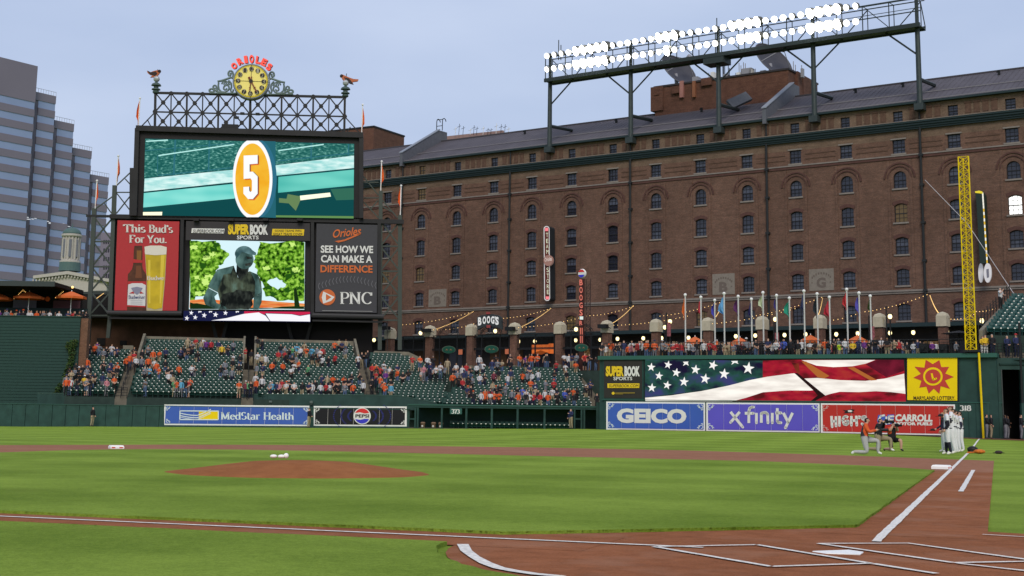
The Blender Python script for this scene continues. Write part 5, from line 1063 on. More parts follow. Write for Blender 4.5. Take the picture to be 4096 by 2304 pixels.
# local: x = -s, y away, z up
SX0, SX1 = -97.0, 26.0; cols = [-(1.73+5.868*k) for k in range(-3, 16)]
lev = [(9.8, 13.35, 1.46, 'seg'), (15.53, 17.28, 1.40, 'seg'), (18.81, 20.62, 1.40, 'seg'), (22.21, 24.22, 1.40, 'seg'), (25.86, 27.70, 1.40, 'arch'), (29.62, 31.11, 1.36, 'sq'), (33.02, 34.2, 1.06, 'sqs')]
lev[0] = (11.85, 13.6, 1.42, 'seg')
edges = [6.0]
TH = .5
def wall_row(z0, z1, wdt, m):
    xs_ = [SX0]+[v for c in sorted(cols) for v in (c-wdt/2, c+wdt/2)]+[SX1]
    mb = MB()
    for i in range(0, len(xs_), 2): mb.box(xs_[i], xs_[i+1], 0, TH, z0, z1)
    mb.build('wall', m, wh)
prev = 6.0
for (z0, z1, wd, kd) in lev:
    MB().box(SX0, SX1, 0, TH, prev, z0).build('wall', BRICKL if kd == 'sqs' else BRICK, wh); wall_row(z0, z1, wd, BRICKL if kd == 'sqs' else BRICK); prev = z1
MB().box(SX0, SX1, 0, TH, prev, 34.75).build('wall', BRICKL, wh)
MB().box(SX0, SX1, TH+.45, TH+.5, 6, 34.75).build('inner_wall', DARK, wh); MB().box(SX1-.3, SX1, 0, 15.6, 6, 34.7).build('end_wall', BRICK, wh); MB().box(SX0, SX0+.3, 0, 15.6, 6, 34.7).build('end_wall', BRICK, wh)
# belts, cornice, attic panels, pilasters
MB().box(SX0, SX1, -.22, 0, 14.86, 15.06).box(SX0, SX1, -.12, 0, 14.66, 14.86).build('stone_belt', STONE, wh); MB().box(SX0, SX1, -.16, 0, 29.28, 29.42).build('stone_belt', STONE, wh); MB().box(SX0, SX1, -.10, 0, 29.0, 29.28).build('brick_belt', BRICKD, wh)
GCO = mat('cornice_green', (.017, .032, .034), .45, var=.1)
for z0, z1, d in ((32.02, 32.2, .30), (32.2, 32.42, .42), (32.42, 32.66, .58), (32.66, 32.84, .72)): MB().box(SX0, SX1, -d, 0, z0, z1).build('cornice', GCO, wh)
MB().box(SX0, SX1, -.76, 0, 32.84, 32.90).build('cornice_cap', STONE, wh)
MB().box(SX0, SX1, -.55, .2, 34.75, 34.95).build('eave_gutter', GCO, wh)
mb = MB()
for a, b2 in zip(sorted(cols), sorted(cols)[1:]):
    for k in range(4): x = a+1.15+(b2-a-2.3)*(k+.5)/4; mb.box(x-.30, x+.30, -.05, 0, 33.2, 34.25); mb.box(x-.36, x+.36, -.10, 0, 34.25, 34.42)
    mb.box(a+1.2, b2-1.2, -.05, 0, 30.0, 30.12); mb.box(a+1.2, b2-1.2, -.05, 0, 30.55, 30.64)
mb.build('attic_panels', mat('brick_panel', (.10, .058, .042), .9, var=.25, vs=3), wh)['kind'] = 'stuff'
for a, b2 in zip(sorted(cols), sorted(cols)[1:]):
    for dx in (-1.75, 1.75): MB().box((a+b2)/2+dx-.14, (a+b2)/2+dx+.14, -.07, 0, 15.1, 28.9).build('pilaster', BRICK, wh)
for c in cols:
    for rr, r1 in ((1.55, 1.72), (1.22, 1.34)):
        P = [(c+r1*math.cos(R_(a)), 26.95+r1*math.sin(R_(a))) for a in range(0, 181, 12)]+[(c+rr*math.cos(R_(a)), 26.95+rr*math.sin(R_(a))) for a in range(180, -1, -12)]
        MB().prism(P, -.10, 0).build('brick_arch', BRICKD, wh)
# windows
FRM = mat('window_frame', (.02, .02, .026), .5); GLS = mat('window_glass', (.02, .022, .035), .06, spec=.55); GLB = mat('window_blind', (.06, .068, .10), .35, var=.5, vs=.8, spec=.4); GLW = mat('window_warm', (.05, .035, .02), .2, emit=(.9, .6, .25), es=.07); GLO = mat('window_bright', (.9, .9, .9), .3, emit=(1, 1, .96), es=1.3, var=.0)
def wtop(kd, wd, z1, x0, x1, inset=0):
    if kd == 'arch': return [(wd/2*math.cos(R_(a))*(1-inset), z1-wd/2+wd/2*math.sin(R_(a))*(1-inset)) for a in range(0, 181, 20)]
    if kd == 'seg': return [((wd/2)*(1-2*i/8)*(1-inset), z1-.22+.22*math.sin(math.pi*i/8)-inset*.3) for i in range(9)]
    return [(wd/2*(1-inset), z1-inset*.3), (-wd/2*(1-inset), z1-inset*.3)]
WM = {}
for li, (z0, z1, wd, kd) in enumerate(lev):
    h = z1-z0; tp = wtop(kd, wd, h, 0, 0)
    inf = MB()   # brick infill above the curved head
    if kd in ('arch', 'seg'):
        P = tp; half = [(wd/2, h)]+[(x, z) for x, z in P]+[(-wd/2, h)]
        inf.prism([(wd/2, h), (-wd/2, h)]+[(x, z) for x, z in P[::-1]], 0, TH)
    fm = MB(); fw = .07; yf = .2
    fm.box(-wd/2, -wd/2+fw, yf, yf+.12, 0, tp[-1][1]); fm.box(wd/2-fw, wd/2, yf, yf+.12, 0, tp[0][1]); fm.box(-wd/2+fw, wd/2-fw, yf, yf+.12, 0, fw)
    for A, B in zip(tp, tp[1:]): fm.bar((A[0], yf+.06, A[1]-fw/2), (B[0], yf+.06, B[1]-fw/2), fw, .12)
    mid = h*.48 if kd != 'sqs' else h*.5
    fm.box(-wd/2+fw, wd/2-fw, yf-.02, yf+.1, mid-.045, mid+.045)
    nv = 2 if kd != 'sqs' else 1
    for i in range(1, nv+1): x = -wd/2+wd*i/(nv+1); fm.box(x-.018, x+.018, yf+.01, yf+.07, fw, h-.05 if kd != 'arch' or i else h)
    for z in (h*.25, h*.73): fm.box(-wd/2+fw, wd/2-fw, yf+.01, yf+.07, z-.018, z+.018)
    up = MB(); up.poly([(x*.99, yf+.06, z) for x, z in tp]+[(-wd/2, yf+.06, mid), (wd/2, yf+.06, mid)]); lo = MB(); lo.poly([(-wd/2, yf+.08, 0), (wd/2, yf+.08, 0), (wd/2, yf+.08, mid), (-wd/2, yf+.08, mid)])
    sl_ = MB().box(-wd/2-.14, wd/2+.14, -.12, .18, -.17, 0)
    if kd in ('sq',): ln = MB().box(-wd/2-.16, wd/2+.16, -.09, .1, h, h+.15)
    else: ln = None
    WM[li] = dict(frame=fm.mesh('frame', FRM), up=[up.mesh('pane', g) for g in (GLS, GLB, GLW, GLO)], lo=[lo.mesh('pane', g) for g in (GLS, GLB, GLW, GLO)], sill=sl_.mesh('sill', STONE), lintel=ln.mesh('lintel', STONE) if ln else None, infill=inf.mesh('arch_infill', BRICK) if inf.f else None,
        hood=None)
    if kd == 'seg':
        P = [(x*1.12, z+.02) for x, z in tp]+[(x*1.25, z+.38) for x, z in tp[::-1]]; WM[li]['hood'] = MB().prism(P[::-1], -.04, .0).mesh('brick_hood', BRICKD)
random.seed(42)
for ci, c in enumerate(cols):
    for li, (z0, z1, wd, kd) in enumerate(lev):
        W = WM[li]; o = bpy.data.objects.new('window', W['frame']); col.objects.link(o); o.parent = wh; o.matrix_local = Matrix.Translation((c, 0, z0))
        r = random.random(); gi = 0 if r < .66 else 1 if r < .95 else 2; gu = gi if gi == 2 else (1 if random.random() < .45 else 0)
        if ci == 2 and li == 3: gi = gu = 3
        for key, mm in (('pane', W['up'][gu]), ('pane', W['lo'][gi]), ('sill', W['sill']), ('lintel', W['lintel']), ('arch_infill', W['infill']), ('brick_hood', W['hood'])):
            if mm: inst(key, mm, o, Matrix.Identity(4))
# downspouts
PIPE = mat('downspout', (.02, .022, .024), .5)
for s_ in (5.19, 22.68, 40.26, 57.76, 75.3): mb = MB(); mb.tube((-s_, -.25, 11), (-s_, -.25, 32.4), .13, 8); mb.tube((-s_, -.2, 32.8), (-s_, -.2, 34.9), .09, 8); [mb.box(-s_-.22, -s_+.22, -.4, 0, z-.12, z+.12) for z in (14.9, 18, 22, 26, 29.2)]; mb.build('downspout', PIPE, wh)
# stone plaques with carved letters
PLQ = mat('plaque_stone', (.20, .175, .15), .9, var=.15, vs=3.); PLD = mat('plaque_letter', (.13, .105, .092), .9)
def plaque(x0, y0, x1, y1, ch):
    a, b2 = px(WF, x0, y0), px(WF, x1, y1); MB().box(a[0], b2[0], -.05, 0, b2[1], a[1]).build('stone_plaque', PLQ, wh)
    v, f = glyphs(ch, .05); mb = MB(); w_, h_ = b2[0]-a[0], a[1]-b2[1]; mb.v = [(a[0]+w_*(.30+.38*u), -.06, b2[1]+h_*(.12+.48*vv)) for u, vv in v]; mb.f = list(f); mb.mi = [0]*len(f); mb.build('plaque_letter', PLD, wh)
    mb = MB()
    for i in range(9): t_ = R_(150-i*15); mb.box(a[0]+w_*(.5+.42*math.cos(t_))-.08, a[0]+w_*(.5+.42*math.cos(t_))+.08, -.06, 0, b2[1]+h_*(.42+.38*math.sin(t_))-.12, b2[1]+h_*(.42+.38*math.sin(t_))+.12)
    for u in (.12, .86): mb.box(a[0]+w_*u-.07, a[0]+w_*u+.07, -.06, 0, b2[1]+h_*.34, b2[1]+h_*.40)
    mb.build('plaque_carving', PLD, wh)
plaque(1716, 1159, 1788, 1226, 'B'); plaque(2850, 1097, 2940, 1176, 'B'); plaque(3236, 1078, 3337, 1160, 'G')
# roof with standing ridges, snow guards and parapet fins
SLATE = mat('roof_slate', (.085, .078, .092), .75, var=.16, vs=.6, bump=.4, bs=3.); RY, RZ = 7.9, 39.2
mb = MB(); mb.v = [(SX0, -.45, 34.9), (SX1, -.45, 34.9), (SX1, RY, RZ), (SX0, RY, RZ), (SX0, 15.9, 34.9), (SX1, 15.9, 34.9)]; mb.f = [(0, 1, 2, 3), (3, 2, 5, 4), (1, 5, 2), (0, 3, 4)]; mb.mi = [0]*4; mb.build('roof', SLATE, wh)
def ry(y): return 34.9+(RZ-34.9)*(y+.45)/(RY+.45)
mb = MB(); 
for i in range(int((SX1-SX0)/.62)):
    x = SX0+i*.62; mb.bar((x, -.43, ry(-.43)+.012), (x, RY, RZ+.012), .025, .03)
mb.build('roof_seams', SLATE, wh)['kind'] = 'stuff'
for y, w_ in ((2.6, .08), (-.2, .08)): MB().bar((SX0, y, ry(y)+.12), (SX1, y, ry(y)+.12), w_, w_).build('snow_guard', mat('guard_grey', (.20, .19, .21), .6), wh)
MB().bar((SX0, RY, RZ+.05), (SX1, RY, RZ+.05), .16, .3).build('ridge_cap', mat('ridge_dark', (.06, .055, .065), .6), wh)
FIN = mat('fin_slate', (.10, .105, .125), .6, var=.15); FINC = mat('fin_cap', (.21, .23, .27), .5)
for s_ in (22.68, 75.3):
    mb = MB(); pts = [(-.7, 34.4), (-.7, ry(-.7)+1.3), (RY-.5, RZ+1.5), (RY+1.2, RZ+1.5), (RY+1.2, 34.4)]; x = -s_
    mb.v = [(x-.22, y, z) for y, z in pts]+[(x+.22, y, z) for y, z in pts]; n = 5; mb.f = [tuple(range(n)), tuple(range(2*n-1, n-1, -1))]+[(i, n+i, n+(i+1) % n, (i+1) % n) for i in range(n)]; mb.mi = [0]*len(mb.f); mb.build('parapet_fin', FIN, wh)
    mb = MB(); A, B = (x, -.8, ry(-.7)+1.38), (x, RY-.5, RZ+1.58); mb.v = [(A[0]-.3, A[1], A[2]), (A[0]+.3, A[1], A[2]), (B[0]+.3, B[1], B[2]), (B[0]-.3, B[1], B[2])]; mb.v += [(p, q, r+.12) for p, q, r in mb.v]; mb.f = [(0, 3, 2, 1), (4, 5, 6, 7), (0, 1, 5, 4), (1, 2, 6, 5), (2, 3, 7, 6), (3, 0, 4, 7)]; mb.mi = [0]*6; mb.build('fin_cap', FINC, wh)
for s_, k in ((14.5, 0), (9, 0), (-1.5, 0), (46, 0), (60, 0), (34, 0)): x = -s_; y = 6.3; mb = MB(); mb.box(x-.12, x+.12, y-.1, y+.1, ry(y), ry(y)+.55); mb.box(x-.25, x+.05, y-.1, y+.1, ry(y)+.3, ry(y)+.45); mb.build('roof_vent', BLACK, wh)
# fence-like cage on the left fin
mb = MB(); x = -75.3
for dx in (-.5, .5): 
    P = [(x+dx, 7.6, RZ+1.5), (x+dx, 7.6, RZ+2.9)]+[(x+dx+.0, 7.6+.4-.4*math.cos(R_(a)), RZ+2.9+.4*math.sin(R_(a))) for a in range(0, 181, 45)]; mb.path(P, .06, 5)
mb.path([(x-.5, 7.6, RZ+2.2), (x+.5, 7.6, RZ+2.2)], .05, 5); mb.path([(x-.5, 7.6, RZ+3.1), (x+.5, 7.6, RZ+3.1)], .05, 5); mb.build('roof_ladder_hoop', BLACK, wh)
# low pale parapet with antennas behind the ridge
t = thing('rooftop_parapet', 'thin pinkish parapet with little antennas behind the warehouse ridge', 'parapet', fr=WF)
P = [px(WF, x, y, -12) for x, y in ((1765, 547), (2010, 521), (2010, 540), (1765, 560))]; MB().prism(P[::-1], 12, 12.4).build('wall', mat('pink_wall', (.30, .20, .18), .8), t)
random.seed(9)
for i in range(13): a = px(WF, 1830+i*18+random.uniform(-6, 6), 525, -12); mb = MB(); h_ = random.uniform(.8, 1.7); z_ = a[1]-.6; mb.tube((a[0], 11.5, z_), (a[0]+.1, 11.5, z_+h_), .04, 4); mb.tube((a[0]-.3, 11.5, z_+h_*.7), (a[0]+.35, 11.5, z_+h_*.8), .03, 4); mb.build('antenna', OFFW if i % 3 == 0 else BLACK, t)
# brown brick block behind, left end
FB = Frame(at_depth(1494, 560, 215), (math.sin(R_(55.4)), math.cos(R_(55.4))))
t = thing('brick_building', 'plain flat-topped brown brick block rising left behind the warehouse roof', 'building', fr=FB)
a, b2, c_ = (0, 0), px(FB, 1494, 508), px(FB, 1617, 545)
MB().box(0, c_[0], 0, 9, 5, b2[1]).build('wall', BRICKR, t); MB().box(-.1, c_[0]+.1, -.1, 9.1, b2[1], b2[1]+.25).build('roof_edge', BLACK, t)
# rooftop plant room: reddish brick block with dishes
off = 7.2
rb = thing('rooftop_block', 'long reddish brick rooftop block between the light towers', 'rooftop block', fr=WF)
g3 = Z(2600, 180, .27174)
a = px(WF, *g3((75, 960))[0], -off); b2 = px(WF, *g3((2040, 700))[0], -off); tl = px(WF, *g3((60, 628))[0], -off); tr = px(WF, *g3((2040, 372))[0], -off)
zb0, zt0 = min(a[1], b2[1])-.2, (tl[1]+tr[1])/2
MB().box(a[0], b2[0], off, off+9, zb0-1, zt0).build('wall', BRICKR, rb); MB().box(a[0]-.15, b2[0]+.15, off-.12, off+9, zt0, zt0+.22).build('roof_edge', mat('edge_dark', (.04, .035, .04), .6), rb); MB().box(a[0]-.5, a[0]+1.2, off-.25, off+2, zt0-3.0, zt0+.1).build('corner_pier', BRICKR, rb)
for x0_, x1_, y0_, y1_, m_ in ((452, 505, 540, 775, mat('duct_pink', (.34, .16, .14), .7)), (638, 682, 540, 770, mat('duct_brown', (.24, .10, .055), .7)), (768, 920, 500, 590, BRICKR), (335, 450, 620, 710, BRICKR), (80, 150, 660, 740, BRICKR)):
    p, q_ = px(WF, *g3((x0_, y0_))[0], -off), px(WF, *g3((x1_, y1_))[0], -off); MB().box(p[0], q_[0], off-.35, off, q_[1], p[1]).build('duct', m_, rb)
for k, (x0_, x1_, y0_, y1_) in enumerate(((2050, 2180, 400, 760), (2190, 2260, 450, 750), (2270, 2320, 490, 740), (2330, 2372, 530, 710))):
    p, q_ = px(WF, *g3((x0_, y0_))[0], -off-2-k*1.5), px(WF, *g3((x1_, y1_))[0], -off-2-k*1.5); MB().box(p[0], q_[0], off+2+k*1.5, off+4+k*1.5, q_[1]-1, p[1]).build('side_pier', BRICKR, rb)
DISH = mat('dish_grey', (.055, .055, .07), .6, var=.1); DISHL = mat('dish_strut', (.26, .26, .29), .5)
def dish(label, cxp, cyp, feedp, rpx, foot):
    t = thing('satellite_dish', label, 'satellite dish', 'dishes on the rooftop block', fr=WF)
    yo = off+4; c0 = Vector((*[px(WF, *g3(cxp_)[0], -yo) for cxp_ in ((cxp, cyp),)][0],)); C_ = Vector((c0[0], yo, c0[1])); r = rpx
    aw = _r*.59+Vector((0, 0, .66))-FH*.85; ax = Vector((aw.dot(WF.X), aw.dot(WF.Y), aw.z)).normalized(); u = ax.orthogonal().normalized(); v = ax.cross(u); mb = MB(); mb.sm = True; nr, nsg = 6, 28
    for i in range(nr+1):
        rr = r*i/nr if i else .01
        for k in range(nsg): a_ = 2*math.pi*k/nsg; mb.v.append(tuple(C_+u*rr*math.cos(a_)+v*rr*math.sin(a_)+ax*(.75*(rr/r)**2-.4)))
    for i in range(nr):
        for k in range(nsg): j = (k+1) % nsg; mb.f.append((i*nsg+k, i*nsg+j, (i+1)*nsg+j, (i+1)*nsg+k)); mb.mi.append(0)
    mb.build('bowl', DISH, t)
    rim = MB(); L_ = [tuple(C_+u*r*math.cos(2*math.pi*k/24)+v*r*math.sin(2*math.pi*k/24)+ax*.35) for k in range(25)]; rim.path(L_, .07, 5); rim.build('rim', mat('dish_rim', (.12, .12, .14), .6), t)
    F_ = C_+ax*2.3; mb = MB(); mb.tube(tuple(F_-ax*.3), tuple(F_+ax*.6), .36, 10); mb.build('feed_horn', DISHL, t)
    mb = MB()
    for k in range(3): a_ = 2*math.pi*k/3+.4; mb.tube(tuple(C_+u*r*math.cos(a_)+v*r*math.sin(a_)+ax*.35), tuple(F_), .05, 5)
    mb.build('feed_strut', DISHL, t)
    mb = MB(); mb.tube((C_.x, C_.y, zt0), tuple(C_-ax*.4), .25, 8); mb.box(C_.x-1.2, C_.x+1.2, C_.y-.5, C_.y+.6, zt0, zt0+.5); mb.build('mount', DISHL, t)
dish('tilted grey satellite dish on the left of the reddish rooftop block, partly behind the lamps', 405, 395, None, 2.6, None); dish('tilted grey satellite dish on the right of the reddish rooftop block', 1795, 245, None, 2.75, None)
eq = thing('rooftop_equipment', 'pale boxes and whip antennas between the two rooftop dishes', 'rooftop equipment', fr=WF)
def gq(x, y): return px(WF, *g3((x, y))[0], -off-2)
for x0_, x1_, y0_, y1_, m_ in ((890, 940, 400, 500, OFFW), (1270, 1325, 405, 455, OFFW), (1345, 1490, 350, 440, DISHL), (1455, 1490, 355, 410, OFFW), (1618, 1700, 378, 408, DISHL), (620, 700, 470, 520, DISHL), (1075, 1130, 430, 480, DISHL)):
    p, q_ = gq(x0_, y0_), gq(x1_, y1_); MB().box(p[0], q_[0], off+2, off+3, min(q_[1], zt0+.3), p[1]).build('box', m_, eq)
for x_, y0_, y1_ in ((845, 400, 510), (1050, 230, 480), (1062, 230, 480), (1078, 240, 470), (1130, 180, 470), (1148, 330, 470), (1290, 255, 410), (1318, 290, 410), (1355, 245, 350), (1382, 260, 350), (1240, 400, 450), (1530, 340, 420), (2090, 230, 400), (2212, 285, 450), (2120, 280, 420)):
    p, q_ = gq(x_, y0_), gq(x_, y1_); MB().tube((p[0], off+2.4, min(q_[1], zt0+.3)), (p[0], off+2.4, p[1]), .05, 5).build('whip_antenna', BLACK if x_ > 1000 and x_ < 1200 else DISHL, eq)
p, q_ = gq(2215, 345), gq(2250, 470); MB().box(p[0], q_[0], off+2, off+2.5, q_[1], p[1]).build('panel_antenna', DISHL, eq)
# stair hood on the slope below the block
t = thing('roof_hatch', 'slatted grey hatch hood on the slope under the reddish block', 'hatch', fr=WF); a = px(WF, *g3((1240, 860))[0], -3.5); MB().bar((a[0]-.6, 3.5, a[1]-.1), (a[0]+.9, 5.6, a[1]+1.2), 1.3, .4).build('hood', FIN, t)

# =================================================================== light tower rig
STG = mat('tower_steel', (.042, .054, .056), .5, .3, var=.15); STD = mat('truss_steel', (.035, .045, .045), .5, .3)
rig = thing('light_rig', 'long steel truss of stadium floodlights standing on five posts', 'light tower', fr=WF)
YP = -.6; posts = [px(WF, x_, y_, .6)[0] for x_, y_ in ((2199, 480), (2523, 440), (2875, 400), (3256, 360), (3676, 310))]
zc0, zc1 = 43.0, 46.4
for i, x in enumerate(posts):
    mb = MB(); mb.tube((x, YP, 34.4), (x, YP, 43.2 if i else 43.2), .3, 10, .26); mb.tube((x, YP, 43.2), (x, YP, zc1+(.2 if i < 4 else .6)), .2, 8); mb.build('post', STG, rig)
    MB().box(x-.5, x+.5, YP-.5, YP+.5, 33.9, 34.6).build('post_shoe', STG, rig)
    MB().tube((x, YP, 37.3), (x, 4.6, ry(4.6)+.2), .22, 6).build('back_brace', STD, rig)
    for sg in (-1, 1):
        if (i == 0 and sg < 0) or (i == 4 and sg > 0): continue
        MB().tube((x, YP, 39.9), (x+sg*3.6, YP, 43.0), .1, 6).build('knee_brace', STD, rig)
xa_, xb_ = px(WF, 2178, 320, 1.5)[0], px(WF, 3680, 110, 1.5)[0]
for yy in (-1.5, .3): MB().box(xa_, xb_, yy-.14, yy+.14, 42.75, 43.2).build('bottom_chord', STD, rig)
MB().box(xa_, xb_, -1.5, .3, 42.85, 42.93).build('catwalk', STD, rig)
for z, w_ in ((46.0, .16), (44.55, .1), (44.9, .06)): MB().bar((xa_, -1.3, z), (xb_, -1.3, z), w_, w_).build('top_rail', STD, rig)
MB().bar((xa_, .3, 46.1), (xb_, .3, 46.1), .1, .1).build('top_rail', STD, rig); mb = MB()
k = 0; x = xa_
while x < xb_-.1:
    mb.bar((x, -1.3, 43.1), (x, -1.3, 46.0), .09, .09); mb.bar((x, .3, 43.1), (x, .3, 46.1), .08, .08); mb.bar((x, .3, 46.1), (x, -1.3, 46.0), .06, .06)
    if k % 2 == 0: mb.bar((x, .3, 46.0), (min(x+2.94, xb_), .3, 43.1), .09, .09)
    else: mb.bar((x, .3, 43.1), (min(x+2.94, xb_), .3, 46.0), .09, .09)
    mb.bar((x, -1.5, 43.0), (x, .3, 43.0), .08, .08); x += 2.94; k += 1
mb.build('truss_webs', STD, rig)['kind'] = 'stuff'
# floodlights: upper and lower row, each lamp aimed a little differently
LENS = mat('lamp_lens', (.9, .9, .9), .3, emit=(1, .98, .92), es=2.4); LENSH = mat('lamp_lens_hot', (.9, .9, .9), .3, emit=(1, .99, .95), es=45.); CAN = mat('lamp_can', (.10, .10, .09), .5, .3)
lm = MB(); lm.lathe((0, 0, 0), [(.28, .42), (.35, .25), (.38, 0)], 14, 'y'); LMC = lm.mesh('housing', CAN)
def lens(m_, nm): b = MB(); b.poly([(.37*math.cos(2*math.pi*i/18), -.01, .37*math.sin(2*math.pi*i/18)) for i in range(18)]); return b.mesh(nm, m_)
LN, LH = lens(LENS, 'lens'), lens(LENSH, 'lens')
random.seed(77); nl = 39; xs0, xs1 = px(WF, 2187, 245, 1.7)[0], px(WF, 3422, 55, 1.7)[0]
for i in range(nl):
    x = xs0+(xs1-xs0)*i/(nl-1); fpx = 2183+ (3420-2183)*i/(nl-1)
    P0_ = WF.w(x, -1.7, 45); X_ = 2048+FPX*((P0_-CAM).dot(_r2))/((P0_-CAM).dot(_f))
    for row, z in ((0, 46.05), (1, 44.3)):
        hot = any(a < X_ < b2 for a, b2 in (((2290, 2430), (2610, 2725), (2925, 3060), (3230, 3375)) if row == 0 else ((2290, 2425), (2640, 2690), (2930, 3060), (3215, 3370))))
        side = any(a < X_ < b2 for a, b2 in ((2455, 2560), (2765, 2830), (3095, 3165)))
        # aim: the camera lies to the front-left; lamps in the dim stretches point elsewhere
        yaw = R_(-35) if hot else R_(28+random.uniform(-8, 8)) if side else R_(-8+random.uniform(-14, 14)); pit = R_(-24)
        f = bpy.data.objects.new('floodlight', LMC); col.objects.link(f); f.parent = rig; s_ = 1.6 if hot else 1.0  # hot lamps built oversize and overbright so their clusters merge into imitated glare
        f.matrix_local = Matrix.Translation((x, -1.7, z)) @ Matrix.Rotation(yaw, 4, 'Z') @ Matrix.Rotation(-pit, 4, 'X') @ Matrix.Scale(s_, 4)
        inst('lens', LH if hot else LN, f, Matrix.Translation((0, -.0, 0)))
        mb_ = None
for p in ((2235, 160, 240), (2244, 180, 240), (2867, 72, 128)): a, b2 = px(WF, p[0], p[1], .3), px(WF, p[0], p[2], .3); MB().tube((a[0], -.3, b2[1]), (a[0], -.3, a[1]), .06, 5).build('mast', STD, rig)
a = px(WF, 2868, 243, .6); MB().box(a[0]-1.3, a[0]+1.3, -1.6, .4, a[1]-.5, a[1]+.5).build('platform_box', STD, rig)
# =================================================================== street: canopy, piers, gates, signs, flags
cn = thing('storefront', 'dark storefront with long green canopy along the warehouse foot', 'storefront', fr=WF)
MB().box(SX0, SX1, -3.6, -.05, 10.95, 11.35).build('canopy', mat('canopy_green', (.015, .030, .034), .5), cn)
MB().box(SX0, SX1, -.6, -.02, 6.2, 10.95).build('shopfront_wall', mat('shop_dark', (.02, .018, .018), .6, var=.4, vs=1.), cn)
random.seed(4); x = SX0+3
while x < SX1-3:
    w_ = random.uniform(1.2, 2.6); m_ = random.choice([mat('shop_glow', (.05, .03, .01), .5, emit=(.9, .5, .18), es=.10), mat('shop_glass', (.02, .02, .03), .1), mat('shop_brown', (.07, .04, .02), .8), MATS['shop_glass']]); MB().box(x, x+w_, -.66, -.6, 6.9, 9.6).build('shop_window', m_, cn); x += w_+random.uniform(.8, 2.4)
# lamps hanging under the canopy
GL = mat('globe_glow', (1, .9, .6), .4, emit=(1, .80, .38), es=2.2)
lamp = [(1496, 1360, 1), (1682, 1332, 1), (1981, 1324, 1), (2304, 1317, 1), (2075, 1366, 0), (2139, 1365, 0), (2303, 1361, 0), (2400, 1359, 0), (2470, 1355, 0), (2573, 1353, 0), (2646, 1352, 0), (2754, 1351, 0), (2943, 1345, 0), (3021, 1342, 0), (3138, 1340, 0), (3222, 1337, 0), (3345, 1337, 0), (3431, 1334, 0), (3560, 1332, 0), (3653, 1330, 0), (2680, 1286, 2), (2660, 1309, 2), (3101, 1277, 2), (3560, 1266, 2), (3927, 1283, 2), (3788, 1327, 0)]
desc = {0: 'warm globe lamp under the dark canopy', 1: 'warm round lamp beside a gate pier', 2: 'warm lamp on a post before the brick wall'}
lamp.sort(); cnt = {0: 0, 1: 0, 2: 0}
for x, y, k in lamp:
    tot = sum(1 for l in lamp if l[2] == k); d = {0: 3.2, 1: .6, 2: .6}[k]; fr = WF if k == 0 else PF; a = px(fr, x, y, d)
    t = thing('globe_lamp', desc[k]+', '+posor(cnt[k], tot), 'lamp', 'warm lamps along the street', fr=fr); cnt[k] += 1
    mb = MB(); mb.sm = True; mb.ball((a[0], -d, a[1]), .20, 10, .24); mb.build('globe', GL, t)
    if k == 0: MB().tube((a[0], -d, a[1]+.2), (a[0], -d, max(a[1]+.25, 10.95)), .03, 5).build('stem', BLACK, t)
    elif k == 1: MB().tube((a[0], -d, a[1]+.2), (a[0]+.9, -d+.3, a[1]+.5), .04, 5).build('bracket', BLACK, t)
    else: MB().tube((a[0], -d, STREETZ), (a[0], -d, a[1]-.2), .07, 6).build('post', BLACK, t)
    MB().lathe((a[0], -d, a[1]+.2), [(.30, 0), (.10, .12)], 10).build('shade', BLACK, t)
# brick piers with stone caps
PB = brick_mat('pier_brick', (.16, .075, .052), (.12, .055, .04), (.12, .09, .075)); CAPS = mat('pier_cap', (.42, .38, .29), .85, var=.12, vs=3.)
pxs = [(1553, 1309), (1712, 1301), (1878, 1295), (2051, 1290), (2232, 1286), (2420, 1281), (2617, 1276), (2825, 1270.5), (3042, 1265), (3273, 1260), (3512, 1254), (3765, 1249)]
for i, (x, y) in enumerate(pxs):
    a = px(PF, x, y+10, .4); zt = a[1]+.22
    t = thing('brick_pier', 'brick pier with pale domed stone cap, '+posor(i, len(pxs)), 'pier', 'brick piers along the street', fr=PF)
    MB().box(a[0]-.37, a[0]+.37, -.37, .41, STREETZ-.6, zt-1.25).build('shaft', PB, t); s_ = .47
    mb = MB(); mb.box(a[0]-s_, a[0]+s_, -.52, .56, zt-1.25, zt-.3)
    b = len(mb.v); mb.v += [(a[0]+k*X, .02+k*Y, z) for k, z in ((s_, zt-.3), (s_*.75, zt-.06), (.05, zt+.08)) for X, Y in ((-1, -1), (1, -1), (1, 1), (-1, 1))]
    for r_ in (0, 4):
        for q in range(4): mb.f.append((b+r_+q, b+r_+(q+1) % 4, b+r_+4+(q+1) % 4, b+r_+4+q)); mb.mi.append(0)
    mb.f.append((b+8, b+9, b+10, b+11)); mb.mi.append(0); mb.build('cap', CAPS, t)
    MB().box(a[0]-.47, a[0]+.47, -.5, .53, STREETZ-.6, STREETZ+.75).build('plinth', CONC, t)
for i, (x, y, lb) in enumerate(((1705, 1322, 'black loudspeaker on the second brick pier from the left'), (2040, 1315, 'black loudspeaker on the pier right of the BOOGS sign'), (2412, 1305, 'black loudspeaker on the pier at the end of the flag screen'), (1542, 1312, 'black loudspeaker behind the right truss tower'))):
    a = px(PF, x, y, 1.0); t = thing('loudspeaker', lb, 'loudspeaker', fr=PF); MB().box(a[0]-.5, a[0]+.5, -1.3, -.7, a[1]-.2, a[1]+.2).build('cabinet', BLACK, t); MB().tube((a[0]+.3, -.8, a[1]), (a[0]+.6, -.4, a[1]-.2), .05, 5).build('bracket', BLACK, t)
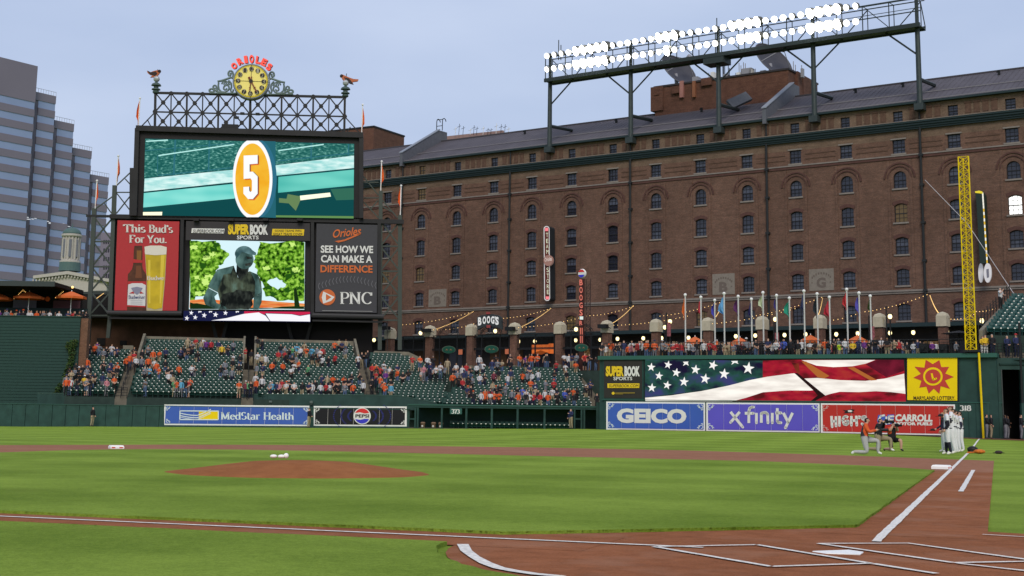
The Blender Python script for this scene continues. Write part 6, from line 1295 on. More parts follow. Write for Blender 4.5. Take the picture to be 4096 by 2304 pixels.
# iron gates between piers
def gate(label, x0, x1, ytop, arch):
    t = thing('iron_gate', label, 'gate', fr=PF); a, b2 = px(PF, x0, ytop), px(PF, x1, ytop); zt = (a[1]+b2[1])/2
    for f in (0, .25, .75, 1) if arch else (0, .5, 1): X = lp(a[0], b2[0], f); MB().box(X-.06, X+.06, -.06, .06, STREETZ, zt).build('post', BLACK, t)
    for z in (zt, zt-.28, zt-1.5, zt-1.62): MB().box(a[0], b2[0], -.04, .04, z-.05, z+.05).build('rail', BLACK, t)
    mb = MB(); n = int((b2[0]-a[0])/.16)
    for i in range(n): X = lp(a[0], b2[0], i/n); mb.box(X-.014, X+.014, -.014, .014, zt-1.5, zt)
    mb.build('bars', BLACK, t)['kind'] = 'stuff'
    if arch:
        mb = MB(); c = (a[0]+b2[0])/2; r = (b2[0]-a[0])*.30
        for rr in (r, r*.86): mb.path([(c+rr*math.cos(R_(q)), 0, zt+rr*.62*math.sin(R_(q))) for q in range(0, 181, 15)], .04, 5)
        for q in range(30, 151, 30): mb.tube((c, 0, zt), (c+r*math.cos(R_(q)), 0, zt+r*.62*math.sin(R_(q))), .025, 4)
        mb.build('arch', BLACK, t)
def lozenge(label, cx, cy, w_, h_):
    t = thing('gate_sign', label, 'sign', 'green lozenge signs on the gates', fr=PF); D_ = .3
    for k, m_, d in ((1.0, mat('gilt', (.10, .14, .10), .5), .25), (.9, mat('lozenge_green', (.012, .075, .05), .5), .3)):
        P = []
        for i in range(24): a = 2*math.pi*i/24; P.append((cx+w_/2*k*math.copysign(abs(math.cos(a))**1.25, math.cos(a)), cy+h_/2*k*math.copysign(abs(math.sin(a))**.85, math.sin(a))))
        mb = MB(); decal(mb, PF, P, d); mb.build('plate', m_, t)
    for s_ in (-1, 1): mb = MB(); decal(mb, PF, [(cx+s_*8-6, cy+3), (cx+s_*8, cy-4), (cx+s_*8+6, cy+3), (cx+s_*8, cy+1)], .33); mb.build('bird_mark', mat('dull_tan', (.25, .15, .08), .6), t)
gate('black iron gate with fan arch left of the second pier', 1725, 1865, 1342, True); gate('black iron gate with fan arch below the BOOGS sign', 1892, 2038, 1338, True); gate('plain black iron fence behind the right truss tower', 1612, 1698, 1345, False); gate('open iron gateway with orange tent behind', 2066, 2218, 1336, False); gate('black iron gate left of the pier at the screen end', 2246, 2406, 1332, True)
lozenge('green lozenge plate on the gate left of the BOOGS sign', 1795, 1399, 54, 32); lozenge('green lozenge plate under the BOOGS sign', 1966, 1397, 56, 33); lozenge('green lozenge plate at the foot of the red letter tower', 2326, 1391, 54, 32)
for x0_, x1_, y0_, y1_, lb in ((1834, 1849, 1398, 1418, 'small orange poster on the gate pillar left of the BOOGS sign'), (2020, 2034, 1396, 1416, 'small orange poster on the gate right of the BOOGS sign')): t = thing('poster', lb, 'poster', fr=PF); a, b2 = px(PF, x0_, y0_, .15), px(PF, x1_, y1_, .15); MB().box(a[0], b2[0], -.15, -.1, b2[1], a[1]).build('sheet', mat('poster_orange', (.55, .16, .08), .7), t)
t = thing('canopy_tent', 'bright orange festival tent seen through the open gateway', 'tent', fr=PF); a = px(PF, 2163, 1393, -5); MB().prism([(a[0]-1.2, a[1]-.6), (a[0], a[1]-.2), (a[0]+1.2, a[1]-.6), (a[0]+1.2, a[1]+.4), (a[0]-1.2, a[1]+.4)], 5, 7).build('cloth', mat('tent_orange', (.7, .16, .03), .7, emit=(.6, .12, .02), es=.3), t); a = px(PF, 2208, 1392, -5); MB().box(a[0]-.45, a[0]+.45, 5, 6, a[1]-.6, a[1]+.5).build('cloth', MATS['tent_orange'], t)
# BOOGS arched sign
bg_ = thing('shop_sign', 'dark arched shop sign with white BOOGS letters on an iron frame', 'sign', fr=PF); zr1 = Z(1600, 1150, .34938)
mb = MB(); P = zr1((880, 345), (920, 320), (1000, 305), (1060, 305), (1120, 318), (1158, 345), (1165, 480), (1100, 450), (1020, 440), (940, 455), (885, 485)); q = [px(PF, *p, .8) for p in P]; MB().prism(q[::-1], -.8, -.5).build('board', mat('boogs_dark', (.035, .042, .045), .5), bg_)
for i, (ch, x, y, ys) in enumerate((('B', 893, 342, 436), ('O', 945, 332, 420), ('O', 993, 328, 414), ('G', 1041, 328, 414), ("'", 1084, 328, 350), ('S', 1090, 334, 428))):
    wd = 10 if ch == "'" else 40; quad = zr1((x, y), (x+wd, y+(2 if i > 2 else -4)), (x, ys), (x+wd, ys+(3 if i > 2 else -5))); mb = MB(); print_on(mb, PF, quad, glyphs(ch, .05), .86); mb.build('letter', mat('boogs_white', (.75, .75, .75), .5, emit=(1, 1, 1), es=.12), bg_)
for p_ in (((985, 280), (1030, 280), (1035, 305), (985, 305)), ((990, 430), (1035, 430), (1035, 462), (990, 462))): mb = MB(); decal(mb, PF, zr1(*p_), .9); mb.build('emblem', mat('emblem_red', (.28, .05, .05), .5), bg_)
mb = MB(); 
for A, B in (((960, 420), (1010, 470)), ((1010, 470), (1060, 420)), ((850, 430), (885, 400)), ((1160, 380), (1205, 415)), ((920, 480), (940, 540)), ((1110, 480), (1120, 540)), ((885, 485), (880, 545)), ((1165, 480), (1165, 545))): a, b2 = px(PF, *zr1(A)[0], .7), px(PF, *zr1(B)[0], .7); mb.tube((a[0], -.7, a[1]), (b2[0], -.7, b2[1]), .04, 5)
mb.build('iron_frame', BLACK, bg_)
# vertical letter tower
vt = thing('letter_tower', 'tall slim lattice tower with red letters BOOGS and a round emblem on top', 'sign', fr=PF); zv = Z(2050, 850, .37961)
NR = mat('dull_red_letter', (.5, .12, .09), .5, emit=(.9, .25, .18), es=.35)
a, b2 = px(PF, 2317, 1116, .2), px(PF, 2332, 1372, .2); MB().box(a[0], a[0]+.62, -.2, -.1, STREETZ, a[1]).build('letter_board', mat('tower_board', (.05, .018, .016), .6), vt)
mb = MB(); xq0, xq1 = a[0]+.62, a[0]+1.15; z = STREETZ; k = 0
for X in (xq0, xq1): mb.tube((X, .2, STREETZ), (X, .2, a[1]), .04, 5)
while z < a[1]-.5: mb.tube((xq0, .2, z), (xq1, .2, z+.55), .025, 4); mb.tube((xq1, .2, z), (xq0, .2, z+.55), .025, 4); mb.box(xq0, xq1, .18, .22, z-.02, z+.02); z += .55
mb.build('lattice', mat('tower_iron', (.035, .02, .02), .5), vt)
for ch, y0_, y1_ in (('B', 705, 768), ('O', 783, 850), ('O', 865, 928), ('G', 948, 1008), ('S', 1022, 1088), ('R', 1140, 1190)): quad = zv((705, y0_), (738, y0_), (705, y1_), (740, y1_)); mb = MB(); print_on(mb, PF, quad, glyphs(ch, .03), .28); mb.build('letter', NR, vt)
for y0_, y1_ in ((1215, 1285), (1300, 1375)): 
    for x_ in (712, 730): mb = MB(); decal(mb, PF, zv((x_, y0_), (x_+8, y0_), (x_+9, y1_), (x_+1, y1_)), .28); mb.build('letter_stroke', NR, vt)
mb = MB(); decal(mb, PF, zv((708, 1095), (745, 1095), (745, 1128), (708, 1128)), .3); mb.build('lit_plate', glow('plate_white', (.75, .85, .8)), vt)
c = px(PF, *zv((732, 643))[0], .2); MB().lathe((c[0], -.3, c[1]), [(.42, 0), (.5, .15), (.42, .35)], 20, 'y').build('emblem', OFFW, vt)
mb = MB(); mb.poly([(c[0]+.4*math.cos(R_(q)), -.32, c[1]+.42*math.sin(R_(q))) for q in range(20, 161, 14)]); mb.build('emblem_top', MATS['cola_red'], vt); mb = MB(); mb.poly([(c[0]+.4*math.cos(R_(q)), -.32, c[1]+.42*math.sin(R_(q))) for q in range(200, 341, 14)]); mb.build('emblem_base', MATS['cola_blue'], vt)
# team store sign hanging on the warehouse wall, edge-on case with lettered front
ts = thing('shop_sign', 'tall rounded neon sign reading TEAM STORE on the warehouse wall', 'sign', fr=WF); DT = 1.4
def slot(x0, x1, y0, y1, n=10): r = (x1-x0)/2; c = (x0+x1)/2; return [(c+r*math.cos(R_(180+180*i/n)), y0+r+r*math.sin(R_(180+180*i/n))) for i in range(n+1)]+[(c+6+r*math.cos(R_(180*i/n)), y1-r+r*math.sin(R_(180*i/n))) for i in range(n+1)]
P = zv(*slot(328, 390, 142, 932)); q = [px(WF, *p, DT) for p in P]; MB().prism(q[::-1], -DT, -.2).build('case', mat('sign_case', (.02, .025, .03), .5), ts)
mb = MB(); decal(mb, WF, P, DT+.02); mb.build('lit_border', mat('border_grey', (.5, .5, .5), .4, emit=(1, .95, .95), es=.25), ts); mb = MB(); decal(mb, WF, zv(*slot(337, 382, 152, 920)), DT+.04); mb.build('face', mat('face_red', (.13, .03, .025), .5), ts)
for p_ in (((342, 162), (376, 162), (376, 195), (342, 195)), ((348, 885), (386, 885), (384, 915), (352, 915))): mb = MB(); decal(mb, WF, zv(*p_), DT+.06); mb.build('neon_tip', glow('neon_pink', (1, .25, .28), 1.), ts)
TW = mat('neon_letter', (.6, .6, .45), .5, emit=(.9, 1, .7), es=.35)
for ch, x_, y0_, y1_ in (('T', 352, 215, 258), ('E', 354, 278, 322), ('A', 353, 338, 378), ('M', 355, 392, 436), ('S', 358, 580, 628), ('T', 360, 645, 690), ('O', 360, 700, 742), ('R', 361, 758, 800), ('E', 362, 815, 860)): mb = MB(); print_on(mb, WF, zv((x_, y0_), (x_+24, y0_), (x_+1, y1_), (x_+25, y1_)), glyphs(ch, .0), DT+.07); mb.build('letter', TW, ts)
P = zv(*ell(374, 506, 48, 58, 20)); q = [px(WF, *p, DT+.3) for p in P]; MB().prism(q, -DT-.3, -DT).build('oval_badge', mat('badge_brown', (.25, .12, .10), .5, emit=(.9, .6, .5), es=.12), ts); mb = MB(); print_on(mb, WF, zv((338, 478), (415, 462), (338, 520), (415, 508)), glyphs('Orioles', .02), DT+.34); mb.build('script', mat('badge_pale', (.6, .5, .48), .5, emit=(1, .8, .7), es=.2), ts)
for z in (320, 540, 765): a = px(WF, *zv((405, z))[0], .2); MB().box(a[0]-.1, a[0]+.4, -.6, 0, a[1]-.2, a[1]+.2).build('bracket', mat('bracket_red', (.12, .03, .03), .6), ts)
# bat-shaped sign at the right
bs = thing('shop_sign', 'tall curved sign with striped lit edge and white disc right of the foul pole', 'sign', fr=WF); z4b = Z(3600, 550, .62078)
P = z4b((483, 350), (525, 345), (540, 370), (560, 810), (515, 810), (492, 420)); q = [px(WF, *p, 1.2) for p in P]; MB().prism(q[::-1], -1.2, -.2).build('case', mat('sign_case_green', (.02, .035, .03), .5), bs)
for i in range(22): f = i/21; A = lerp2((532, 365), (560, 800), f); mb = MB(); decal(mb, WF, z4b((A[0]-4, A[1]-10), (A[0]+5, A[1]-10), (A[0]+6, A[1]+10), (A[0]-3, A[1]+10)), 1.24); mb.build('lit_stripe', glow('stripe_white', (.95, .92, .8)) if i % 2 == 0 or i < 5 else glow('stripe_amber', (.75, .48, .05)), bs)
mb = MB(); decal(mb, WF, z4b((483, 347), (510, 342), (530, 348), (536, 362), (485, 357)), 1.25); mb.build('lit_tip', glow('tip_yellow', (.8, .65, .05)), bs)
for cx_, rx_, dd in ((520, 16, .6), (564, 24, 1.5)): P = z4b(*ell(cx_, 872, rx_, 63, 24)); q = [px(WF, *p, dd) for p in P]; MB().prism(q, -dd, -dd+.25).build('disc', mat('disc_white', (.62, .60, .62), .5, emit=(.8, .8, .85), es=.18), bs)
mb = MB(); decal(mb, WF, z4b((556, 850), (572, 845), (574, 900), (560, 905)), 1.53); mb.build('disc_mark', mat('mark_grey', (.2, .2, .25), .6), bs)
# club flags on the deck
clubs = [(1266, 100, 620, 'orange', (.65, .16, .04), 0, 22, 110), (1446, 128, 590, 'crimson', (.42, .03, .05), 0, 30, 90), (1605, 163, 650, 'royal blue and white', (.06, .06, .40), 0, 26, 80), (1714, 85, 610, 'light blue', (.12, .33, .62), 1, 62, 110), (1876, 118, 590, 'navy and red', (.10, .03, .12), 0, 40, 85), (2028, 150, 590, 'navy', (.03, .03, .12), -1, 30, 90), (2162, 75, 600, 'white and pale green', (.45, .52, .36), 0, 38, 75), (2318, 108, 620, 'dark blue and red', (.05, .04, .2), 0, 22, 70), (2465, 138, 620, 'teal', (.03, .30, .22), 0, 50, 90)]
flags = [(2300+.34938*x, 1150+.34938*y, 1150+.34938*yf, c, m_, sd, .34938*w_, .34938*l*2.1) for x, y, yf, c, m_, sd, w_, l in clubs]
flags += [(3100+.51767*x, 1100+.51767*y, 1100+.51767*yf, c, m_, 0, .51767*w_, .51767*l*1.7) for x, y, yf, c, m_, w_, l in ((233, 135, 490, 'dark navy and white', (.04, .05, .12), 24, 85), (335, 157, 500, 'black', (.02, .03, .04), 22, 90), (430, 183, 510, 'red with white mark', (.42, .03, .05), 40, 85), (566, 122, 490, 'plain red', (.45, .04, .05), 26, 75), (661, 150, 490, 'blue with white mark', (.09, .08, .42), 28, 85), (748, 174, 480, 'dark green and gold', (.04, .07, .02), 16, 60))]
for i, (x, y, yf, c, m_, sd, w_, l) in enumerate(flags):
    cm_ = mat('flag_'+c.replace(' ', '_'), m_, .8, var=.3, vs=2.5)
    pennant(c+' club flag on a white pole, '+posor(i, len(flags)), x, y, 1410, (x, y+l*.12+6, w_*1.7, l), -1, -2.2+(i % 2)*.8, WR, mat('pole_white', (.5, .5, .5), .5), .065, 'club_flag', 'club flags on white poles', cm_)
# orange parasols on the deck and the left balcony
def parasol(label, fr, cx_, cy_, hw, hh, d, zfoot, grp):
    t = thing('parasol', label, 'parasol', grp, fr=fr); a = px(fr, cx_, cy_, d); e = px(fr, cx_+hw, cy_+hh, d); r = e[0]-a[0]; h = a[1]-e[1]
    mb = MB(); n = 8; b = 0; mb.v = [(a[0], -d, a[1])]+[(a[0]+r*math.cos(2*math.pi*(i+.5)/n), -d+r*math.sin(2*math.pi*(i+.5)/n), e[1]) for i in range(n)]+[(a[0]+r*.99*math.cos(2*math.pi*(i+.5)/n), -d+r*.99*math.sin(2*math.pi*(i+.5)/n), e[1]-.22) for i in range(n)]
    for i in range(n): j = (i+1) % n; mb.f += [(0, 1+i, 1+j), (1+i, 1+n+i, 1+n+j, 1+j)]; mb.mi += [0, 0]
    mb.build('canopy', mat('parasol_orange', (.62, .13, .03), .7, var=.08), t); MB().tube((a[0], -d, zfoot), (a[0], -d, a[1]+.1), .04, 6).build('pole', WHITEP, t)
for i, (x, y) in enumerate(((2780, 1346), (2868, 1362), (2960, 1349), (3242, 1339), (3430, 1340))): parasol('orange parasol behind the crowd on the deck, '+posor(i, 5), WR, x, y, 42 if i != 1 else 25, 22, -4.5, 6.5, 'orange parasols on the deck')
t = thing('parasol', 'black flat parasol beside the lattice mast', 'parasol', fr=WR); a = px(WR, 3835, 1322, -3); e = px(WR, 3762, 1336, -3); r = a[0]-e[0]
mb = MB(); mb.v = [(a[0], 3, a[1])]+[(a[0]+r*math.cos(2*math.pi*i/8), 3+r*math.sin(2*math.pi*i/8), e[1]) for i in range(8)]; mb.f = [(0, 1+i, 1+(i+1) % 8) for i in range(8)]; mb.mi = [0]*8; mb.build('canopy', BLACK, t); MB().tube((a[0], 3, 6.5), (a[0], 3, a[1]), .04, 6).build('pole', BLACK, t)
# string lights
BULB = mat('bulb_glow', (1, .8, .4), .5, emit=(1, .55, .16), es=1.4); CBL = mat('cable_black', (.02, .02, .02), .6)
def string(label, pts, n, d0, d1, sag=.25, fr=PF):
    t = thing('string_lights', label, 'string lights', 'festoon lights over the street', fr=fr); A = px(fr, *pts[0], d0); B = px(fr, *pts[1], d1); P = []
    for i in range(n+1): f = i/n; P.append((lp(A[0], B[0], f), -lp(d0, d1, f), lp(A[1], B[1], f)-sag*4*f*(1-f)))
    MB().path(P, .012, 3).build('cable', CBL, t); mb = MB()
    for p in P: mb.ball((p[0], p[1], p[2]-.07), .038, 6)
    mb.build('bulbs', BULB, t)['kind'] = 'stuff'
zq = [(1330, 1327, 1460, 1277, 13), (1611, 1297, 1889, 1246, 19), (1728, 1319, 1893, 1244, 36), (1735, 1317, 1895, 1293, 10), (2001, 1272, 2203, 1231, 15), (2072, 1310, 2203, 1231, 34), (2075, 1308, 2345, 1262, 18), (2360, 1260, 2533, 1222, 12), (2437, 1297, 2533, 1220, 30), (2440, 1299, 2750, 1262, 20), (2640, 1262, 2893, 1203, 17), (2845, 1286, 2896, 1204, 26), (2850, 1292, 3180, 1232, 18), (3010, 1262, 3286, 1187, 18), (3272, 1258, 3290, 1190, 22), (3280, 1281, 3440, 1248, 9), (3460, 1244, 3708, 1176, 16), (3720, 1180, 3757, 1252, 24), (3790, 1272, 3895, 1255, 8), (3905, 1243, 4022, 1212, 9)]
for i, (x0_, y0_, x1_, y1_, n) in enumerate(zq): string('string of small warm bulbs over the street, '+posor(i, len(zq)), ((x0_, y0_), (x1_, y1_)), n, 0, -8 if y1_ < y0_-60 and abs(x1_-x0_) < 180 else -4, .2)
# big camera rigs, small info signs
for x, y, lb in ((3697, 1392, 'black covered television camera on the deck left of the lattice mast'), (3775, 1395, 'second black television camera nearer the lattice mast')):
    t = thing('television_camera', lb, 'camera', fr=WR); a = px(WR, x, y, -1.2); MB().box(a[0]-.3, a[0]+.3, .8, 1.9, a[1]-.35, a[1]+.35).build('body', BLACK, t); MB().tube((a[0], .5, a[1]), (a[0], .8, a[1]), .14, 8).build('lens', BLACK, t); mb = MB(); [mb.tube((a[0], 1.2, a[1]-.3), (a[0]+.5*math.cos(q), 1.2+.5*math.sin(q), 6.5), .04, 5) for q in (0, 2.1, 4.2)]; mb.build('tripod', BLACK, t)
# tall banner posts on the deck
for i, (x, y0_, y1_, lb) in enumerate(((2665, 1250, 1400, 'slim black post with hanging banner left of the first club flag'), (3095, 1290, 1400, 'slim dark post with a striped banner near the ninth club flag'), (3544, 1225, 1370, 'tall thin black pole right of the last club flag'), (3475, 1262, 1370, 'thin black pole with red and white banner near the last club flags'))):
    t = thing('banner_post', lb, 'post', fr=PF); a, b2 = px(PF, x, y0_, 1.), px(PF, x, y1_, 1.); MB().tube((a[0], -1, STREETZ), (a[0], -1, a[1]), .06, 6).build('post', BLACK, t)
    if i != 2: MB().box(a[0]+.1, a[0]+.5, -1.02, -.98, a[1]-2.4, a[1]-1.0).build('banner', mat('banner_print', (.25, .08, .09), .7, var=.5, vs=6), t)
# =================================================================== left side: hotel slabs, cupola, balcony, green wall
HF = Frame(at_depth(60, 1000, 360), (math.sin(R_(61.5)), math.cos(R_(61.5))))
HC = mat('hotel_concrete', (.175, .158, .205), .8, var=.05, vs=.1); HG = mat('hotel_ribbon', (.215, .275, .45), .3, .0, var=.06, vs=.15, spec=.6); HN = mat('hotel_notch', (.03, .03, .045), .5)
ht = thing('office_tower', 'stepped grey office tower with horizontal window bands far behind left field', 'building', fr=HF)
steps_ = [(-150, 97, 229, 3), (97, 181, 357, 0), (181, 262, 473, 0), (262, 341, 585, 0), (341, 417, 694, 0)]
fl = 4.02
def htop(xp, y, d): return px(HF, xp, y, d)[1]
for i, (xa, xb, yt, _) in enumerate(steps_):
    d = -i*2.6; A = px(HF, xa, 1000, d)[0]; B = px(HF, xb, 1000, d)[0]; zt = htop(max(xa, 0)+4, yt, d)
    notch = 1.1
    MB().box(A, B, -d+.3, -d+40, 0, zt-.3).build('core', HC, ht)
    top_solid = 10 if i == 0 else 2.2
    MB().box(A, B, -d-.12, -d+.3, zt-top_solid, zt).build('parapet_band', HC, ht)
    k = 0; z = zt-top_solid
    while z > 6:
        MB().box(A+(notch if i else 0), B-.05, -d+.05, -d+.3, z-fl*.5, z).build('window_band', HG, ht)
        MB().box(A+(notch if i else 0), B, -d-.12, -d+.3, z-fl, z-fl*.5).build('spandrel', HC, ht); z -= fl
    if i: MB().box(A-.2, A+notch, -d+.15, -d+.3, 6, zt-top_solid).build('notch', mat('notch_glass', (.12, .11, .15), .5, var=.3, vs=.25), ht)
    if i:
        mb = MB(); 
        for j in range(9): x = lp(A, B, j/8); mb.tube((x, -d, zt), (x, -d, zt+1.1), .05, 4)
        mb.tube((A, -d, zt+1.1), (B, -d, zt+1.1), .05, 4); mb.build('roof_railing', DISHL, ht)
random.seed(31)
for (x, y) in ((189, 512), (195, 514), (200, 516), (205, 517)): a = px(HF, x, y, -5.1); MB().box(a[0]-.5, a[0]+.5, 5.1, 5.2, a[1]-.15, a[1]+.15).build('ceiling_lamp', glow('office_lamp', (.9, .7, .4)), ht)
for (x, y, i) in [(random.uniform(100, 180), random.uniform(868, 880), 1) for _ in range(7)]+[(random.uniform(185, 260), random.uniform(885, 910), 2) for _ in range(7)]+[(random.uniform(50, 100), random.uniform(425, 445), 0) for _ in range(8)]+[(random.uniform(265, 300), random.uniform(900, 915), 3) for _ in range(4)]: d = -i*2.6; a = px(HF, x, y, d+.1); MB().box(a[0]-.35, a[0]+.35, -d-.03, -d+.02, a[1]-.12, a[1]+.12).build('ceiling_lamp', glow('office_lamp_dim', (.55, .58, .62)), ht)
t = thing('low_building', 'dim grey brick building glimpsed through the left truss tower', 'building', fr=depth_frame(245)); F2 = depth_frame(245)
a, b2 = px(F2, 405, 930), px(F2, 470, 1250); MB().box(a[0], b2[0]+4, 0, 10, 5, a[1]).build('wall', HC, t)
for r_ in range(5):
    for c_ in range(3): w_ = px(F2, 414+c_*9, 960+r_*34); MB().box(w_[0], w_[0]+.25, -.05, 0, w_[1]-.7, w_[1]).build('window', HN, t)
# cupola building
CF = Frame(at_depth(288, 1100, 230), (math.sin(R_(25.77+88)), math.cos(R_(25.77+88)))); CRM = mat('cupola_cream', (.40, .38, .35), .7, var=.06); CGR = mat('cupola_green', (.075, .13, .125), .6, var=.08); WDK = mat('cupola_window', (.13, .14, .17), .3)
t = thing('cupola_building', 'pale station roof with green domed cupola in front of the office tower', 'building', fr=CF); zz1 = Z(0, 150, .82816)
def cz(x, y): return px(CF, *zz1((x, y))[0])
c = cz(347, 960); r = (cz(392, 1000)[0]-cz(303, 1000)[0])/2; cx_ = c[0]; cyy = 0.
zb1, zb2, zb3, zb4, zb5 = cz(347, 1130)[1], cz(347, 1088)[1], cz(347, 1075)[1], cz(347, 965)[1], cz(347, 918)[1]
MB().lathe((cx_, 0, zb1), [(r*1.15, 0), (r*1.12, zb2-zb1)], 24).build('green_drum', CGR, t)
MB().lathe((cx_, 0, zb2), [(r*1.12, 0), (r*1.12, .25), (r*.98, .3), (r*.96, zb3-zb2)], 24).build('drum_base', CRM, t); MB().lathe((cx_, 0, zb3), [(r*.86, 0), (r*.86, zb4-zb3)], 24).build('drum', CRM, t)
for i in range(16):
    a = 2*math.pi*i/16; X, Y = cx_+r*.9*math.cos(a), r*.9*math.sin(a); MB().lathe((X, Y, zb3), [(.17, 0), (.14, zb4-zb3)], 6).build('column', CRM, t)
    a2 = a+math.pi/16*2*.5; X, Y = cx_+r*.87*math.cos(a2), r*.87*math.sin(a2)
    if i % 2 == 0: o = MB().box(X-.22, X+.22, Y-.22, Y+.22, zb3+.4, zb4-.5).build('drum_window', WDK, t)
MB().lathe((cx_, 0, zb4), [(r*1.02, 0), (r*1.1, .15), (r*1.1, .45), (r*.98, .5)], 24).build('cornice', CRM, t)
h_ = zb5-zb4-.5; mb = MB(); mb.sm = True; mb.lathe((cx_, 0, zb4+.5), [(r*1.0*math.cos(R_(q))+.001, h_*math.sin(R_(q))) for q in range(0, 91, 10)], 24); mb.build('dome', CGR, t); MB().tube((cx_, 0, zb5), (cx_, 0, zb5+.7), .12, 6, .04).build('finial', CGR, t)
ridge = cz(347, 1135); l_, r2_ = cz(182, 1157), cz(474, 1163); l2, r3 = cz(195, 1185), cz(474, 1195)
P = [(l_[0], l_[1]-.5), (l_[0], l_[1]), (ridge[0], ridge[1]), (r2_[0]+3, r2_[1]-.4), (r2_[0]+3, r2_[1]-.9), (ridge[0], ridge[1]-.55)]
MB().prism(P[::-1], -2.5, 8).build('gable_cornice', CRM, t)
mb = MB()
for i in range(26): f = i/25; X = lp(l_[0], r2_[0]+3, f); zt = ridge[1]-.6-abs(X-ridge[0])/(ridge[0]-l_[0] if X < ridge[0] else r2_[0]+3-ridge[0])*(ridge[1]-l_[1]); mb.box(X-.12, X+.12, -2.3, -1.9, zt-.4, zt)
mb.build('dentils', CRM, t)['kind'] = 'stuff'
P = [(l_[0]+1, 8), (l_[0]+1, l_[1]-.6), (ridge[0], ridge[1]-.6), (r2_[0]+2, r2_[1]-1), (r2_[0]+2, 8)]; MB().prism(P[::-1], -1.9, 0).build('gable_wall', CRM, t)
# batter's-eye wall and balcony
LW = depth_frame(133.5); t = thing('green_screen_wall', 'tall dark green slatted wall at the far left of centre field', 'wall', fr=LW); zt = px(LW, 150, 1266)[1]; xr = px(LW, 314, 1400)[0]; xl_ = px(LW, -260, 1400)[0]
MB().box(xl_, xr, .05, .6, -.5, zt).build('wall', mat('screen_green', (.015, .044, .038), .6, var=.12), t)
for k in range(34): z = .2+k*(zt-.4)/34; MB().box(xl_, xr, .0, .05, z, z+(zt-.4)/34-.035).build('slat', mat('slat_green', (.016, .046, .040), .55, var=.1), t)
MB().box(xl_, xr+.05, -.05, .7, zt, zt+.08).build('coping', GREEN, t)
MB().box(xr, px(LW, 343, 1400)[0], .2, 1, 2, zt-.1).build('brick_return', brick_mat('return_brick', (.20, .095, .055), (.15, .07, .04), (.14, .10, .08)), t)
BF = depth_frame(139.5); bl = thing('balcony', 'dark roofed balcony bar behind the left green wall', 'balcony', fr=BF)
xb0 = px(BF, -200, 1200)[0]; xb1 = px(BF, 470, 1200)[0]; zr0 = px(BF, 150, 1141, 4.1)[1]; xb1 = px(BF, 332, 1200, -5.2)[0]; zf = zt-1.0
MB().box(xb0, xb1, -4.0, 5.2, zr0-.05, zr0+.35).build('roof', DARK, bl); MB().box(xb0, xb1, -4.15, -4.0, zr0-.1, zr0+.4).build('fascia', mat('fascia_grey', (.04, .05, .05), .6), bl)
MB().box(xb0, xb1, 5, 5.2, zf, zr0).build('back_wall', DARK, bl); MB().box(xb0, xb1, -5.3, 5, zf-.2, zf).build('floor', DARK, bl)
MB().box(xb0, px(BF, 352, 1232)[0], -.1, 0, zf, px(BF, 150, 1232)[1]).build('bar_front', mat('bar_green', (.012, .028, .028), .6), bl)
for x0_, x1_, y0_, y1_, m_ in ((55, 145, 1200, 1235, mat('wall_mauve', (.17, .15, .21), .8)), (215, 320, 1202, 1235, mat('wall_maroon', (.12, .05, .06), .8))): p, q_ = px(BF, x0_, y0_, -4.8), px(BF, x1_, y1_, -4.8); MB().box(p[0], q_[0], 4.7, 4.8, q_[1], p[1]).build('bar_wall', m_, bl)
a = px(BF, 190, 1196, -2); mb = MB().lathe((a[0], 2, a[1]), [(.25, 0), (.25, .06)], 16, 'y'); mb.build('round_sign', ORANGE, bl)
a = px(BF, 290, 1149, -1); MB().ball((a[0], 1, a[1]), .14, 8).build('ceiling_lamp', BULB, bl)
for i, (x, y) in enumerate(((-10, 1170), (118, 1166), (287, 1165))): parasol('orange parasol on the left balcony, '+posor(i, 3), BF, x, y, 58, 23, 1.2, zf, 'orange parasols on the balcony')
for i, (x0_, y0_, x1_, y1_) in enumerate(((56, 1192, 92, 1158), (222, 1188, 258, 1160), (388, 1190, 414, 1171), (92, 1158, 107, 1169))): string('short row of warm bulbs under the balcony roof, '+posor(i, 4), ((x0_, y0_), (x1_, y1_)), 8 if i != 3 else 3, 0, -2, 0, BF)
W8 = px(BF, 300, 1200, -19)[0]; MB().box(W8, px(BF, 468, 1200, -19)[0], 19, 20, px(BF, 400, 1300, -19)[1], px(BF, 400, 1168, -19)[1]).build('rear_wing', DARK, bl); MB().box(W8, px(BF, 468, 1200, -19)[0], 18.9, 19, px(BF, 400, 1178, -19)[1], px(BF, 400, 1168, -19)[1]).build('fascia', MATS['fascia_grey'], bl)
